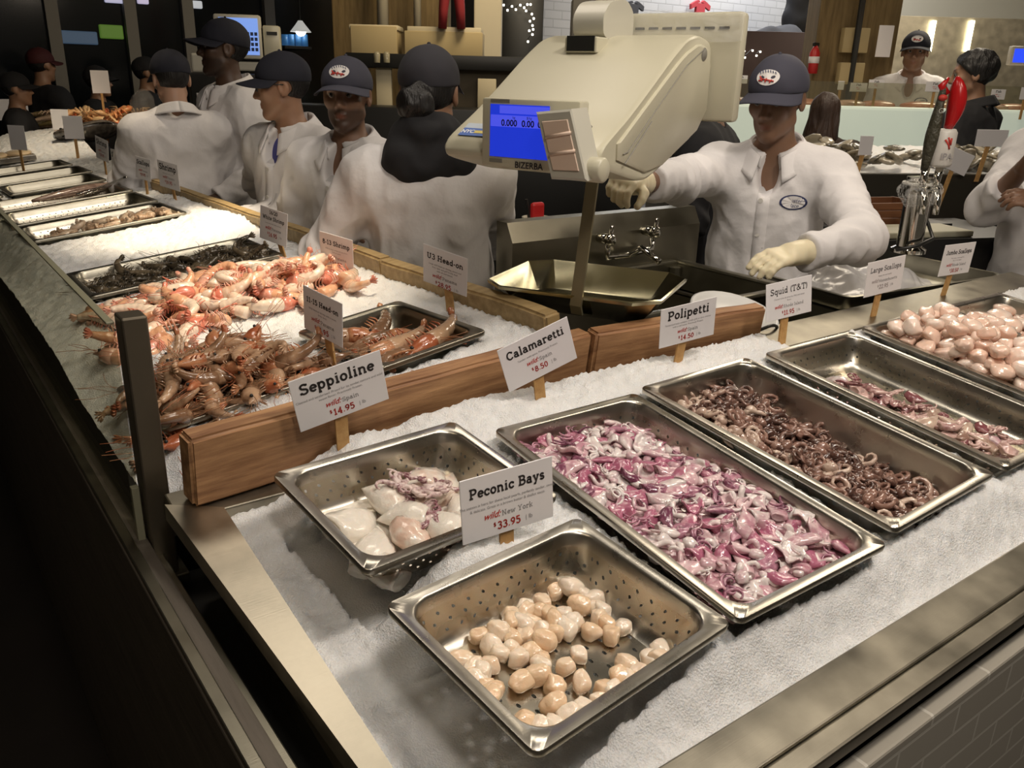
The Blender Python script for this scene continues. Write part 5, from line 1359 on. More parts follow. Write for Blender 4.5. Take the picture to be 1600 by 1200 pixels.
# brown head-on shrimp heaped over their pan
K = [shrimp_kit(420 + s, 0.150, 0.0160, cu, SHR_BROWN, (SHR_RED, SHR_BROWN)[s % 2]) for s, cu in enumerate((1.2, 1.9, 0.7, 2.3, 1.5, 0.9))]
mound = lambda a, b: -0.02 + 0.055 * math.exp(-(a / 0.13) ** 2 - (b / 0.10) ** 2)
pl = scat(26, 0.455, 1.545, 0.06, 0.31, 0.26, lambda a, b: -0.035, rr) + scat(34, 0.45, 1.545, 0.06, 0.35, 0.28, mound, rr, 0.5) + scat(18, 0.455, 1.55, 0.06, 0.20, 0.17, lambda a, b: mound(a, b) + 0.014, rr, 0.5)
pl += [(0.275, 1.50, -0.035, 1.9, 0.1, 0.5, 1.15), (0.29, 1.40, -0.045, 2.2, 0.2, 0.5, 1.1), (0.33, 1.395, -0.04, 0.4, 0.2, 0.2, 1.1), (0.63, 1.48, -0.008, 2.6, 0.3, 0.2, 1.1)]
pl = [(max(q[0], 0.335), *q[1:]) for q in pl]
shrimps(K, ML, pl, 'brown head-on shrimp in the heap behind the dark post', 'brown head-on shrimp')
# orange prawns
K = [shrimp_kit(440 + s, 0.155, 0.0200, cu, SHR_ORANGE, SHR_PINK, s % 3 == 0, True) for s, cu in enumerate((1.6, 2.4, 1.0, 2.8, 0.8, 2.0))]
mo = lambda a, b: -0.012 + 0.035 * math.exp(-(a / 0.24) ** 2 - (b / 0.13) ** 2)
pl = scat(34, 0.64, 2.10, 0.03, 0.50, 0.30, lambda a, b: -0.032, rr) + scat(60, 0.64, 2.07, 0.03, 0.58, 0.40, mo, rr, 0.5) + scat(26, 0.68, 2.08, 0.03, 0.40, 0.24, lambda a, b: mo(a, b) + 0.014, rr, 0.5)
pl += [(0.33 + 0.03 * k, 1.87 + 0.05 * (k % 3), -0.02, rr.uniform(0, 6), 0.2, 0.1, 1.0) for k in range(4)]
pl += [(0.90, 1.93, 0.008, 0.6, 0.2, 0.1, 1.1), (0.93, 2.02, 0.006, 2.2, 0.2, 0.1, 1.2), (0.90, 2.12, 0.006, 3.9, 0.2, 0.1, 1.1)]
pl = [(max(q[0], 0.32), *q[1:]) for q in pl]
shrimps(K, ML, pl, 'orange-pink prawn in the overflowing heap under the spotlight', 'orange prawns')
# dark shrimp
K = [shrimp_kit(460 + s, 0.145, 0.0150, cu, SHR_DARK, SHR_DARK) for s, cu in enumerate((1.0, 1.8, 0.6))]
pl = scat(44, 0.639, 2.505, 0.013, 0.47, 0.27, lambda a, b: -0.042, rr, 0.4) + scat(44, 0.65, 2.50, 0.013, 0.46, 0.25, lambda a, b: -0.020 + 0.012 * a / 0.2, rr, 0.5)
shrimps(K, ML, pl, 'dark grey-brown shrimp in the pan behind the orange prawns', 'dark shrimp')
# far pans
K = [shrimp_kit(480 + s, 0.115, 0.0165, cu, SHR_TAN, SHR_TAN, False, False) for s, cu in enumerate((1.8, 2.6, 1.2))]
shrimps(K, ML, scat(40, 0.66, 3.41, 0.042, 0.40, 0.18, lambda a, b: -0.030 + 0.022 * sst(-0.15, 0.1, a), rr), 'pale tan shrimp in the nearest of the far pans', 'tan shrimp')
shrimps(K, ML, scat(7, 0.78, 3.78, 0.042, 0.14, 0.10, lambda a, b: -0.045, rr) + [(0.36, 3.66, -0.02, 0.3, 0.2, 0.1, 1.0)], 'pale shrimp left in the corner of a far pan', 'leftover shrimp')
# whole fish with tongs, lobsters, big dark fish, crabs, fillets
FISH = wet('dark_fish_skin', (0.035, 0.030, 0.026), (0.13, 0.11, 0.09), 30, 0.22, 0.1, 0.05)
FISH_P = wet('pinkish_fish_skin', (0.22, 0.14, 0.11), (0.40, 0.28, 0.22), 30, 0.2, 0.2, 0.05)
def fish(label, mw, ln, h, w, mt):
    g = G(); rings = []
    for i in range(22):
        t = i / 21; r = math.sin(PI * min(t * 0.86 + 0.06, 1)) ** 0.75 * (1 - 0.72 * sst(0.55, 1, t))
        rings.append([Vector(((t - 0.5) * ln, math.cos(2 * PI * k / 14) * w * r, math.sin(2 * PI * k / 14) * h * r)) for k in range(14)])
    g.loft(rings); o = g.build('fish', [mt], None, mw, True); tag(o, label, 'fish')
    g = G(); x = ln * 0.48
    g.sheet(lambda u, v: (Vector((x + u * ln * 0.16, 0, (v - 0.5) * h * (0.5 + 2.2 * u) * (1 - 0.25 * math.sin(PI * v) * u))), Vector((0, 1, 0))), 6, 8, 0.003); g.build('tail_fin', [mt], o, None, True)
    g = G(); g.sheet(lambda u, v: (Vector(((u - 0.5) * ln * 0.4, 0, h * (0.85 + 0.35 * v * math.sin(PI * u)))), Vector((0, 1, 0))), 10, 3, 0.003); g.build('back_fin', [mt], o, None, True)
    g = G()
    for s in (-1, 1): g.ball((-ln * 0.41, s * w * 0.55, h * 0.2), (h * 0.09, h * 0.05, h * 0.09), 10, 6)
    g.build('eyes', [DARKP], o, None, True)
    return o
fish('whole dark fish lying across the perforated far pan', ML @ Matrix.Translation((0.72, 4.24, 0.0)) @ Matrix.Rotation(0.35, 4, 'Z') @ Matrix.Rotation(PI / 2 - 0.2, 4, 'X'), 0.46, 0.035, 0.022, FISH_P)
p = Lpix(150, 205, 0.09); fish('big dark fish on raised ice before the crab pile', Matrix.Translation(p) @ Matrix.Rotation(0.25, 4, 'Z') @ Matrix.Rotation(PI / 2 - 0.5, 4, 'X') @ Matrix.Rotation(-0.18, 4, 'Y'), 0.50, 0.115, 0.05, FISH)
c = empty('serving_tongs', ML @ Matrix.Translation((0.80, 4.10, 0.022)) @ Matrix.Rotation(0.72, 4, 'Z'), 'long steel tongs lying on the whole-fish pan', 'tongs')
for s in (-1, 1):
    g = G(); g.tube([Vector((-0.17, s * 0.020, 0)), Vector((-0.05, s * 0.016, 0)), Vector((0.13, s * 0.006, 0.012))], [0.008, 0.006, 0.008], 8, None, 0, True, 0.35); g.build('arm', [CHROME], c, None, True)
g = G(); g.tube([Vector((0.13, -0.007, 0.012)), Vector((0.143, 0, 0.013)), Vector((0.13, 0.007, 0.012))], 0.006, 8); g.build('hinge', [CHROME], c, None, True)
CRAB = wet('orange_crab_shell', (0.62, 0.13, 0.04), (0.80, 0.40, 0.16), 24, 0.3, 0.5, 0.05)
CRAB_T = wet('tan_crab_shell', (0.58, 0.32, 0.14), (0.75, 0.52, 0.28), 24, 0.3, 0.5, 0.05)
LOB = wet('speckled_lobster_shell', (0.36, 0.27, 0.10), (0.72, 0.50, 0.34), 70, 0.3, 0.4, 0.05)
def crab_kit(seed, mt):
    rr = random.Random(seed); g = G(); g.ball((0, 0, 0), (0.062, 0.045, 0.026), 16, 9); sh_ = g.mesh('crab', [mt], True)
    g = G()
    for s in (-1, 1):
        for k in range(4):
            y = -0.03 + 0.018 * k; g.tube([Vector((s * 0.045, y, 0)), Vector((s * 0.085, y * 1.6 + 0.004, 0.022)), Vector((s * 0.115, y * 2.1, -0.012))], [0.009, 0.008, 0.003], 7)
    lg = g.mesh('legs', [mt], True); g = G()
    for s in (-1, 1):
        g.tube([Vector((s * 0.045, 0.03, 0)), Vector((s * 0.080, 0.06, 0.008)), Vector((s * 0.055, 0.095, 0.006)), Vector((s * 0.03, 0.125, 0.0))], [0.010, 0.012, 0.021, 0.004], 9)
    return sh_, [('legs', lg), ('claws', g.mesh('claws', [mt], True))]
ck = [crab_kit(1, CRAB), crab_kit(2, CRAB_T)]; pro = {}
P0 = Lpix(188, 182, 0.12)
def smc(rr): 
    a = rr.uniform(0, 6.3); q = math.sqrt(rr.random()); return P0.x + 0.30 * q * math.cos(a) - 0.02, P0.y + 0.34 * q * math.sin(a)
for i, q in enumerate(drop(44, 0.055, smc, 0.0, 9, 7, None, 0.55)):
    me, parts = ck[0 if rnd.random() < 0.55 else 1]; key = me.name
    mw = Matrix.Translation((q[0], q[1], P0.z - 0.10 + q[2])) @ Euler((rnd.uniform(-0.6, 0.6), rnd.uniform(-0.6, 0.6), rnd.uniform(0, 6.3))).to_matrix().to_4x4()
    if key not in pro:
        o = put('crab', me, mw, 'orange or tan whole crab in the bright far pile', 'crab', 'crabs in the far pile'); pro[key] = (o, [link(n_, m_, o) for n_, m_ in parts])
    else: copy_tree(*pro[key], mw)
def lobster_kit():
    g = G(); g.tube([Vector((-0.13, 0, 0)), Vector((-0.11, 0, 0)), Vector((-0.05, 0, 0.004)), Vector((0.0, 0, 0))], [0.006, 0.026, 0.036, 0.032], 12, None, 0, True, 0.8); b = g.mesh('lobster', [LOB], True)
    g = G(); pts = [Vector((0.02 * k, 0, -0.0004 * k * k)) for k in range(8)]; g.tube(pts, [0.032 * (1 - 0.07 * k) * (1.06 if k % 2 else 0.94) for k in range(8)], 12, None, 0, True, 0.7)
    for f in (-1, -0.4, 0.4, 1): g.tube([Vector((0.14, f * 0.01, -0.02)), Vector((0.17, f * 0.03, -0.02)), Vector((0.195, f * 0.038, -0.022))], [0.012, 0.017, 0.004], 7, None, 0, True, 0.4)
    t_ = g.mesh('tail', [LOB], True); g = G()
    for s in (-1, 1):
        g.tube([Vector((-0.09, s * 0.02, 0)), Vector((-0.15, s * 0.06, 0.005)), Vector((-0.20, s * 0.055, 0.004)), Vector((-0.26, s * 0.035, 0))], [0.010, 0.013, 0.028, 0.004], 9, None, 0, True, 0.6)
    cl = g.mesh('claws', [LOB], True); g = G()
    for s in (-1, 1):
        for k in range(4): g.tube([Vector((-0.08 + 0.02 * k, s * 0.03, 0)), Vector((-0.085 + 0.025 * k, s * 0.07, 0.01)), Vector((-0.09 + 0.03 * k, s * 0.10, -0.02))], [0.006, 0.005, 0.002], 6)
    return b, [('tail', t_), ('claws', cl), ('legs', g.mesh('legs', [LOB], True))]
lk = lobster_kit(); pro = None
for k, (px, py, dz, yaw) in enumerate(((52, 204, 0.03, 0.5), (72, 196, 0.06, 0.2), (92, 192, 0.09, -0.4), (80, 184, 0.13, 0.4), (64, 190, 0.09, 1.0), (48, 197, 0.05, -0.2), (98, 200, 0.04, 0.8), (70, 178, 0.15, -0.6))):
    p = Lpix(px, py, dz); mw = rotz(p, yaw + PI) @ Matrix.Rotation(0.2, 4, 'X')
    if pro is None:
        o = put('lobster', lk[0], mw, 'speckled tan lobster heaped in the far left corner', 'lobster', 'lobsters in the far corner'); pro = (o, [link(n_, m_, o) for n_, m_ in lk[1]])
    else: copy_tree(*pro, mw)
c = empty('fillet_tray', ML @ Matrix.Translation((0.50, 5.90, 0.02)), 'shallow tray of yellowish fillets at the far left', 'tray')
g = G(); g.box((-0.26, -0.14, -0.02), (0.26, 0.14, 0.012), 0.004); g.build('tray', [STEEL], c)
g = G()
for k in range(4): g.ball((-0.19 + 0.125 * k, 0.0, 0.018), (0.075, 0.12, 0.02), 14, 8, Matrix.Rotation(0.0, 4, 'Z'))
tag(g.build('fillets', [wet('yellow_fillet', (0.66, 0.45, 0.22), (0.80, 0.62, 0.40), 14, 0.25)], c, None, True), kind='stuff')
# clear bag on the far ice
p = Lpix(228, 205, 0.0)
PLASTIC, nt_, b_ = nm('clear_film')
b_.inputs['Base Color'].default_value = (0.9, 0.9, 0.88, 1); b_.inputs['Roughness'].default_value = 0.12; b_.inputs['Alpha'].default_value = 0.13; b_.inputs['Specular IOR Level'].default_value = 0.9
nzf = N(nt_, 'ShaderNodeTexNoise'); nzf.inputs['Scale'].default_value = 38; tcf = N(nt_, 'ShaderNodeTexCoord'); nt_.links.new(tcf.outputs['Object'], nzf.inputs['Vector'])
bpf = N(nt_, 'ShaderNodeBump'); bpf.inputs['Strength'].default_value = 0.45; bpf.inputs['Distance'].default_value = 0.02; nt_.links.new(nzf.outputs['Fac'], bpf.inputs['Height']); nt_.links.new(bpf.outputs['Normal'], b_.inputs['Normal'])
sdf_obj('plastic_bag', lambda P: s_ell(P, (0, 0, 0.14), (0.09, 0.07, 0.15)) + 0.012 * lumps(P, 30, 1.0), (-0.13, -0.12, -0.05), (0.13, 0.12, 0.33), 0.012, [PLASTIC], None, rotz(p, 0.3))
tag(bpy.data.objects['plastic_bag'], 'clear plastic bag standing beside the far crab pile', 'bag')

# ------------------------------------------------------------------ price signs
price_sign('white price sign reading Seppioline, 14.95, above the cuttlefish pan', (0.517, 1.142, 1.159), (0.975, -0.091, 0.2), (-0.21, -0.11, 0.972), 0.151, 0.092, (0.521, 1.129, 1.055), 'Seppioline', ['Cleaned and tenderized. Prized for its tender texture and mild', 'sweet flavor. Previously Frozen.'], 'Spain', '14.95')
price_sign('white price sign reading Calamaretti, 8.50, behind the pink squid', (0.887, 1.116, 1.163), (0.93, -0.162, 0.331), (-0.335, 0.001, 0.942), 0.145, 0.088, (0.898, 1.091, 1.050), 'Calamaretti', ['Tender, mild spice. Previously Frozen.'], 'Spain', '8.50')
price_sign('white price sign reading Peconic Bays, 33.95, nearest the camera', (0.595, 0.801, 1.096), (0.997, -0.076, 0.032), (-0.027, 0.065, 0.998), 0.143, 0.091, (0.591, 0.760, 0.985), 'Peconic Bays', ['The season is here for these local pearls, perfectly tender, sweet', '& delicate. Great in a brown butter & shallot saute.'], 'New York', '33.95')
price_sign('white price sign reading Polipetti, 14.50, behind the octopus', (1.284, 1.125, 1.162), (0.98, -0.167, 0.112), (-0.126, -0.08, 0.989), 0.140, 0.086, (1.274, 1.115, 1.05), 'Polipetti', ['Tenderized baby octopus. Simply grill or slow simmer', 'with a red sauce. Previously Frozen.'], 'Spain', '14.50')
price_sign('white price sign reading Squid (T&T), 11.95', (1.622, 1.129, 1.169), (0.985, -0.148, 0.091), (-0.078, 0.091, 0.993), 0.139, 0.087, (1.605, 1.090, 1.04), 'Squid (T&T)', ['Cleaned tubes & tentacles. Mild and sweet', 'flavor.'], 'Rhode Island', '11.95')
price_sign('pale faded price sign reading Large Scallops, 22.95', (2.045, 1.148, 1.17), (0.993, -0.097, 0.067), (-0.068, -0.007, 0.998), 0.148, 0.092, (2.029, 1.120, 1.04), 'Large Scallops', ['Sweet, firm and tender.'], 'Massachusetts', '22.95', None, False, True)
price_sign('white price sign reading Jumbo Scallops, 30.50, at the right', (2.444, 1.165, 1.172), (0.996, -0.094, 0.0), (-0.006, -0.059, 0.998), 0.146, 0.091, (2.423, 1.135, 1.04), 'Jumbo Scallops', ['The largest, sweet and firm.', 'Sear in hot butter.'], 'Rhode Island', '30.50')
price_sign('small price sign reading U3 Head-on beside the half pan of large shrimp', (0.978, 1.575, 1.219), (0.38, -0.91, -0.167), (-0.121, -0.228, 0.966), 0.122, 0.094, (0.971, 1.574, 1.115), 'U3 Head-on', ['Large wild head-on shrimp, sweet and', 'firm. Split and grill in the shell', 'with oil and lemon.'], 'Panama', '28.95')
price_sign('price sign reading 11-15 Head-on between the heaps of shrimp', (0.633, 1.461, 1.188), (0.26, -0.953, -0.153), (-0.044, -0.17, 0.984), 0.114, 0.092, (0.626, 1.451, 1.07), '11-15 Head-on', ['Wild head-on shrimp with a sweet,', 'briny taste.'], 'Panama', '14.95')
price_sign('price sign reading 8-13 Shrimp in front of the staff coat', (0.926, 2.027, 1.186), (0.351, -0.932, -0.094), (-0.068, -0.126, 0.99), 0.118, 0.093, (0.935, 2.027, 1.10), '8-13 Shrimp', ['Wild shrimp, sweet and very firm.', 'Grill or saute.'], 'Panama', '24.95')
price_sign('price sign reading 16/20 White Shrimp beside the dark shrimp', (0.898, 2.392, 1.204), (0.288, -0.95, -0.119), (0.06, -0.106, 0.993), 0.123, 0.098, (0.93, 2.384, 1.10), 'White Shrimp', ['Sweet and mild white shrimp.'], 'Panama', '16.95', '16/20')
for lab, T, ex, ey, w, h, ft in (('small far sign standing alone in the brightest ice', (0.93, 3.59, 1.229), (0.316, -0.944, -0.096), (-0.037, -0.114, 0.993), 0.135, 0.106, (0.93, 3.573, 1.10)),
        ('small far sign left of the brightest ice, before the near coat', (0.929, 3.984, 1.219), (0.289, -0.954, -0.085), (0.069, -0.068, 0.995), 0.118, 0.094, (0.925, 3.969, 1.10)),
        ('small far sign beside the whole-fish pan', (0.938, 4.829, 1.238), (0.211, -0.966, -0.147), (0.044, -0.141, 0.989), 0.140, 0.112, (0.923, 4.82, 1.10)),
        ('narrow edge-on sign right of the tongs', (0.955, 4.611, 1.195), (0.15, -0.985, -0.04), (0.028, -0.04, 0.999), 0.13, 0.11, (0.954, 4.608, 1.10))):
    price_sign(lab, T, ex, ey, w, h, ft, 'Scallops' if 'brightest ice,' in lab else 'Shrimp', ['Wild caught, sweet and firm.'], 'Panama', '19.95', None, True)
def back_sign(lab, px, py, w, h, dz=0.0, yaw=-0.4, stake=0.16):
    q = Lpix(px, py, 0.0); base = Vector((q.x, q.y, q.z))
    T = base + Vector((0, 0, stake)); ex = (math.cos(yaw), math.sin(yaw), 0)
    price_sign(lab, T, ex, (0, 0, 1), w, h, base + Vector((0, 0, -0.03)), None, [], '', '', None, True)
back_sign('sign seen from behind right of the lobsters', 100, 226, 0.11, 0.13, 0, -0.5, 0.16)
back_sign('sign seen from behind in front of the big dark fish', 121, 243, 0.11, 0.13, 0, -0.5, 0.16)
back_sign('sign seen from behind near the small ice pan', 35, 262, 0.11, 0.13, 0, -0.9, 0.16)
back_sign('wide white sign at the far left edge', 20, 215, 0.30, 0.15, 0, 0.35, 0.20)
back_sign('tall sign rising over the crabs', 168, 212, 0.13, 0.15, 0, 0.3, 0.36)

# ------------------------------------------------------------------ hanging scale
ua = math.radians(-70); U = Vector((math.cos(ua), math.sin(ua), 0)); Vv = Vector((-U.y, U.x, 0)); C0 = Vector((1.283, 1.437, 0))
MS = Matrix(((U.x, Vv.x, 0, C0.x), (U.y, Vv.y, 0, C0.y), (0, 0, 1, 0), (0, 0, 0, 1)))          # local: x width, y depth, z up
SI = MS.inverted()
def s_at(px, py, v=None, u=None):
    n_ = Vv if v is not None else U; p0 = C0 + (Vv * v if v is not None else U * u)
    return SI @ onplane(px, py, p0, n_)
sc = empty('hanging_scale', MS, 'cream hanging shop scale with blue screen over its steel weighing tray', 'scale')
prof = [(-0.315, 1.474), (-0.322, 1.490), (-0.305, 1.510), (-0.21, 1.559), (-0.115, 1.617), (-0.03, 1.671), (0.045, 1.712), (0.10, 1.722), (0.165, 1.712), (0.185, 1.690), (0.185, 1.54), (-0.10, 1.437), (-0.16, 1.44)]
# smooth the profile, then bevel the two ends
def chaikin(P, it=2):
    for _ in range(it):
        Q = []
        for i in range(len(P)):
            a, b = Vector(P[i]), Vector(P[(i + 1) % len(P)]); Q += [a * 0.82 + b * 0.18, a * 0.18 + b * 0.82]
        P = Q
    return P
pr = chaikin(prof, 2); cen = sum(pr, Vector((0, 0))) / len(pr)
g = G(); rings = []
for u_, k_ in ((-0.178, 0.93), (-0.176, 0.97), (-0.168, 1.0), (0.164, 1.0), (0.174, 0.985), (0.177, 0.95)):
    rings.append([Vector((u_, cen.x + (p.x - cen.x) * k_, cen.y + (p.y - cen.y) * k_)) for p in pr])
g.loft(rings); auto(g.build('housing', [BEIGE], sc), 30)
# side cover with its seam
side = [(-0.285, 1.495), (-0.10, 1.607), (0.02, 1.678), (0.10, 1.705), (0.165, 1.690), (0.17, 1.545), (-0.09, 1.447)]
sp_ = chaikin(side, 1); sc_ = sum(sp_, Vector((0, 0))) / len(sp_)
g = G(); g.loft([[Vector((0.170, p.x, p.y)) for p in sp_], [Vector((0.180, p.x, p.y)) for p in sp_], [Vector((0.183, sc_.x + (p.x - sc_.x) * 0.97, sc_.y + (p.y - sc_.y) * 0.97)) for p in sp_]]); so = g.build('side_cover', [BEIGE], sc); auto(so, 40)
g = G(); g.tube([Vector((0.1848, -0.235, 1.496)), Vector((0.1848, -0.215, 1.500)), Vector((0.1848, -0.09, 1.583)), Vector((0.1848, 0.03, 1.660)), Vector((0.1848, 0.11, 1.692))], 0.0012, 5); g.tube([Vector((0.1848, -0.225, 1.478)), Vector((0.1848, -0.12, 1.552))], 0.0013, 5); g.build('panel_seam', [GREY_LABEL], so)
g = G(); T_ = Matrix.Translation((0.184, 0.118, 1.683)) @ Matrix.Rotation(PI / 2, 4, 'Y'); g.lathe([(0, 0.002), (0.0105, 0.002), (0.012, 0), (0.0135, 0)], 20, T_); g.build('round_lock', [GREY_LABEL], so, None, True)
# operator panel behind
g = G(); a = s_at(983, 22, v=0.205); b = s_at(1120, 224, v=0.205)
g.box((-0.155, 0.192, 1.545), (0.235, 0.232, 1.772), 0.010); op = g.build('operator_panel', [BEIGE], sc); auto(op, 40)
g = G()
for k in range(9): g.box((-0.085 + 0.0335 * k, 0.1905, 1.737), (-0.062 + 0.0335 * k, 0.1925, 1.742))
g.build('vent_slots', [DARKP], op)
g = G()
def film(u, v):
    x = -0.16 + 0.40 * u; z = 1.772 - 0.058 * v - 0.004 * math.sin(u * 9)
    return Vector((x, 0.186 - 0.004 * noise.noise((u * 22, v * 4, 2)) - 0.003 * v, z)), Vector((0, 1, 0))
g.sheet(film, 40, 8, 0.0008); g.build('plastic_film', [PLASTIC], op, None, True)
# hanger arm and hood
h0 = s_at(946, 60, v=0.10); hx = h0.x
g = G(); g.box((hx - 0.026, 0.085, 1.76), (hx + 0.026, 0.135, 4.2), 0.010); g.build('ceiling_arm', [BEIGE], sc)
g = G(); pr2 = chaikin([(0.02, 1.716), (0.015, 1.755), (0.045, 1.785), (0.12, 1.795), (0.16, 1.77), (0.16, 1.70), (0.07, 1.705)], 2)
g.loft([[Vector((hx - 0.037, p.x, p.y)) for p in pr2], [Vector((hx + 0.037, p.x, p.y)) for p in pr2]]); auto(g.build('hanger_hood', [BEIGE_GREY], sc), 40)
g = G(); g.box((hx - 0.033, -0.022, 1.680), (hx + 0.045, 0.03, 1.712), 0.003, Matrix.Translation((0, 0.0, 0)) ); g.box((hx - 0.027, -0.0235, 1.6835), (hx + 0.040, -0.010, 1.7135), 0.0, None, 1); g.build('hood_socket', [BEIGE, DARKP], sc)
# customer display
dv = -0.335
A = s_at(753, 152, v=dv); B_ = s_at(880, 163, v=dv); Cc = s_at(752, 255, v=dv); 
g = G(); x0, x1 = A.x, s_at(905, 200, v=dv).x; z1, z0 = A.z, Cc.z - 0.004
g.box((x0, dv, z0), (x1, dv + 0.035, z1), 0.005); ds = g.build('customer_display', [BEIGE], sc); auto(ds, 40)
s1 = s_at(767, 162, v=dv); s2 = s_at(846, 250, v=dv); sxr = s_at(858, 200, v=dv).x
SCR = mat('blue_screen', (0.01, 0.02, 0.30), 0.25, emit=0.62, ecol=(0.02, 0.055, 0.85))
SCR2 = mat('pale_blue_screen', (0.02, 0.03, 0.35), 0.25, emit=0.75, ecol=(0.09, 0.11, 0.95))
SCRK = mat('screen_digits', (0.01, 0.01, 0.06), 0.4)
zt, zb = s1.z, s2.z
g = G(); g.box((s1.x, dv - 0.0015, zb), (sxr, dv + 0.002, zt)); scr = g.build('screen', [SCR], ds)
hh = zt - zb
g = G(); g.box((s1.x + 0.002, dv - 0.0025, zt - hh * 0.42), (sxr, dv - 0.0016, zt - hh * 0.20)); g.box((s1.x + 0.022, dv - 0.0025, zt - hh * 0.17), (sxr, dv - 0.0016, zt - 0.002)); g.build('screen_band', [SCR2], scr)
for t_, f in (('0.000', 0.34), ('0.00', 0.66), ('0.00', 0.93)):
    text_mesh('screen_digits', t_, hh * 0.17, SCRK, scr, frame((s1.x + (sxr - s1.x) * f, dv - 0.003, zt - hh * 0.35), (1, 0, 0), None, (0, -1, 0)), 0, 'CENTER', 0.0004)
for t_, f in (('kg', 0.42), ('$/kg', 0.68)): text_mesh('screen_digits', t_, hh * 0.07, SCRK, scr, frame((s1.x + (sxr - s1.x) * f, dv - 0.003, zt - hh * 0.24), (1, 0, 0), None, (0, -1, 0)))
g = G(); g.box((s1.x, dv - 0.001, zt + 0.003), (s1.x + 0.043, dv + 0.002, zt + 0.009)); g.box((s1.x - 0.001, dv - 0.001, zb - 0.011), (s1.x + 0.028, dv + 0.002, zb - 0.004)); g.build('grey_label_strips', [GREY_LABEL], ds)
text_mesh('maker_lettering', 'BIZERBA', 0.0165, INK, ds, frame((sxr - 0.041, dv - 0.0015, zb - 0.013), (1, 0, -0.0), None, (0, -1, 0)), 0, 'CENTER', 0.0004)
# tilted side unit with the peach front
e0 = s_at(838, 182, v=-0.375); e1 = s_at(900, 290, v=-0.375)
g = G()
q0 = [s_at(*p, v=-0.380) for p in ((838, 175), (893, 170), (918, 283), (862, 280))]; q1 = [Vector((p.x + 0.006, -0.336, p.z + 0.002)) for p in q0]
cq = sum(q0, Vector()) / 4
g.loft([[cq + (p - cq) * 0.93 + Vector((0, -0.003, 0)) for p in q0], q0, q1]); su = g.build('side_unit', [BEIGE_GREY], sc); auto(su, 30)
g = G(); g.loft([[cq + (p - cq) * 0.72 + Vector((0, -0.0035, 0)) for p in q0], [cq + (p - cq) * 0.70 + Vector((0, -0.006, 0)) for p in q0]]); pf = g.build('peach_front', [PEACH], su)
g = G()
for f in (0.32, 0.68):
    l_ = q0[0].lerp(q0[3], f); r_ = q0[1].lerp(q0[2], f); l_ = cq + (l_ - cq) * 0.70; r_ = cq + (r_ - cq) * 0.70; g.tube([l_ + Vector((0, -0.0055, 0)), r_ + Vector((0, -0.0055, 0.006))], 0.0035, 6)
g.build('peach_ridges', [PEACH], pf, None, True)
hg = s_at(928, 264, v=-0.34)
g = G(); g.lathe([(0, 0.016), (0.019, 0.016), (0.022, 0.013), (0.022, -0.05), (0, -0.05)], 24, Matrix.Translation((hg.x + 0.012, -0.352, hg.z)) @ Matrix.Rotation(PI / 2, 4, 'Y')); g.build('hinge_barrel', [BEIGE], sc, None, True)
# city inspection sticker on the nose
T_ = frame((-0.120, -0.286, 1.5215), (1, 0, 0), (0, 0.86, 0.5))
g = G(); g.box((-0.035, -0.013, 0), (0.028, 0.013, 0.001), 0, T_); st_ = g.build('inspection_sticker', [mat('sticker_blue', (0.03, 0.11, 0.42), 0.4)], sc)
g = G(); g.box((-0.035, 0.013, 0), (0.028, 0.030, 0.001), 0, T_); g.build('sticker_top', [mat('sticker_pale', (0.42, 0.48, 0.55), 0.4)], sc)
g = G(); g.box((-0.002, -0.004, 0.001), (0.022, 0.005, 0.0015), 0, T_); g.build('yellow_strip', [mat('sticker_yellow', (0.62, 0.50, 0.10), 0.4)], st_)
text_mesh('sticker_lettering', 'NYC', 0.015, mat('sticker_white', (0.7, 0.72, 0.74), 0.4), st_, T_ @ Matrix.Translation((-0.018, 0, 0.0016)), 0, 'CENTER', 0.0005)
g = G(); w_ = s_at(922, 168, v=-0.2)
for (px, py) in ((0, 0),): g.ball((0.115, -0.243, 1.542), (0.006, 0.005, 0.004), 10, 6)
g.build('screw_cap', [GREY_LABEL], sc, None, True)
# strap and tray
y_s = -0.145
ta = s_at(931, 262, v=y_s); tb = s_at(899, 492, v=y_s - 0.015)
g = G(); dx_ = 0.0135
g.loft([[Vector((p.x - dx_, p.y - 0.003, p.z)), Vector((p.x + dx_, p.y - 0.003, p.z)), Vector((p.x + dx_, p.y + 0.003, p.z)), Vector((p.x - dx_, p.y + 0.003, p.z))] for p in (Vector((ta.x, y_s, 1.46)), Vector((ta.x * 0.85 + tb.x * 0.15, y_s, ta.z)), Vector((tb.x, tb.y, tb.z + 0.02)), Vector((tb.x, tb.y + 0.008, tb.z)), Vector((tb.x, tb.y + 0.05, tb.z - 0.008)), Vector((tb.x, 0.04, tb.z - 0.012)))])
g.build('hanging_strap', [mat('olive_steel', (0.30, 0.27, 0.17), 0.4, 0.7)], sc)
tang = math.atan2(-0.344, 0.199); 
MT = Matrix.Translation((1.283, 1.4365, 1.19)) @ Matrix.Rotation(tang, 4, 'Z')
def oct_ring(w, l, c, z): 
    return [Vector(p) for p in ((w / 2, -l / 2 + c, z), (w / 2, l / 2 - c, z), (w / 2 - c, l / 2, z), (-w / 2 + c, l / 2, z), (-w / 2, l / 2 - c, z), (-w / 2, -l / 2 + c, z), (-w / 2 + c, -l / 2, z), (w / 2 - c, -l / 2, z))]
g = G(); spec = [(0.405, 0.335, 0.050, -0.006), (0.408, 0.338, 0.050, 0.001), (0.400, 0.330, 0.050, 0.003), (0.392, 0.322, 0.048, -0.001), (0.315, 0.225, 0.035, -0.055), (0.305, 0.215, 0.034, -0.058)]
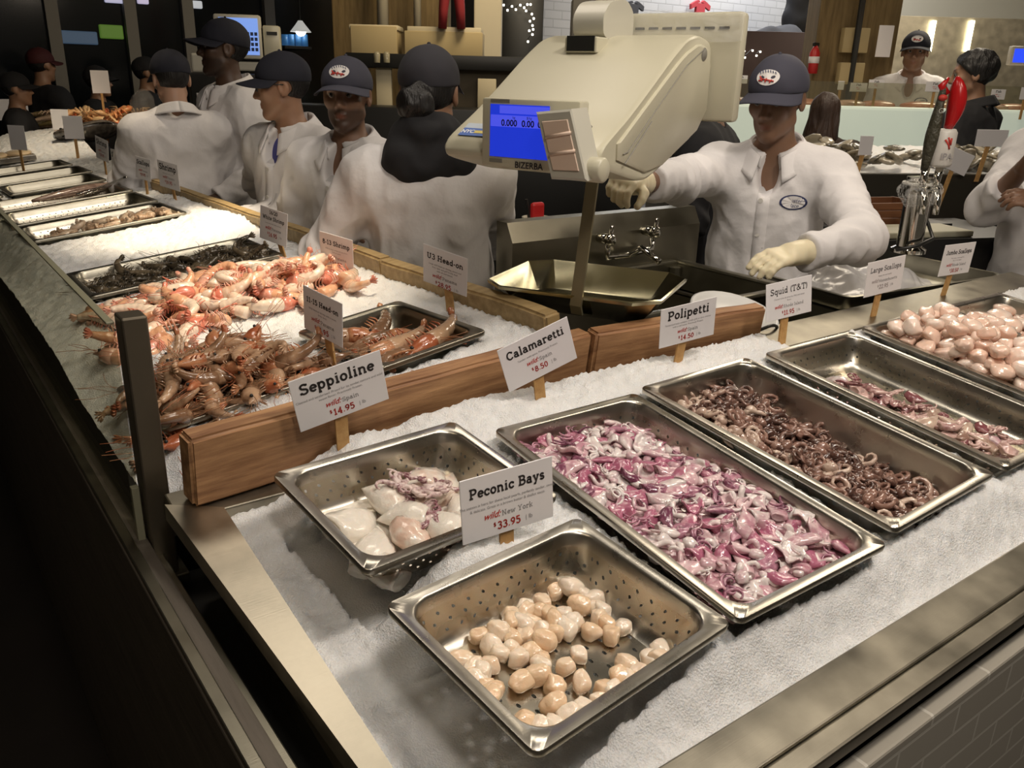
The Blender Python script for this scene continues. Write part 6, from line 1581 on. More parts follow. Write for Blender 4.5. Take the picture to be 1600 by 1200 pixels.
g.loft([oct_ring(*s_) for s_ in spec], False, True); tr_ = g.build('weighing_tray', [steel('tray_steel', (0.46, 0.43, 0.29), 0.22)], sc); tr_.matrix_local = SI @ MT; auto(tr_, 25)
# ------------------------------------------------------------------ sink behind the planks
ys = 1.98
a = aty(800, 352, ys); b = aty(1086, 318, ys); zt = (a.z + b.z) / 2
c = empty('sink', Matrix.Translation((0, 0, 0)), 'stainless sink with tall splashback behind the weighing tray', 'sink')
x0, x1 = 1.44, b.x
g = G(); g.prism([(ys, zt), (ys + 0.05, zt - 0.0), (ys + 0.05, 0.95), (ys - 0.03, 0.95), (ys - 0.03, zt - 0.055)], x0, x1, Matrix(((0, 1, 0, 0), (1, 0, 0, 0), (0, 0, 1, 0), (0, 0, 0, 1)))); g.build('splashback', [STEEL_DARK], c)
g = G(); zb_ = 1.045
def tank(gg, xa, xb, ya, yb, z, d):
    for k, (p, q) in enumerate((((xa, ya - 0.03, z - 0.02), (xb, ya, z)), ((xa, yb - 0.03, z - 0.02), (xb, yb, z)), ((xa - 0.03, ya - 0.03, z - 0.02), (xa, yb, z)), ((xb, ya - 0.03, z - 0.02), (xb + 0.03, yb, z)))): gg.box(p, q, 0.008)
    gg.box((xa - 0.005, ya - 0.005, z - d), (xb + 0.005, yb - 0.02, z - d + 0.01))
    gg.box((xa - 0.008, ya - 0.02, z - d), (xa, yb, z - 0.01)); gg.box((xb, ya - 0.02, z - d), (xb + 0.008, yb, z - 0.01)); gg.box((xa, ya - 0.02, z - d), (xb, ya - 0.012, z - 0.01)); gg.box((xa, yb - 0.03, z - d), (xb, yb - 0.022, z - 0.01))
tank(g, 1.82, 2.12, 1.50, 1.96, zb_ + 0.02, 0.3); tank(g, 1.48, 1.79, 1.50, 1.96, zb_ + 0.02, 0.3); auto(g.build('basins', [STEEL_DARK], c), 30)
g = G()
for x in (1.50, 2.10):
    for y in (1.50, 1.92): g.tube([(x, y, 0.0), (x, y, zb_)], 0.02, 8)
g.build('legs', [STEEL_DARK], c)
f0 = aty(940, 372, ys - 0.04); f1 = aty(1010, 360, ys - 0.04)
g = G()
for p in (f0, f1):
    g.tube([p + Vector((0, 0.02, 0)), p + Vector((0, -0.035, 0))], 0.016, 10); g.tube([p + Vector((0, -0.04, -0.004)), p + Vector((0.0, -0.045, 0.045))], [0.009, 0.006], 8); g.ball(p + Vector((0, -0.04, 0)), 0.02, 10, 7)
mid = (f0 + f1) / 2
g.tube([f0 + Vector((0, -0.03, -0.02)), f0 + Vector((0, -0.03, -0.055)), mid + Vector((0, -0.03, -0.06)), f1 + Vector((0, -0.03, -0.055)), f1 + Vector((0, -0.03, -0.02))], 0.010, 8)
g.tube([mid + Vector((0, -0.03, -0.06)), mid + Vector((0, -0.08, -0.03)), mid + Vector((0, -0.16, -0.06))], 0.010, 8)
g.build('tap', [CHROME], c, None, True)
# things on the shelf beyond the sink
q = aty(838, 345, 2.72); shz = q.z - 0.08; c = empty('paper_cup', Matrix.Translation((q.x, q.y, q.z - 0.08)), 'white tub with a red scoop behind the sink', 'tub')
g = G(); g.lathe([(0.045, 0.0), (0.056, 0.09), (0.060, 0.092), (0.060, 0.096), (0.053, 0.096), (0.043, 0.004)], 20, None, 0, True); g.build('tub', [mat('cream_paper', (0.55, 0.50, 0.38), 0.6)], c, None, True)
g = G(); g.box((-0.03, -0.012, 0.05), (0.035, 0.012, 0.155), 0.012); g.tube([(-0.03, 0, 0.06), (-0.055, 0, 0.17)], 0.006, 6, None, 1); g.build('scoop', [RED_PLASTIC, BLACK], c)
g = G(); q0_ = aty(740, 290, 2.62); q1_ = aty(1130, 335, 2.62); g.box((1.5, 2.60, shz - 0.035), (2.55, 2.85, shz), 0.004); g.box((1.5, 2.62, 0), (1.54, 2.83, shz - 0.03)); g.box((2.5, 2.62, 0), (2.54, 2.83, shz - 0.03)); o = g.build('back_shelf', [STEEL_DARK], None); tag(o, 'dim steel shelf running behind the sink', 'shelf')
g = G(); q = aty(760, 300, 2.72); g.box((q.x - 0.10, 2.66, shz), (q.x + 0.05, 2.80, q.z + 0.03), 0.01); tag(g.build('blue_crate', [mat('blue_box', (0.02, 0.06, 0.16), 0.5)], None), 'dark blue crate on the shelf behind the scale', 'crate')
# white bucket and lid between planks
q = MF @ Vector((1.66, 1.235, -0.03)); c = empty('tub_lid', Matrix.Translation(q) @ Matrix.Rotation(0.25, 4, 'X'), 'white round lid standing behind the squid sign', 'lid')
g = G(); g.lathe([(0, 0.0), (0.105, 0.0), (0.112, 0.004), (0.112, 0.016), (0.104, 0.018), (0.100, 0.010), (0, 0.010)], 30); g.build('lid', [mat('white_plastic', (0.66, 0.66, 0.64), 0.35)], c, None, True)
g = G(); g.tube([Vector((-0.05 + 0.1 * k / 10, -0.10 - 0.012 * math.sin(PI * k / 10), 0.012 + 0.022 * math.sin(PI * k / 10))) for k in range(11)], 0.004, 6); g.build('handle', [DARKP], c, None, True)
# sheet pan with plastic film
zt = 1.06
cr_ = [atz(1262, 396, zt), atz(1303, 472, zt), atz(1640, 462, zt), atz(1560, 388, zt)]
ctr = Vector((2.58, 1.50, zt))
c = empty('sheet_tray', Matrix.Translation(ctr) @ Matrix.Rotation(-0.12, 4, 'Z'), 'dark steel tray holding crumpled plastic behind the scallops', 'tray')
g = G(); spec = [(0.76, 0.46, 0.03, -0.008), (0.765, 0.465, 0.03, 0.0), (0.75, 0.45, 0.03, 0.002), (0.74, 0.44, 0.03, -0.002), (0.70, 0.40, 0.03, -0.05)]
g.loft([rrect(w, l, r, z, 4) for w, l, r, z in spec], False, True); auto(g.build('tray', [STEEL_DARK], c), 40)
g = G(); g.box((-0.36, -0.21, -0.30), (0.36, 0.21, -0.055)); tag(g.build('work_table', [STEEL_DARK], None, Matrix.Translation(ctr) @ Matrix.Rotation(-0.12, 4, 'Z') @ Matrix.Translation((0, 0, -0.0))), 'dark steel table under the plastic-filled tray', 'table')
FILM, ntq, bq = nm('crumpled_plastic')
bq.inputs['Base Color'].default_value = (0.62, 0.61, 0.62, 1); bq.inputs['Roughness'].default_value = 0.25; bq.inputs['Alpha'].default_value = 0.75
g = G()
def crum(u, v):
    x = -0.33 + 0.52 * u; y = -0.17 + 0.34 * v; h = 0.075 * math.sin(PI * u) ** 0.6 * math.sin(PI * v) ** 0.5
    return Vector((x + 0.03 * noise.noise((u * 5, v * 5, 1)), y, -0.045 + h * (0.75 + 0.9 * noise.noise((u * 4, v * 4, 6))) + 0.018 * abs(noise.noise((u * 12, v * 10, 2)))))
g.grid(crum, 60, 44); tag(g.build('plastic_bag', [FILM], None, Matrix.Translation(ctr) @ Matrix.Rotation(-0.12, 4, 'Z'), True), 'crumpled clear plastic lying in the dark steel tray', 'bag')

# ------------------------------------------------------------------ the staff
DKSKIN = (0.075, 0.040, 0.024); TAN = (0.30, 0.165, 0.10); MID = (0.21, 0.115, 0.07); LIGHT = (0.42, 0.25, 0.17)
def foot(px, py, d, s):
    p = atd(px, py, d); return Vector((p.x, p.y, 0)), p.z
def stand(px, py, d, hgt=1.80, fwd=0.0, az=0.0):
    p, z = foot(px, py, d, 1); s = z / hgt
    a_ = math.radians(az); return Vector((p.x - math.sin(a_) * fwd, p.y - math.cos(a_) * fwd, 0)), s
p, s = stand(265, 72, 3.75)
person('person', 'staff member in a white coat and navy cap with back turned, leftmost', p, 8, s, hy=-6, hp=12, skin=LIGHT, vox=0.0065, wr=p + Vector((0.22, 0.30, 1.02)), wl=p + Vector((-0.14, 0.38, 1.06)), fat=1.04)
p, s = stand(348, 25, 3.95, 1.80)
person('person', 'tall bearded man in white coat and dark cap, in profile facing left', p, -95, s, hy=14, hp=-3, skin=DKSKIN, beard=0.7, vox=0.0055, buttons=True)
p, s = stand(448, 76, 3.15)
person('person', 'man with glasses and blue shirt under a white coat, facing left', p, -112, s, hy=46, hp=6, skin=TAN, glasses=True, vox=0.0055, buttons=True, pen=True, inner=mat('royal_blue_shirt', (0.05, 0.05, 0.20), 0.8), wl=Vector((p.x - 0.27, p.y - 0.02, 1.10)), wr=Vector((p.x + 0.12, p.y + 0.22, 1.05)), gloves=(False, True))
p, s = stand(541, 84, 2.80)
person('person', 'man with thin beard and badge cap looking towards the camera', p, -122, s, hy=-16, hp=2, skin=MID, beard=0.8, badge=True, vox=0.0048, buttons=True, capcol=mat('faded_navy_cotton', (0.045, 0.045, 0.065), 0.85))
p, s = stand(668, 64, 2.30)
w5, hp5, th5, _ = person('person', 'staff member seen from behind with black scarf and tied-up hair', p, 30, s, hy=10, hp=4, skin=TAN, hairstyle='bun', vox=0.0055, wr=p + Vector((0.33, 0.30, 1.12)), wl=p + Vector((-0.10, 0.42, 1.10)), collar=False, fat=1.03, capcol=mat('charcoal_cotton', (0.028, 0.027, 0.034), 0.9))
def scarf(P):
    d = s_rc(P, (-0.05, -0.07, 1.475), (0.06, -0.055, 1.48), 0.088, 0.085, (1, 1, 1))
    d = smin(d, s_ell(P, (0, -0.065, 1.555), (0.100, 0.085, 0.060)), 0.03); d = smin(d, s_ell(P, (0.0, 0.02, 1.50), (0.115, 0.10, 0.06)), 0.04)
    return d + 0.006 * lumps(P, 42, 0.7)
sdf_obj('black_scarf', scarf, (-0.2, -0.22, 1.32), (0.2, 0.16, 1.68), 0.006, [BLACKCLOTH], w5, None, lambda v: v * s)
p, s = stand(1214, 78, 2.52, 1.80, 0.10, -104)
hR = atd(958, 306, 2.13); hL = atd(1206, 384, 2.26)
person('person', 'man in white coat with lobster badge reaching to the scale strap', p, -120, s, hy=13, hp=12, hr=0.0, skin=MID, badge=True, gloves=(True, True), wr=atd(948, 292, 2.12), wl=atd(1244, 396, 2.26), curl=(0.85, 0.35), crest=True, buttons=True, lean=6, vox=0.0048, palm=((0.2, 0.3, -0.9), (0.2, -0.2, -0.9)), pole=((0.3, -0.4, -1.0), (-0.9, -0.6, -0.2)), sleeve=(0.70, 0.86), arms=1.14, capcol=mat('faded_navy_cotton', (0.045, 0.045, 0.065), 0.85))
p, s = stand(1437, 40, 6.0, 1.80)
s7 = s * 0.93; p7 = Vector((p.x, p.y, p.x * 0 + 0.12))
person('person', 'distant man in white coat and navy cap behind the glowing ice counter', p7, -120, s7, hy=0, hp=4, skin=MID, badge=True, crest=True, vox=0.009, gloves=(False, False))
p, s = stand(1537, 74, 4.6, 1.795)
person('person', 'customer with thick black hair and dark jacket, turned away', p, -8, s, hy=-24, hp=6, skin=TAN, coat=BLACKCLOTH, coatname='dark_jacket', cap=False, hairstyle='bowl', collar=True, vox=0.0075)
p = atd(1660, 300, 2.95); p = Vector((p.x, p.y, 0))
person('person', 'staff member cut off by the right edge, only bent white sleeve showing', p, -70, 1.0, hy=0, hp=0, skin=MID, vox=0.0065, wr=atd(1600, 262, 2.75), wl=atd(1640, 330, 2.7), pole=((-0.2, 0.9, -0.9), (-0.3, 0.9, -0.9)), sleeve=0.55)
p = atd(1296, 130, 4.6); p = Vector((p.x, p.y, 0))
person('person', 'person with long brown hair seen from behind at the far counter', p, 62, 0.90, skin=LIGHT, coat=mat('brown_jacket', (0.03, 0.018, 0.012), 0.9), coatname='brown_jacket', cap=False, hair=HAIR_BROWN, hairstyle='long', vox=0.010, collar=False)
p = atd(1118, 200, 3.4); p = Vector((p.x, p.y, 0))
person('person', 'person in black bending behind the scale and the reaching man', p, -30, 0.98, hp=20, skin=MID, coat=BLACKCLOTH, coatname='black_jacket', cap=False, vox=0.011, collar=False, lean=4, fat=1.15)
# customers in the dark beyond the glass
for px, d, az_, hc, lab, ht in ((66, 6.6, 60, mat('dark_red_cap', (0.05, 0.005, 0.006), 0.8), 'customer in a dark red cap in the shadows at far left', 1.78), (150, 6.7, 120, BLACKCLOTH, 'customer in dark clothes standing in the shadows behind the lobsters', 1.66), (228, 6.9, 100, BLACKCLOTH, 'customer with a dark hood in the shadows behind the crabs', 1.74), (20, 5.9, 100, BLACKCLOTH, 'customer in black at the far left edge in the shadows', 1.60)):
    p = atd(px, 120, d); p = Vector((p.x, p.y, 0))
    person('person', lab, p, az_, ht / 1.8, skin=TAN, coat=BLACKCLOTH, coatname='dark_jacket', capcol=hc, vox=0.014, collar=False)

# ------------------------------------------------------------------ behind the staff
YB = 8.6
def wx(px, y=YB): return aty(px, 100, y).x
def wz(px, py, y=YB): return aty(px, py, y).z
MULL = mat('window_frame_paint', (0.20, 0.19, 0.17), 0.6); NIGHT = mat('night_glass', (0.006, 0.008, 0.010), 0.12)
w = empty('window_1', None); w['kind'] = 'structure'
xl, xr = -1.5, wx(545)
g = G(); g.box((xl, YB + 0.03, 0.9), (xr, YB + 0.05, 4.2)); g.build('pane', [NIGHT], w)
g = G()
for px in (-60, 92, 212, 300, 425, 540): g.box((wx(px) - 0.05, YB - 0.04, 0.9), (wx(px) + 0.05, YB + 0.06, 4.2))
for z in (0.95, 2.50, 3.4): g.box((xl, YB - 0.03, z - 0.045), (xr, YB + 0.055, z + 0.045))
g.build('window_frame', [MULL], w)
g = G(); g.box((xl, YB - 0.05, 0), (xr, YB + 0.1, 0.9)); tag(g.build('wall_back', [mat('dim_wall', (0.10, 0.085, 0.06), 0.8)]), kind='structure')
g = G(); g.box((-1.6, -3, 0), (-1.5, 9, 4.2)); tag(g.build('wall_left', [mat('dim_wall_left', (0.04, 0.036, 0.03), 0.8)]), kind='structure')
def glow(name, label, cat, px0, py0, px1, py1, y, col, e, th=0.04):
    y = YB + 0.03; A_, B__ = aty(px0, py1, y), aty(px1, py0, y)
    g = G(); g.box((A_.x, y - th, A_.z), (B__.x, y, B__.z), 0.01); o = g.build(name, [mat(name + '_%d' % px0, col, 0.5, emit=e)]); return tag(o, label, cat)
glow('lit_sign', 'small lit white sign high at left in the window', 'sign', 163, -6, 193, 4, YB - 0.08, (0.55, 0.55, 0.75), 0.6)
glow('lit_sign', 'small lit white sign beside the first in the window', 'sign', 214, -6, 230, 6, YB - 0.08, (0.60, 0.55, 0.75), 0.6)
glow('lit_sign', 'pale lit menu sign above the tall man', 'sign', 285, 2, 314, 12, YB - 0.08, (0.55, 0.58, 0.62), 0.6)
glow('glow_screen', 'dim blue glowing panel beyond the window at left', 'screen', 96, 50, 150, 68, YB - 0.08, (0.06, 0.10, 0.16), 0.45)
glow('glow_screen', 'small green glowing panel beyond the window', 'screen', 156, 40, 190, 60, YB - 0.08, (0.10, 0.20, 0.03), 0.45)
for k, (px, lab) in enumerate(((445, 'leftmost'), (455, 'second'), (466, 'third'), (476, 'rightmost'))):
    A_, B__ = aty(px - 4, 72, YB - 0.3), aty(px + 4, 54, YB - 0.3); g = G(); g.lathe([(0, 0), (0.03, 0), (0.03, B__.z - A_.z), (0, B__.z - A_.z)], 12, Matrix.Translation((A_.x + 0.03, YB - 0.3, A_.z)))
    o = g.build('blue_can', [mat('blue_can', (0.05, 0.18, 0.42), 0.35, emit=0.25)], None, None, True); tag(o, 'small blue can in a row before the dark window, %s' % lab, 'can', 'blue cans')  # cans glow faintly by themselves; their lit look is in the material
A_, B__ = aty(440, 75, YB - 0.3), aty(482, 75, YB - 0.3); zz_ = aty(460, 72, YB - 0.3).z; g = G(); g.box((A_.x, YB - 0.38, zz_ - 0.03), (B__.x, YB - 0.03, zz_), 0.004); tag(g.build('window_ledge_shelf', [BLACK]), 'narrow black shelf under the row of blue cans', 'shelf')
p = aty(470, 50, YB - 0.4); c = empty('pendant_lamp', Matrix.Translation(p), 'white glowing pendant lamp before the dark window', 'lamp')
g = G(); g.lathe([(0.02, 0.10), (0.05, 0.06), (0.10, 0.0), (0.095, 0.0), (0.02, 0.09)], 20); g.build('lamp_shade', [mat('lamp_shade_white', (0.7, 0.7, 0.66), 0.5, emit=0.5)], c, None, True)
g = G(); g.ball((0, 0, 0.01), 0.05, 12, 8); g.build('bulb', [mat('lamp_bulb', (1, 0.95, 0.85), 0.5, emit=6)], c, None, True)
g = G(); g.tube([(0, 0, 0.1), (0, 0, 4.2 - p.z)], 0.006, 5); g.build('cord', [BLACK], c)
# till
d = 4.9; p = atd(378, 62, d); ex_ = Vector((0.84, -0.54, 0)); MTl = frame(p, ex_, None, (0.0, 0.0, 1)); MTl = Matrix.Translation(p) @ Matrix.Rotation(math.radians(-26), 4, 'Z')
c = empty('till', MTl, 'cream till with lit blue keypad screen behind the tall man', 'till')
u_ = d / FPX
g = G(); g.box((-40 * u_, -0.02, -28 * u_), (30 * u_, 0.05, 36 * u_), 0.012); o = g.build('screen_housing', [BEIGE_GREY], c); auto(o, 40)
g = G(); g.box((-32 * u_, -0.024, -22 * u_), (26 * u_, -0.018, 31 * u_)); scr = g.build('screen', [mat('till_screen', (0.10, 0.18, 0.42), 0.3, emit=0.9, ecol=(0.20, 0.34, 0.80))], c)
g = G()
for r_ in range(4):
    for q_ in range(4): g.box((2 * u_ + q_ * 6 * u_, -0.026, (6 - 7.5 * r_) * u_), (2 * u_ + (q_ * 6 + 4.4) * u_, -0.0235, (11 - 7.5 * r_) * u_))
g.build('keypad', [mat('till_keys', (0.03, 0.05, 0.14), 0.4)], scr)
g = G(); g.box((32 * u_, 0.0, -34 * u_), (58 * u_, 0.10, 22 * u_), 0.01); pr_ = g.build('receipt_printer', [BEIGE], c); auto(pr_, 40)
g = G(); g.box((38 * u_, -0.003, 8 * u_), (54 * u_, 0.003, 13 * u_)); g.build('paper_slot', [DARKP], pr_)
g = G(); g.box((-75 * u_, -0.10, -50 * u_), (-35 * u_, 0.05, -22 * u_), 0.012); g.box((-40 * u_, 0.0, -46 * u_), (55 * u_, 0.12, -32 * u_), 0.01); g.build('base', [BEIGE_GREY], c)
g = G(); g.box((-78 * u_, -0.16, -p.z), (70 * u_, 0.25, -50 * u_), 0.01); tag(g.build('till_counter', [BLACK], None, MTl), 'dark counter standing under the cream till', 'counter')
q = atd(318, 154, 4.76); price_sign('small white notice between the two men at left', q, (0.9, -0.4, 0), (0, 0, 1), 0.07, 0.06, Vector((q.x, q.y, 1.585)), None, [], '', '')
# column, pipes, shelf and boxes at middle
WOODC = wood('old_column_paint', (0.10, 0.065, 0.022), (0.26, 0.18, 0.075), 2, 6, 0.7)
def pbox(name, label, cat, px0, py0, px1, py1, d, th, mt, r=0.006, yaw=-36.7, kind=None, parent=None):
    """upright box whose front covers the given part of the photograph at distance d"""
    A_, B__ = atd(px0, py1, d), atd(px1, py0, d); C_ = atd((px0 + px1) / 2, (py0 + py1) / 2, d)
    u_ = d / FPX; W_, H_ = (px1 - px0) * u_ / 2, (py1 - py0) * u_ / 2 / 0.94
    g = G(); g.box((-W_, 0, -H_), (W_, th, H_), r); o = g.build(name, [mt], None, Matrix.Translation(C_) @ Matrix.Rotation(math.radians(yaw), 4, 'Z')); auto(o, 40)
    if kind: o['kind'] = kind
    else: tag(o, label, cat)
    return o
def column(name, px0, px1, d, th, mt):
    C_ = atd((px0 + px1) / 2, 60, d); W_ = (px1 - px0) * d / FPX / 2
    g = G(); g.box((-W_, 0, 0), (W_, th, 4.2), 0.01); o = g.build(name, [mt], None, Matrix.Translation((C_.x, C_.y, 0)) @ Matrix.Rotation(math.radians(-36.7), 4, 'Z')); o['kind'] = 'structure'; return o
column('trim_1', 520, 700, 6.6, 0.3, WOODC)
column('trim_2', 1276, 1402, 6.1, 0.3, WOODC)
column('trim_3', 740, 783, 6.2, 0.3, mat('cream_column', (0.58, 0.52, 0.38), 0.6))
for px, w_ in ((598, 9), (652, 6)):
    C_ = atd(px, 20, 6.3); g = G(); g.tube([(0, 0, 1.8), (0, 0, 4.2)], w_ * 6.3 / FPX, 12); o = g.build('pipe', [mat('cream_pipe', (0.62, 0.56, 0.42), 0.5)], None, Matrix.Translation((C_.x, C_.y, 0)), True); tag(o, 'thick cream pipe rising from the boxes' if px == 598 else 'thinner cream pipe beside the red apron', 'pipe')
CARDB = mat('beige_cardboard', (0.42, 0.33, 0.17), 0.7, noise_amt=0.06, nscale=5)
CARD2 = mat('pale_lid', (0.56, 0.49, 0.33), 0.6)
d = 5.6
pbox('storage_box', 'beige box on the dark shelf, left of the pipe', 'box', 548, 44, 620, 92, d, 0.25, CARDB); pbox('box_lid', 'pale lid on the left beige box', 'lid', 545, 39, 622, 46, d - 0.02, 0.27, CARD2)
pbox('storage_box', 'wide beige box on the dark shelf under the red apron', 'box', 632, 52, 754, 88, d, 0.28, CARDB); pbox('box_lid', 'pale lid on the wide beige box', 'lid', 636, 43, 752, 54, d - 0.02, 0.30, CARD2)
pbox('dark_shelf', 'black shelf carrying the beige boxes', 'shelf', 540, 88, 905, 108, d - 0.1, 0.45, BLACK)
pbox('back_cabinet', 'dim brown cabinet under the black shelf', 'cabinet', 700, 108, 905, 190, d + 0.05, 0.3, mat('dim_cabinet', (0.10, 0.08, 0.05), 0.7))
pbox('pale_panel', 'pale panel under the shelf behind the tied-up hair', 'panel', 588, 108, 612, 190, d + 0.02, 0.05, CARD2)
pbox('pale_panel', 'pale panel under the shelf beside the scale', 'panel', 746, 126, 775, 172, d - 0.02, 0.05, CARD2)
pbox('back_counter', 'dark counter running behind the staff', 'counter', 440, 185, 1000, 420, d - 0.3, 0.5, BLACK)
c = empty('hanging_apron', Matrix.Translation(atd(706, 10, 5.5)) @ Matrix.Rotation(math.radians(-36.7), 4, 'Z'), 'dark red garment hanging above the wide beige box', 'apron')
REDC = mat('dark_red_cloth', (0.22, 0.012, 0.016), 0.85, noise_amt=0.2, nscale=9)
for s_ in (-1, 1):
    g = G(); g.tube([Vector((s_ * 0.02, 0, 0.55)), Vector((s_ * 0.035, 0, 0.15)), Vector((s_ * 0.055, 0, -0.02)), Vector((s_ * 0.062, 0, -0.135))], [0.055, 0.058, 0.045, 0.040], 12, None, 0, True, 0.7); g.build('leg', [REDC], c, None, True)
for k, (px, py, lab) in enumerate(((589, 92, 'jar'), (604, 95, 'jar'))): 
    q = atd(px, 90, d - 0.2); g = G(); g.lathe([(0.02, -0.03), (0.022, 0.02), (0.012, 0.035), (0, 0.035)], 12, Matrix.Translation(q)); tag(g.build('small_jar', [mat('dim_glass_jar', (0.3, 0.27, 0.18), 0.15)], None, None, True), 'small glass jar on the shelf, %s of two' % ('left' if k == 0 else 'right'), 'jar')
# white-painted brick wall with shirts
BRW = brick_mat('white_painted_brick', (0.50, 0.50, 0.50), (0.46, 0.46, 0.46), (0.38, 0.38, 0.38), bw=0.21, bh=0.075, ms=0.006, rough=0.7, bumpd=0.5)
yb = 6.7
g = G(); g.box((aty(842, 60, yb).x, yb, 0), (14, yb + 0.2, 4.2)); tag(g.build('wall_brick', [BRW]), kind='structure')
g = G(); g.box((aty(842, 60, yb).x - 0.05, yb, 0), (aty(842, 60, yb).x, YB + 0.1, 4.2)); tag(g.build('wall_return', [mat('dim_wall2', (0.10, 0.10, 0.10), 0.8)]), kind='structure')
def shirt(label, px, py, wpx, mt):
    q = aty(px, py, yb - 0.06); k_ = wpx * (q - Vector((0, 0, CAMZ))).dot(F_) / FPX
    g = G(); pl = [(-0.20, 0.0), (-0.22, -0.45), (0.22, -0.45), (0.20, 0.0), (0.30, -0.10), (0.48, -0.14), (0.50, -0.02), (0.26, 0.13), (0.12, 0.16), (0.06, 0.11), (-0.06, 0.11), (-0.12, 0.16), (-0.26, 0.13), (-0.50, -0.02), (-0.48, -0.14), (-0.30, -0.10)]
    for quad in ([(-0.22, -0.5), (0.22, -0.5), (0.22, 0.06), (-0.22, 0.06)], [(-0.22, -0.05), (-0.22, 0.14), (-0.50, 0.0), (-0.48, -0.16)], [(0.48, -0.16), (0.50, 0.0), (0.22, 0.14), (0.22, -0.05)], [(-0.22, 0.05), (-0.05, 0.09), (-0.12, 0.16), (-0.22, 0.14)], [(0.05, 0.09), (0.22, 0.05), (0.22, 0.14), (0.12, 0.16)]):
        g.prism([(x * k_, z * k_) for x, z in quad], -0.015, 0.015)
    o = g.build('shirt', [mt], None, Matrix.Translation(q)); tag(o, label, 'shirt')
shirt('dark grey T-shirt pinned on the white brick wall', 990, 9, 42, mat('grey_shirt', (0.05, 0.05, 0.055), 0.9))
shirt('red T-shirt pinned on the white brick wall', 1094, 8, 44, mat('red_shirt', (0.40, 0.04, 0.05), 0.9))
def lump_obj(name, label, cat, px, py, d, rx, rz, mt, amp=0.03, ry=None):
    q = atd(px, py, d); ry = ry or rx * 0.6
    o = sdf_obj(name, lambda P: s_ell(P, (0, 0, 0), (rx, ry, rz)) + amp * lumps(P, 4.0 / rx * 0.8, px), (-rx * 1.4, -ry * 1.6, -rz * 1.4), (rx * 1.4, ry * 1.6, rz * 1.4), rx / 12, [mt], None, Matrix.Translation(q)); return tag(o, label, cat)
lump_obj('hanging_jacket', 'dark jacket hanging on the brick wall beside the column', 'jacket', 1258, 12, 8.6, 0.26, 0.42, BLACKCLOTH, 0.05)
lump_obj('clothes_heap', 'heap of dark clothing on the ledge below the jacket', 'clothes', 1218, 62, 8.2, 0.36, 0.12, mat('charcoal_heap', (0.035, 0.036, 0.042), 0.9), 0.05)
pbox('dark_cabinet', 'dark cabinet below the heap of clothing', 'cabinet', 1138, 76, 1285, 420, 8.0, 0.4, mat('dark_brown', (0.03, 0.012, 0.010), 0.7))
spk = pbox('black_speaker', 'dark grey box left of the scale hanger', 'box', 886, 28, 930, 400, 6.0, 0.25, mat('charcoal_box', (0.05, 0.047, 0.042), 0.6))
q = atd(911, 30, 6.1); q.z = spk.location.z + max(v_.co.z for v_ in spk.data.vertices) + 0.012; g = G(); g.tube([q + Vector((-0.03, 0.02, -0.02)), q + Vector((-0.028, 0.02, 0.02)), q + Vector((0.028, -0.0, 0.02)), q + Vector((0.03, 0, -0.02))], 0.008, 7); tag(g.build('red_handle', [RED_PLASTIC], None, None, True), 'red handle standing on the dark grey box', 'handle')
BULB = mat('string_bulb', (1.0, 0.9, 0.7), 0.4, emit=7)
def string_lights(label, pts, d, name='string_lights'):
    P_ = [atd(x, y, d) for x, y in pts]; c = empty(name, Matrix.Translation(P_[0]), label, 'lights')
    g = G(); g.tube([p - P_[0] + Vector((0, 0.01, 0.012)) for p in P_], 0.003, 4); g.build('wire', [BLACK], c)
    g = G(); g.ball((0, 0, 0), 0.009, 8, 6); me = g.mesh('bulb', [BULB], True)
    for p in P_:
        o = link('bulb', me, c); o.location = p - P_[0]
o = pbox('dark_doorway_panel', '', '', 782, -60, 846, 300, 7.03, 0.05, BLACK); o['kind'] = 'structure'  # flat black panel added for the darkness of the doorway opening
string_lights('string of small warm lights around the dark doorway', [(787, 8), (793, 16), (800, 10), (806, 15), (813, 8), (819, 12), (824, 7), (829, 7), (822, 17), (831, 22), (834, 29), (828, 33), (832, 40), (833, 46), (827, 48), (832, 54), (825, 65)], 6.75)
string_lights('string of small warm lights behind the reaching man', [(1139, 79), (1144, 86), (1151, 78), (1154, 82), (1147, 88), (1163, 80), (1164, 90), (1176, 79), (1182, 87), (1188, 81)], 7.6)
# far fish counter, glowing front
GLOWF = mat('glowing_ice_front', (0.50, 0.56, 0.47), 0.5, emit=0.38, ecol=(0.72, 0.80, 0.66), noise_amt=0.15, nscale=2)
A_, B__ = atd(1120, 222, 5.3), atd(1760, 245, 5.3)
Pm = atd(1440, 190, 5.3); Tg = Matrix.Translation((Pm.x, Pm.y, 0)) @ Matrix.Rotation(math.radians(-30), 4, 'Z')
zt_ = atd(1360, 166, 5.3).z; zb_ = atd(1360, 216, 5.3).z
c = empty('ice_counter', Tg, 'far fish counter with a glowing white ice front', 'counter')
g = G(); g.box((-1.5, 0, 0), (1.5, 0.9, zb_ - 0.12), 0.01); g.build('body', [STEEL_DARK], c)
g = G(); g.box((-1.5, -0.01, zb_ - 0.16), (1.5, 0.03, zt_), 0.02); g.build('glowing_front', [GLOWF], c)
g = G(); g.box((-1.5, 0.03, zb_), (1.5, 0.9, zt_ - 0.02), 0.01); g.build('ice_top', [mat('pale_ice_top', (0.62, 0.62, 0.58), 0.5, bump=0.6, bscale=40)], c)
g = G(); g.box((-1.5, 0.02, zt_ + 0.0), (1.5, 0.03, zt_ + 0.14)); g.build('glass_front', [GLASS], c)
FIL = wet('pink_fillet', (0.62, 0.26, 0.17), (0.75, 0.50, 0.40), 10, 0.25, 0.5, 0.1)
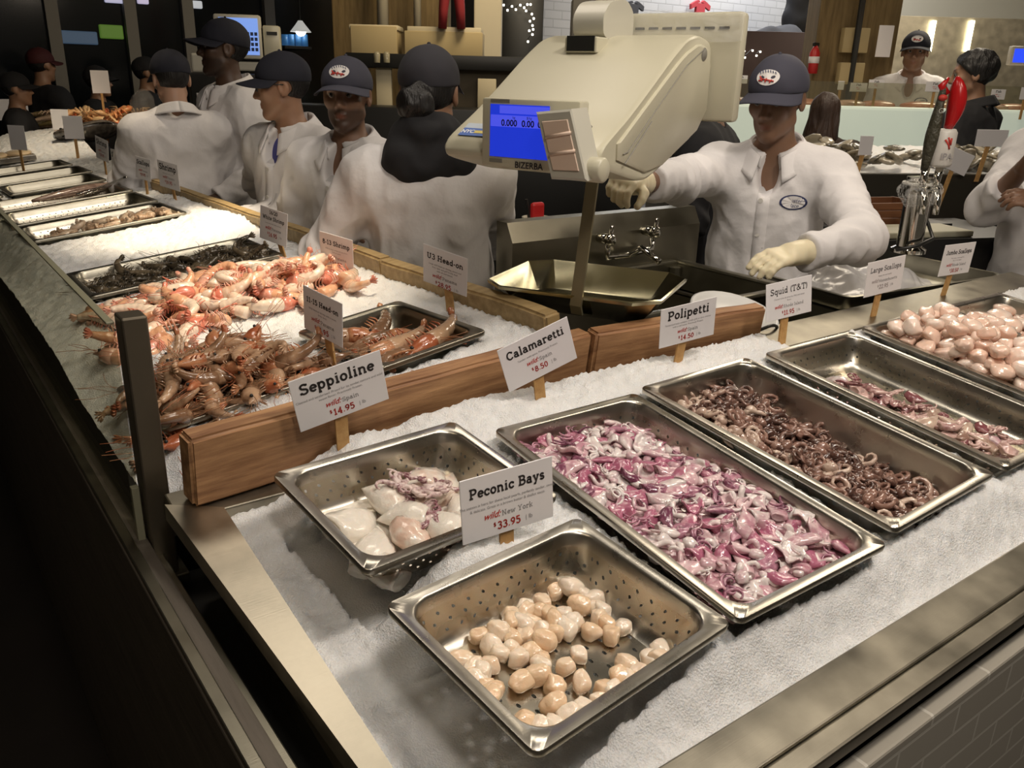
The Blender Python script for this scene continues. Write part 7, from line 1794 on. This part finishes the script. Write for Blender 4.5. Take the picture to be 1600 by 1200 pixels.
for k in range(12):
    g = G(); g.ball((0, 0, 0), (0.13, 0.10, 0.03), 14, 8); o = g.build('fish_fillet', [FIL], None, Tg @ Matrix.Translation((-1.35 + 0.245 * k, 0.25 + 0.1 * (k % 2), zt_ + 0.005)) @ Matrix.Rotation(k, 4, 'Z'), True)
    tag(o, 'pink fish fillet on the far glowing ice counter', 'fillet', 'fillets on the far counter')
nsg = [('tiny', 1112, 120, 1146, 132), ('', 1128, 118, 1147, 127), ('', 1148, 118, 1168, 130), ('', 1309, 127, 1319, 140), ('', 1328, 130, 1355, 143), ('', 1357, 125, 1382, 138), ('', 1446, 128, 1477, 143), ('', 1478, 131, 1494, 145), ('', 1548, 140, 1571, 155), ('', 1594, 137, 1612, 155)]
labs = ['', 'small white sign left of the reaching man, first of two', 'small white sign left of the reaching man, second of two', 'small white sign by the long brown hair', 'small tilted white sign left of the distant man', 'small white sign at the distant man\'s sleeve', 'small white sign right of the lobster-claw tap', 'small white sign beside the dark-haired customer\'s face', 'small white sign behind the dark-haired customer\'s back', 'small white sign on the far counter at the right edge']
for (nn_, x0_, y0_, x1_, y1_), lb in zip(nsg[1:], labs[1:]):
    dd = 5.25; q = atd((x0_ + x1_) / 2, (y0_ + y1_) / 2, dd); w_ = (x1_ - x0_) * dd / FPX; h_ = (y1_ - y0_) * dd / FPX
    price_sign(lb, q, (math.cos(math.radians(-34)), math.sin(math.radians(-34)), 0), (0, 0, 1), w_, h_, q + Vector((0, 0, -h_ / 2 - 0.10)), 'Fish' if w_ > 0.08 else None, [], 'Maine', '9.95', None, True)
# hood and white wall behind the distant man
def back_panel(name, px0, px1, ptop, d, th, mt, pbot=None):
    a_, b_ = atd(px0, ptop, d), atd(px1, ptop, d); lo_ = 0.0 if pbot is None else atd((px0 + px1) / 2, pbot, d).z; W_ = (px1 - px0) * d / FPX / 2; C_ = (a_ + b_) / 2
    g = G(); g.box((-W_, 0, lo_), (W_, th, min(C_.z, 4.2)), 0.002); return g.build(name, [mt], None, Matrix.Translation((C_.x, C_.y, 0)) @ Matrix.Rotation(math.radians(-36.7), 4, 'Z'))
o = back_panel('wall_right', 1398, 1900, -300, 8.72, 0.1, mat('cream_wall', (0.42, 0.40, 0.33), 0.7)); o['kind'] = 'structure'
tag(back_panel('steel_wall_panel', 1400, 1900, 31, 8.45, 0.03, steel('hood_steel', (0.62, 0.56, 0.44), 0.5, stain=0.25)), 'brushed steel wall behind the distant man', 'wall panel')
STRIP = mat('light_strip', (1.0, 0.92, 0.62), 0.4, emit=5)
for px, lab in ((1461, 'left'), (1521, 'right')):
    tag(back_panel('light_strip', px - 3, px + 3, 32, 8.43, 0.035, STRIP, 80), 'narrow vertical light strip on the steel wall, %s one' % lab, 'light')
o = pbox('blue_monitor', 'small monitor with a plain blue screen at the right edge', 'monitor', 1580, 74, 1612, 100, 5.6, 0.05, BEIGE_GREY)
g = G(); u_ = 5.6 / FPX; g.box((-12 * u_, -0.004, -10 * u_), (14 * u_, 0.0, 10 * u_)); g.build('screen', [mat('monitor_blue', (0.02, 0.06, 0.6), 0.3, emit=0.9, ecol=(0.03, 0.08, 1.0))], o)
pbox('storage_carton', 'upper taped carton on the brown column', 'carton', 1318, 46, 1358, 80, 6.0, 0.08, CARDB); pbox('storage_carton', 'lower taped carton on the brown column', 'carton', 1312, 100, 1350, 130, 6.0, 0.08, CARDB)
C_ = atd(1342, 40, 5.9); g = G(); g.tube([(0, 0, 1.4), (0, 0, 4.2)], 0.022, 8); tag(g.build('conduit', [BLACK], None, Matrix.Translation((C_.x, C_.y, 0)), True), 'thin dark conduit running up the brown column', 'pipe')
pbox('paper_sheet', 'white paper sheet pinned beside the brown column', 'paper', 1371, 43, 1394, 86, 5.85, 0.006, CARD, 0.001)
q = atd(1272, 92, 6.10); c = empty('fire_extinguisher', Matrix.Translation(q), 'small red fire extinguisher on the brown column', 'fire extinguisher')
g = G(); g.lathe([(0, -0.10), (0.035, -0.10), (0.037, 0.04), (0.02, 0.075), (0.012, 0.09), (0, 0.09)], 16); g.build('cylinder', [RED_PLASTIC], c, None, True)
g = G(); g.lathe([(0.0375, -0.03), (0.0385, -0.03), (0.0385, 0.015), (0.0375, 0.015)], 16); g.build('label', [CARD], c, None, True)
g = G(); g.box((-0.03, -0.01, 0.085), (0.03, 0.01, 0.11), 0.004); g.build('handle', [BLACK], c)

# ------------------------------------------------------------------ oyster bar and beer tap
dO = 3.9
q = atd(1445, 268, dO); TO = Matrix.Translation((q.x, q.y, 0)) @ Matrix.Rotation(math.radians(-26), 4, 'Z'); zr = q.z
c = empty('oyster_bar', TO, 'black oyster bar piled with ice behind the beer tap', 'counter')
g = G(); g.box((-0.75, 0, 0), (1.0, 0.04, zr - 0.01), 0.006); g.box((-0.75, 0.04, 0), (1.0, 0.75, zr - 0.06), 0.004); g.build('front', [mat('dim_black_panel', (0.030, 0.026, 0.018), 0.5)], c)
g = G(); g.grid(lambda u, v: Vector((-0.74 + 1.72 * u, 0.04 + 0.66 * v, zr - 0.03 + 0.10 * v + 0.03 * noise.noise((u * 8, v * 4, 1)) + 0.008 * noise.noise((u * 60, v * 30, 3)))), 70, 30); tag(g.build('crushed_ice', [ICE], c, None, True), kind='stuff')
OY = wet('oyster_shell', (0.10, 0.085, 0.055), (0.38, 0.33, 0.24), 30, 0.4, 0.5, 0.0)
om = []
for s_ in range(4):
    rr = random.Random(700 + s_); g = G(); g.ball((0, 0, 0), (0.055, 0.036, 0.014), 14, 8); o1 = rr.uniform(0, 30)
    om.append(mesh_from('oyster', [Vector(p) * (1 + 0.35 * noise.noise(Vector(p) * 30 + Vector((o1, 0, 0)))) for p in g.v], g.f, [OY], True))
rr = random.Random(5)
for i in range(110):
    cl = (-0.40, 0.16, 0.30) if i < 60 else (0.38, 0.20, 0.26)
    x = cl[0] + rr.gauss(0, 0.13); y = 0.12 + abs(rr.gauss(0.1, 0.12)); x = max(-0.7, min(0.95, x)); y = min(y, 0.6)
    put('oyster', om[i % 4], TO @ Matrix.Translation((x, y, zr - 0.005 + 0.15 * y + rr.uniform(0, 0.05))) @ Euler((rr.uniform(-0.6, 0.6), rr.uniform(-0.6, 0.6), rr.uniform(0, 6))).to_matrix().to_4x4(), 'rough grey oyster in the left heap of the oyster bar' if i < 60 else 'rough grey oyster in the right heap of the oyster bar', 'oyster', 'oysters in the left heap' if i < 60 else 'oysters in the right heap')
for x0_, y0_, x1_, y1_, lb, sx_ in ((1342, 213, 1364, 242, 'narrow oyster sign left of the dark tap handle', 0), (1466, 228, 1520, 272, 'wide two-part oyster sign before the dark-haired customer', 0), (1523, 199, 1576, 233, 'blank white oyster sign on a tall stake at the right', 0)):
    dd = dO - 0.02; q = atd((x0_ + x1_) / 2, (y0_ + y1_) / 2, dd); w_ = (x1_ - x0_) * dd / FPX; h_ = (y1_ - y0_) * dd / FPX * (0.75 if w_ > 0.1 else 1)
    rl = -0.35 if 'two-part' in lb else 0
    ex_ = Vector((math.cos(math.radians(-30)) * math.cos(rl), math.sin(math.radians(-30)) * math.cos(rl), math.sin(rl))); ey_ = Vector((0.1 * rl, 0, 1))
    r_ = price_sign(lb, q, ex_, ey_, w_, h_, q + Vector((-0.02, 0.02, -h_ / 2 - 0.14)), None, [], '', '')
# beer tower
dT = 2.75
q = atd(1420, 384, dT); zc = atd(1426, 280, dT).z
c = empty('beer_tower', Matrix.Translation((q.x, q.y, q.z - 0.02)), 'chrome beer tower with two odd tap handles, wrapped in film', 'beer tap')
H_ = zc - q.z + 0.02; dk = dT / FPX
g = G(); g.lathe([(0.055, 0), (0.055, 0.012), (0.040, 0.02), (0.040, H_), (0.043, H_ + 0.002), (0.043, H_ + 0.014), (0.0, H_ + 0.018)], 28, None, 0, True); auto(g.build('column', [CHROME], c), 40)
LX = Vector((0.80, -0.60, 0)); tw = -Vector((0.6, 0.8, 0))
for s_, nm_ in ((-0.020, 'a'), (0.022, 'b')):
    g = G(); b0 = LX * s_; g.tube([b0 + Vector((0, 0, H_ - 0.02)), b0 + tw * 0.07 + Vector((0, 0, H_ - 0.02)), b0 + tw * 0.09 + Vector((0, 0, H_ - 0.05)), b0 + tw * 0.09 + Vector((0, 0, H_ - 0.09))], [0.014, 0.013, 0.011, 0.009], 10); g.tube([b0 + tw * 0.06 + Vector((0, 0, H_ - 0.02)), b0 + tw * 0.06 + Vector((0, 0, H_ + 0.05))], [0.009, 0.013], 10); g.build('spout', [CHROME], c, None, True)
hb = Matrix.Translation(LX * 0.020 + tw * 0.06 + Vector((0, 0, H_ + 0.05)))
can0 = 0.012; canh = 55 * dk
g = G(); g.lathe([(0.012, 0), (0.030, 0.004), (0.034, 0.012), (0.034, canh - 0.01), (0.028, canh)], 24, hb, 0, True, True); cn = g.build('can_handle', [mat('white_can', (0.60, 0.58, 0.54), 0.35)], c, None, True)
cf = hb @ Matrix.Translation(Vector((tw.x, tw.y, 0)) * 0.0345)
g = G()
for p_ in (((-0.012, 0.085), (0.0, 0.070), (0.004, 0.058)), ((-0.004, 0.092), (0.003, 0.075)), ((0.006, 0.09), (0.006, 0.07))):
    g.tube([hb @ (Vector((tw.x, tw.y, 0)) * 0.0335 + LX * a_ + Vector((0, 0, z_))) for a_, z_ in p_], 0.003, 6)
g.build('red_can_mark', [INK_RED], cn, None, True)
text_mesh('can_lettering', 'IPA', 0.026, INK_GREY, cn, frame(hb @ (Vector((tw.x, tw.y, 0)) * 0.035 + Vector((0, 0, 0.035))), (0.8, -0.6, 0), (0, 0, 1)), 0, 'CENTER', 0.0004)
g = G(); top = hb @ Matrix.Translation((0, 0, canh)); kz = 72 * dk
def clawp(t): return LX * (0.012 * math.sin(PI * t) + 0.004) + Vector((0, 0, kz * t))
g.tube([top @ clawp(t / 10) for t in range(11)], [0.016, 0.020, 0.025, 0.029, 0.032, 0.033, 0.033, 0.031, 0.027, 0.019, 0.006], 14, None, 0, True, 0.75)
g.tube([top @ (LX * -0.02 + Vector((0, 0, kz * 0.66))), top @ (LX * -0.038 + Vector((0, 0, kz * 0.82))), top @ (LX * -0.022 + Vector((0, 0, kz * 0.97)))], [0.012, 0.012, 0.004], 9)
g.build('claw_handle', [mat('glossy_red_claw', (0.42, 0.010, 0.012), 0.25)], cn, None, True)
h2 = LX * -0.024 + tw * 0.06 + Vector((0, 0, H_ + 0.04)); t2 = LX * 0.012 + Vector((0, 0, 0.20 + 0.06))
g = G(); P_ = [h2 + LX * (0.014 * t / 10) + Vector((0, 0, 128 * dk * t / 10)) for t in range(11)]
g.tube(P_, [0.014, 0.018, 0.022, 0.026, 0.027, 0.024, 0.021, 0.017, 0.015, 0.012, 0.004], 12, None, 0, True, 0.7)
hd = g.build('dark_handle', [mat('dark_olive_handle', (0.045, 0.042, 0.025), 0.45, bump=1.0, bscale=60)], c, None, True)
for k, ch_ in enumerate('GREEN'):
    text_mesh('handle_lettering', ch_, 0.020, mat('handle_white', (0.5, 0.5, 0.45), 0.5), hd, frame(h2 + tw * 0.0195 + LX * 0.008 + Vector((0, 0, 128 * dk * (0.66 - 0.085 * k))), (0.8, -0.6, 0), (0, 0, 1)))
g = G(); g.ball(P_[8] + tw * 0.010, (0.016, 0.012, 0.010), 8, 6); g.build('red_star', [INK_RED], hd, None, True)
v, f = sdf_mesh(lambda P: np.abs(s_ell(P, (-0.025, -0.02, H_ - 0.03), (0.080, 0.065, 0.042)) + 0.010 * lumps(P, 45, 2.0)) - 0.002, (-0.16, -0.15, H_ - 0.13), (0.14, 0.13, H_ + 0.07), 0.006)
link('film_wrap', mesh_from('film_wrap', v, f, [PLASTIC], True), c)
g = G(); g.tube([Vector((0.05 * math.cos(a_), 0.05 * math.sin(a_), H_ - 0.005)) for a_ in [2 * PI * k / 20 for k in range(21)]], 0.005, 6); g.build('white_band', [mat('white_tape', (0.6, 0.58, 0.52), 0.5)], c, None, True)
g = G(); P_ = [Vector((0.05, 0.03, 0.14)), Vector((0.075, -0.01, 0.09)), Vector((0.03, -0.06, 0.05)), Vector((-0.06, -0.06, 0.035)), Vector((-0.11, -0.02, 0.02))]; g.tube(P_, 0.006, 7); g.build('black_hose', [BLACK], c, None, True)
o = pbox('steel_case', 'grey steel case standing right behind the beer tower', 'case', 1446, 290, 1456, 352, 2.95, 0.12, STEEL)
# cutting board, crate and lower shelf on the right
q = atd(1415, 362, 3.15); g = G(); g.box((-0.26, -0.08, -0.012), (0.24, 0.10, 0.012), 0.006); tag(g.build('cutting_board', [mat('cream_board', (0.42, 0.40, 0.30), 0.6, noise_amt=0.08, nscale=8)], None, Matrix.Translation(q) @ Matrix.Rotation(-0.35, 4, 'Z')), 'long cream cutting board behind the beer tower', 'cutting board')
g = G(); g.box((-0.45, -0.10, -q.z), (0.55, 0.35, -0.0125)); tag(g.build('back_counter', [BLACK], None, Matrix.Translation(q) @ Matrix.Rotation(-0.35, 4, 'Z')), 'black counter under the cream cutting board', 'counter')
q = atd(1362, 330, 3.35); c = empty('wooden_crate', Matrix.Translation(q) @ Matrix.Rotation(-0.35, 4, 'Z'), 'low brown wooden crate below the oysters', 'crate')
WCR = wood('crate_wood', (0.10, 0.035, 0.012), (0.20, 0.08, 0.03), 0)
for k in range(3):
    g = G(); g.box((-0.16, -0.09, -0.042 + 0.030 * k), (0.16, -0.08, -0.016 + 0.030 * k), 0.002); g.box((-0.16, 0.08, -0.042 + 0.030 * k), (0.16, 0.09, -0.016 + 0.030 * k), 0.002); g.build('slat', [WCR], c)
g = G(); g.box((-0.165, -0.09, -0.045), (-0.155, 0.09, 0.045)); g.box((0.155, -0.09, -0.045), (0.165, 0.09, 0.045)); g.box((-0.16, -0.08, -0.045), (0.16, 0.08, -0.035)); g.build('frame', [WCR], c)
g = G(); g.box((-0.4, -0.06, -q.z), (0.35, 0.3, -0.046)); tag(g.build('back_counter', [BLACK], None, Matrix.Translation(q) @ Matrix.Rotation(-0.35, 4, 'Z') @ Matrix.Translation((0, 0.0, 0))), 'black counter under the wooden crate', 'counter')
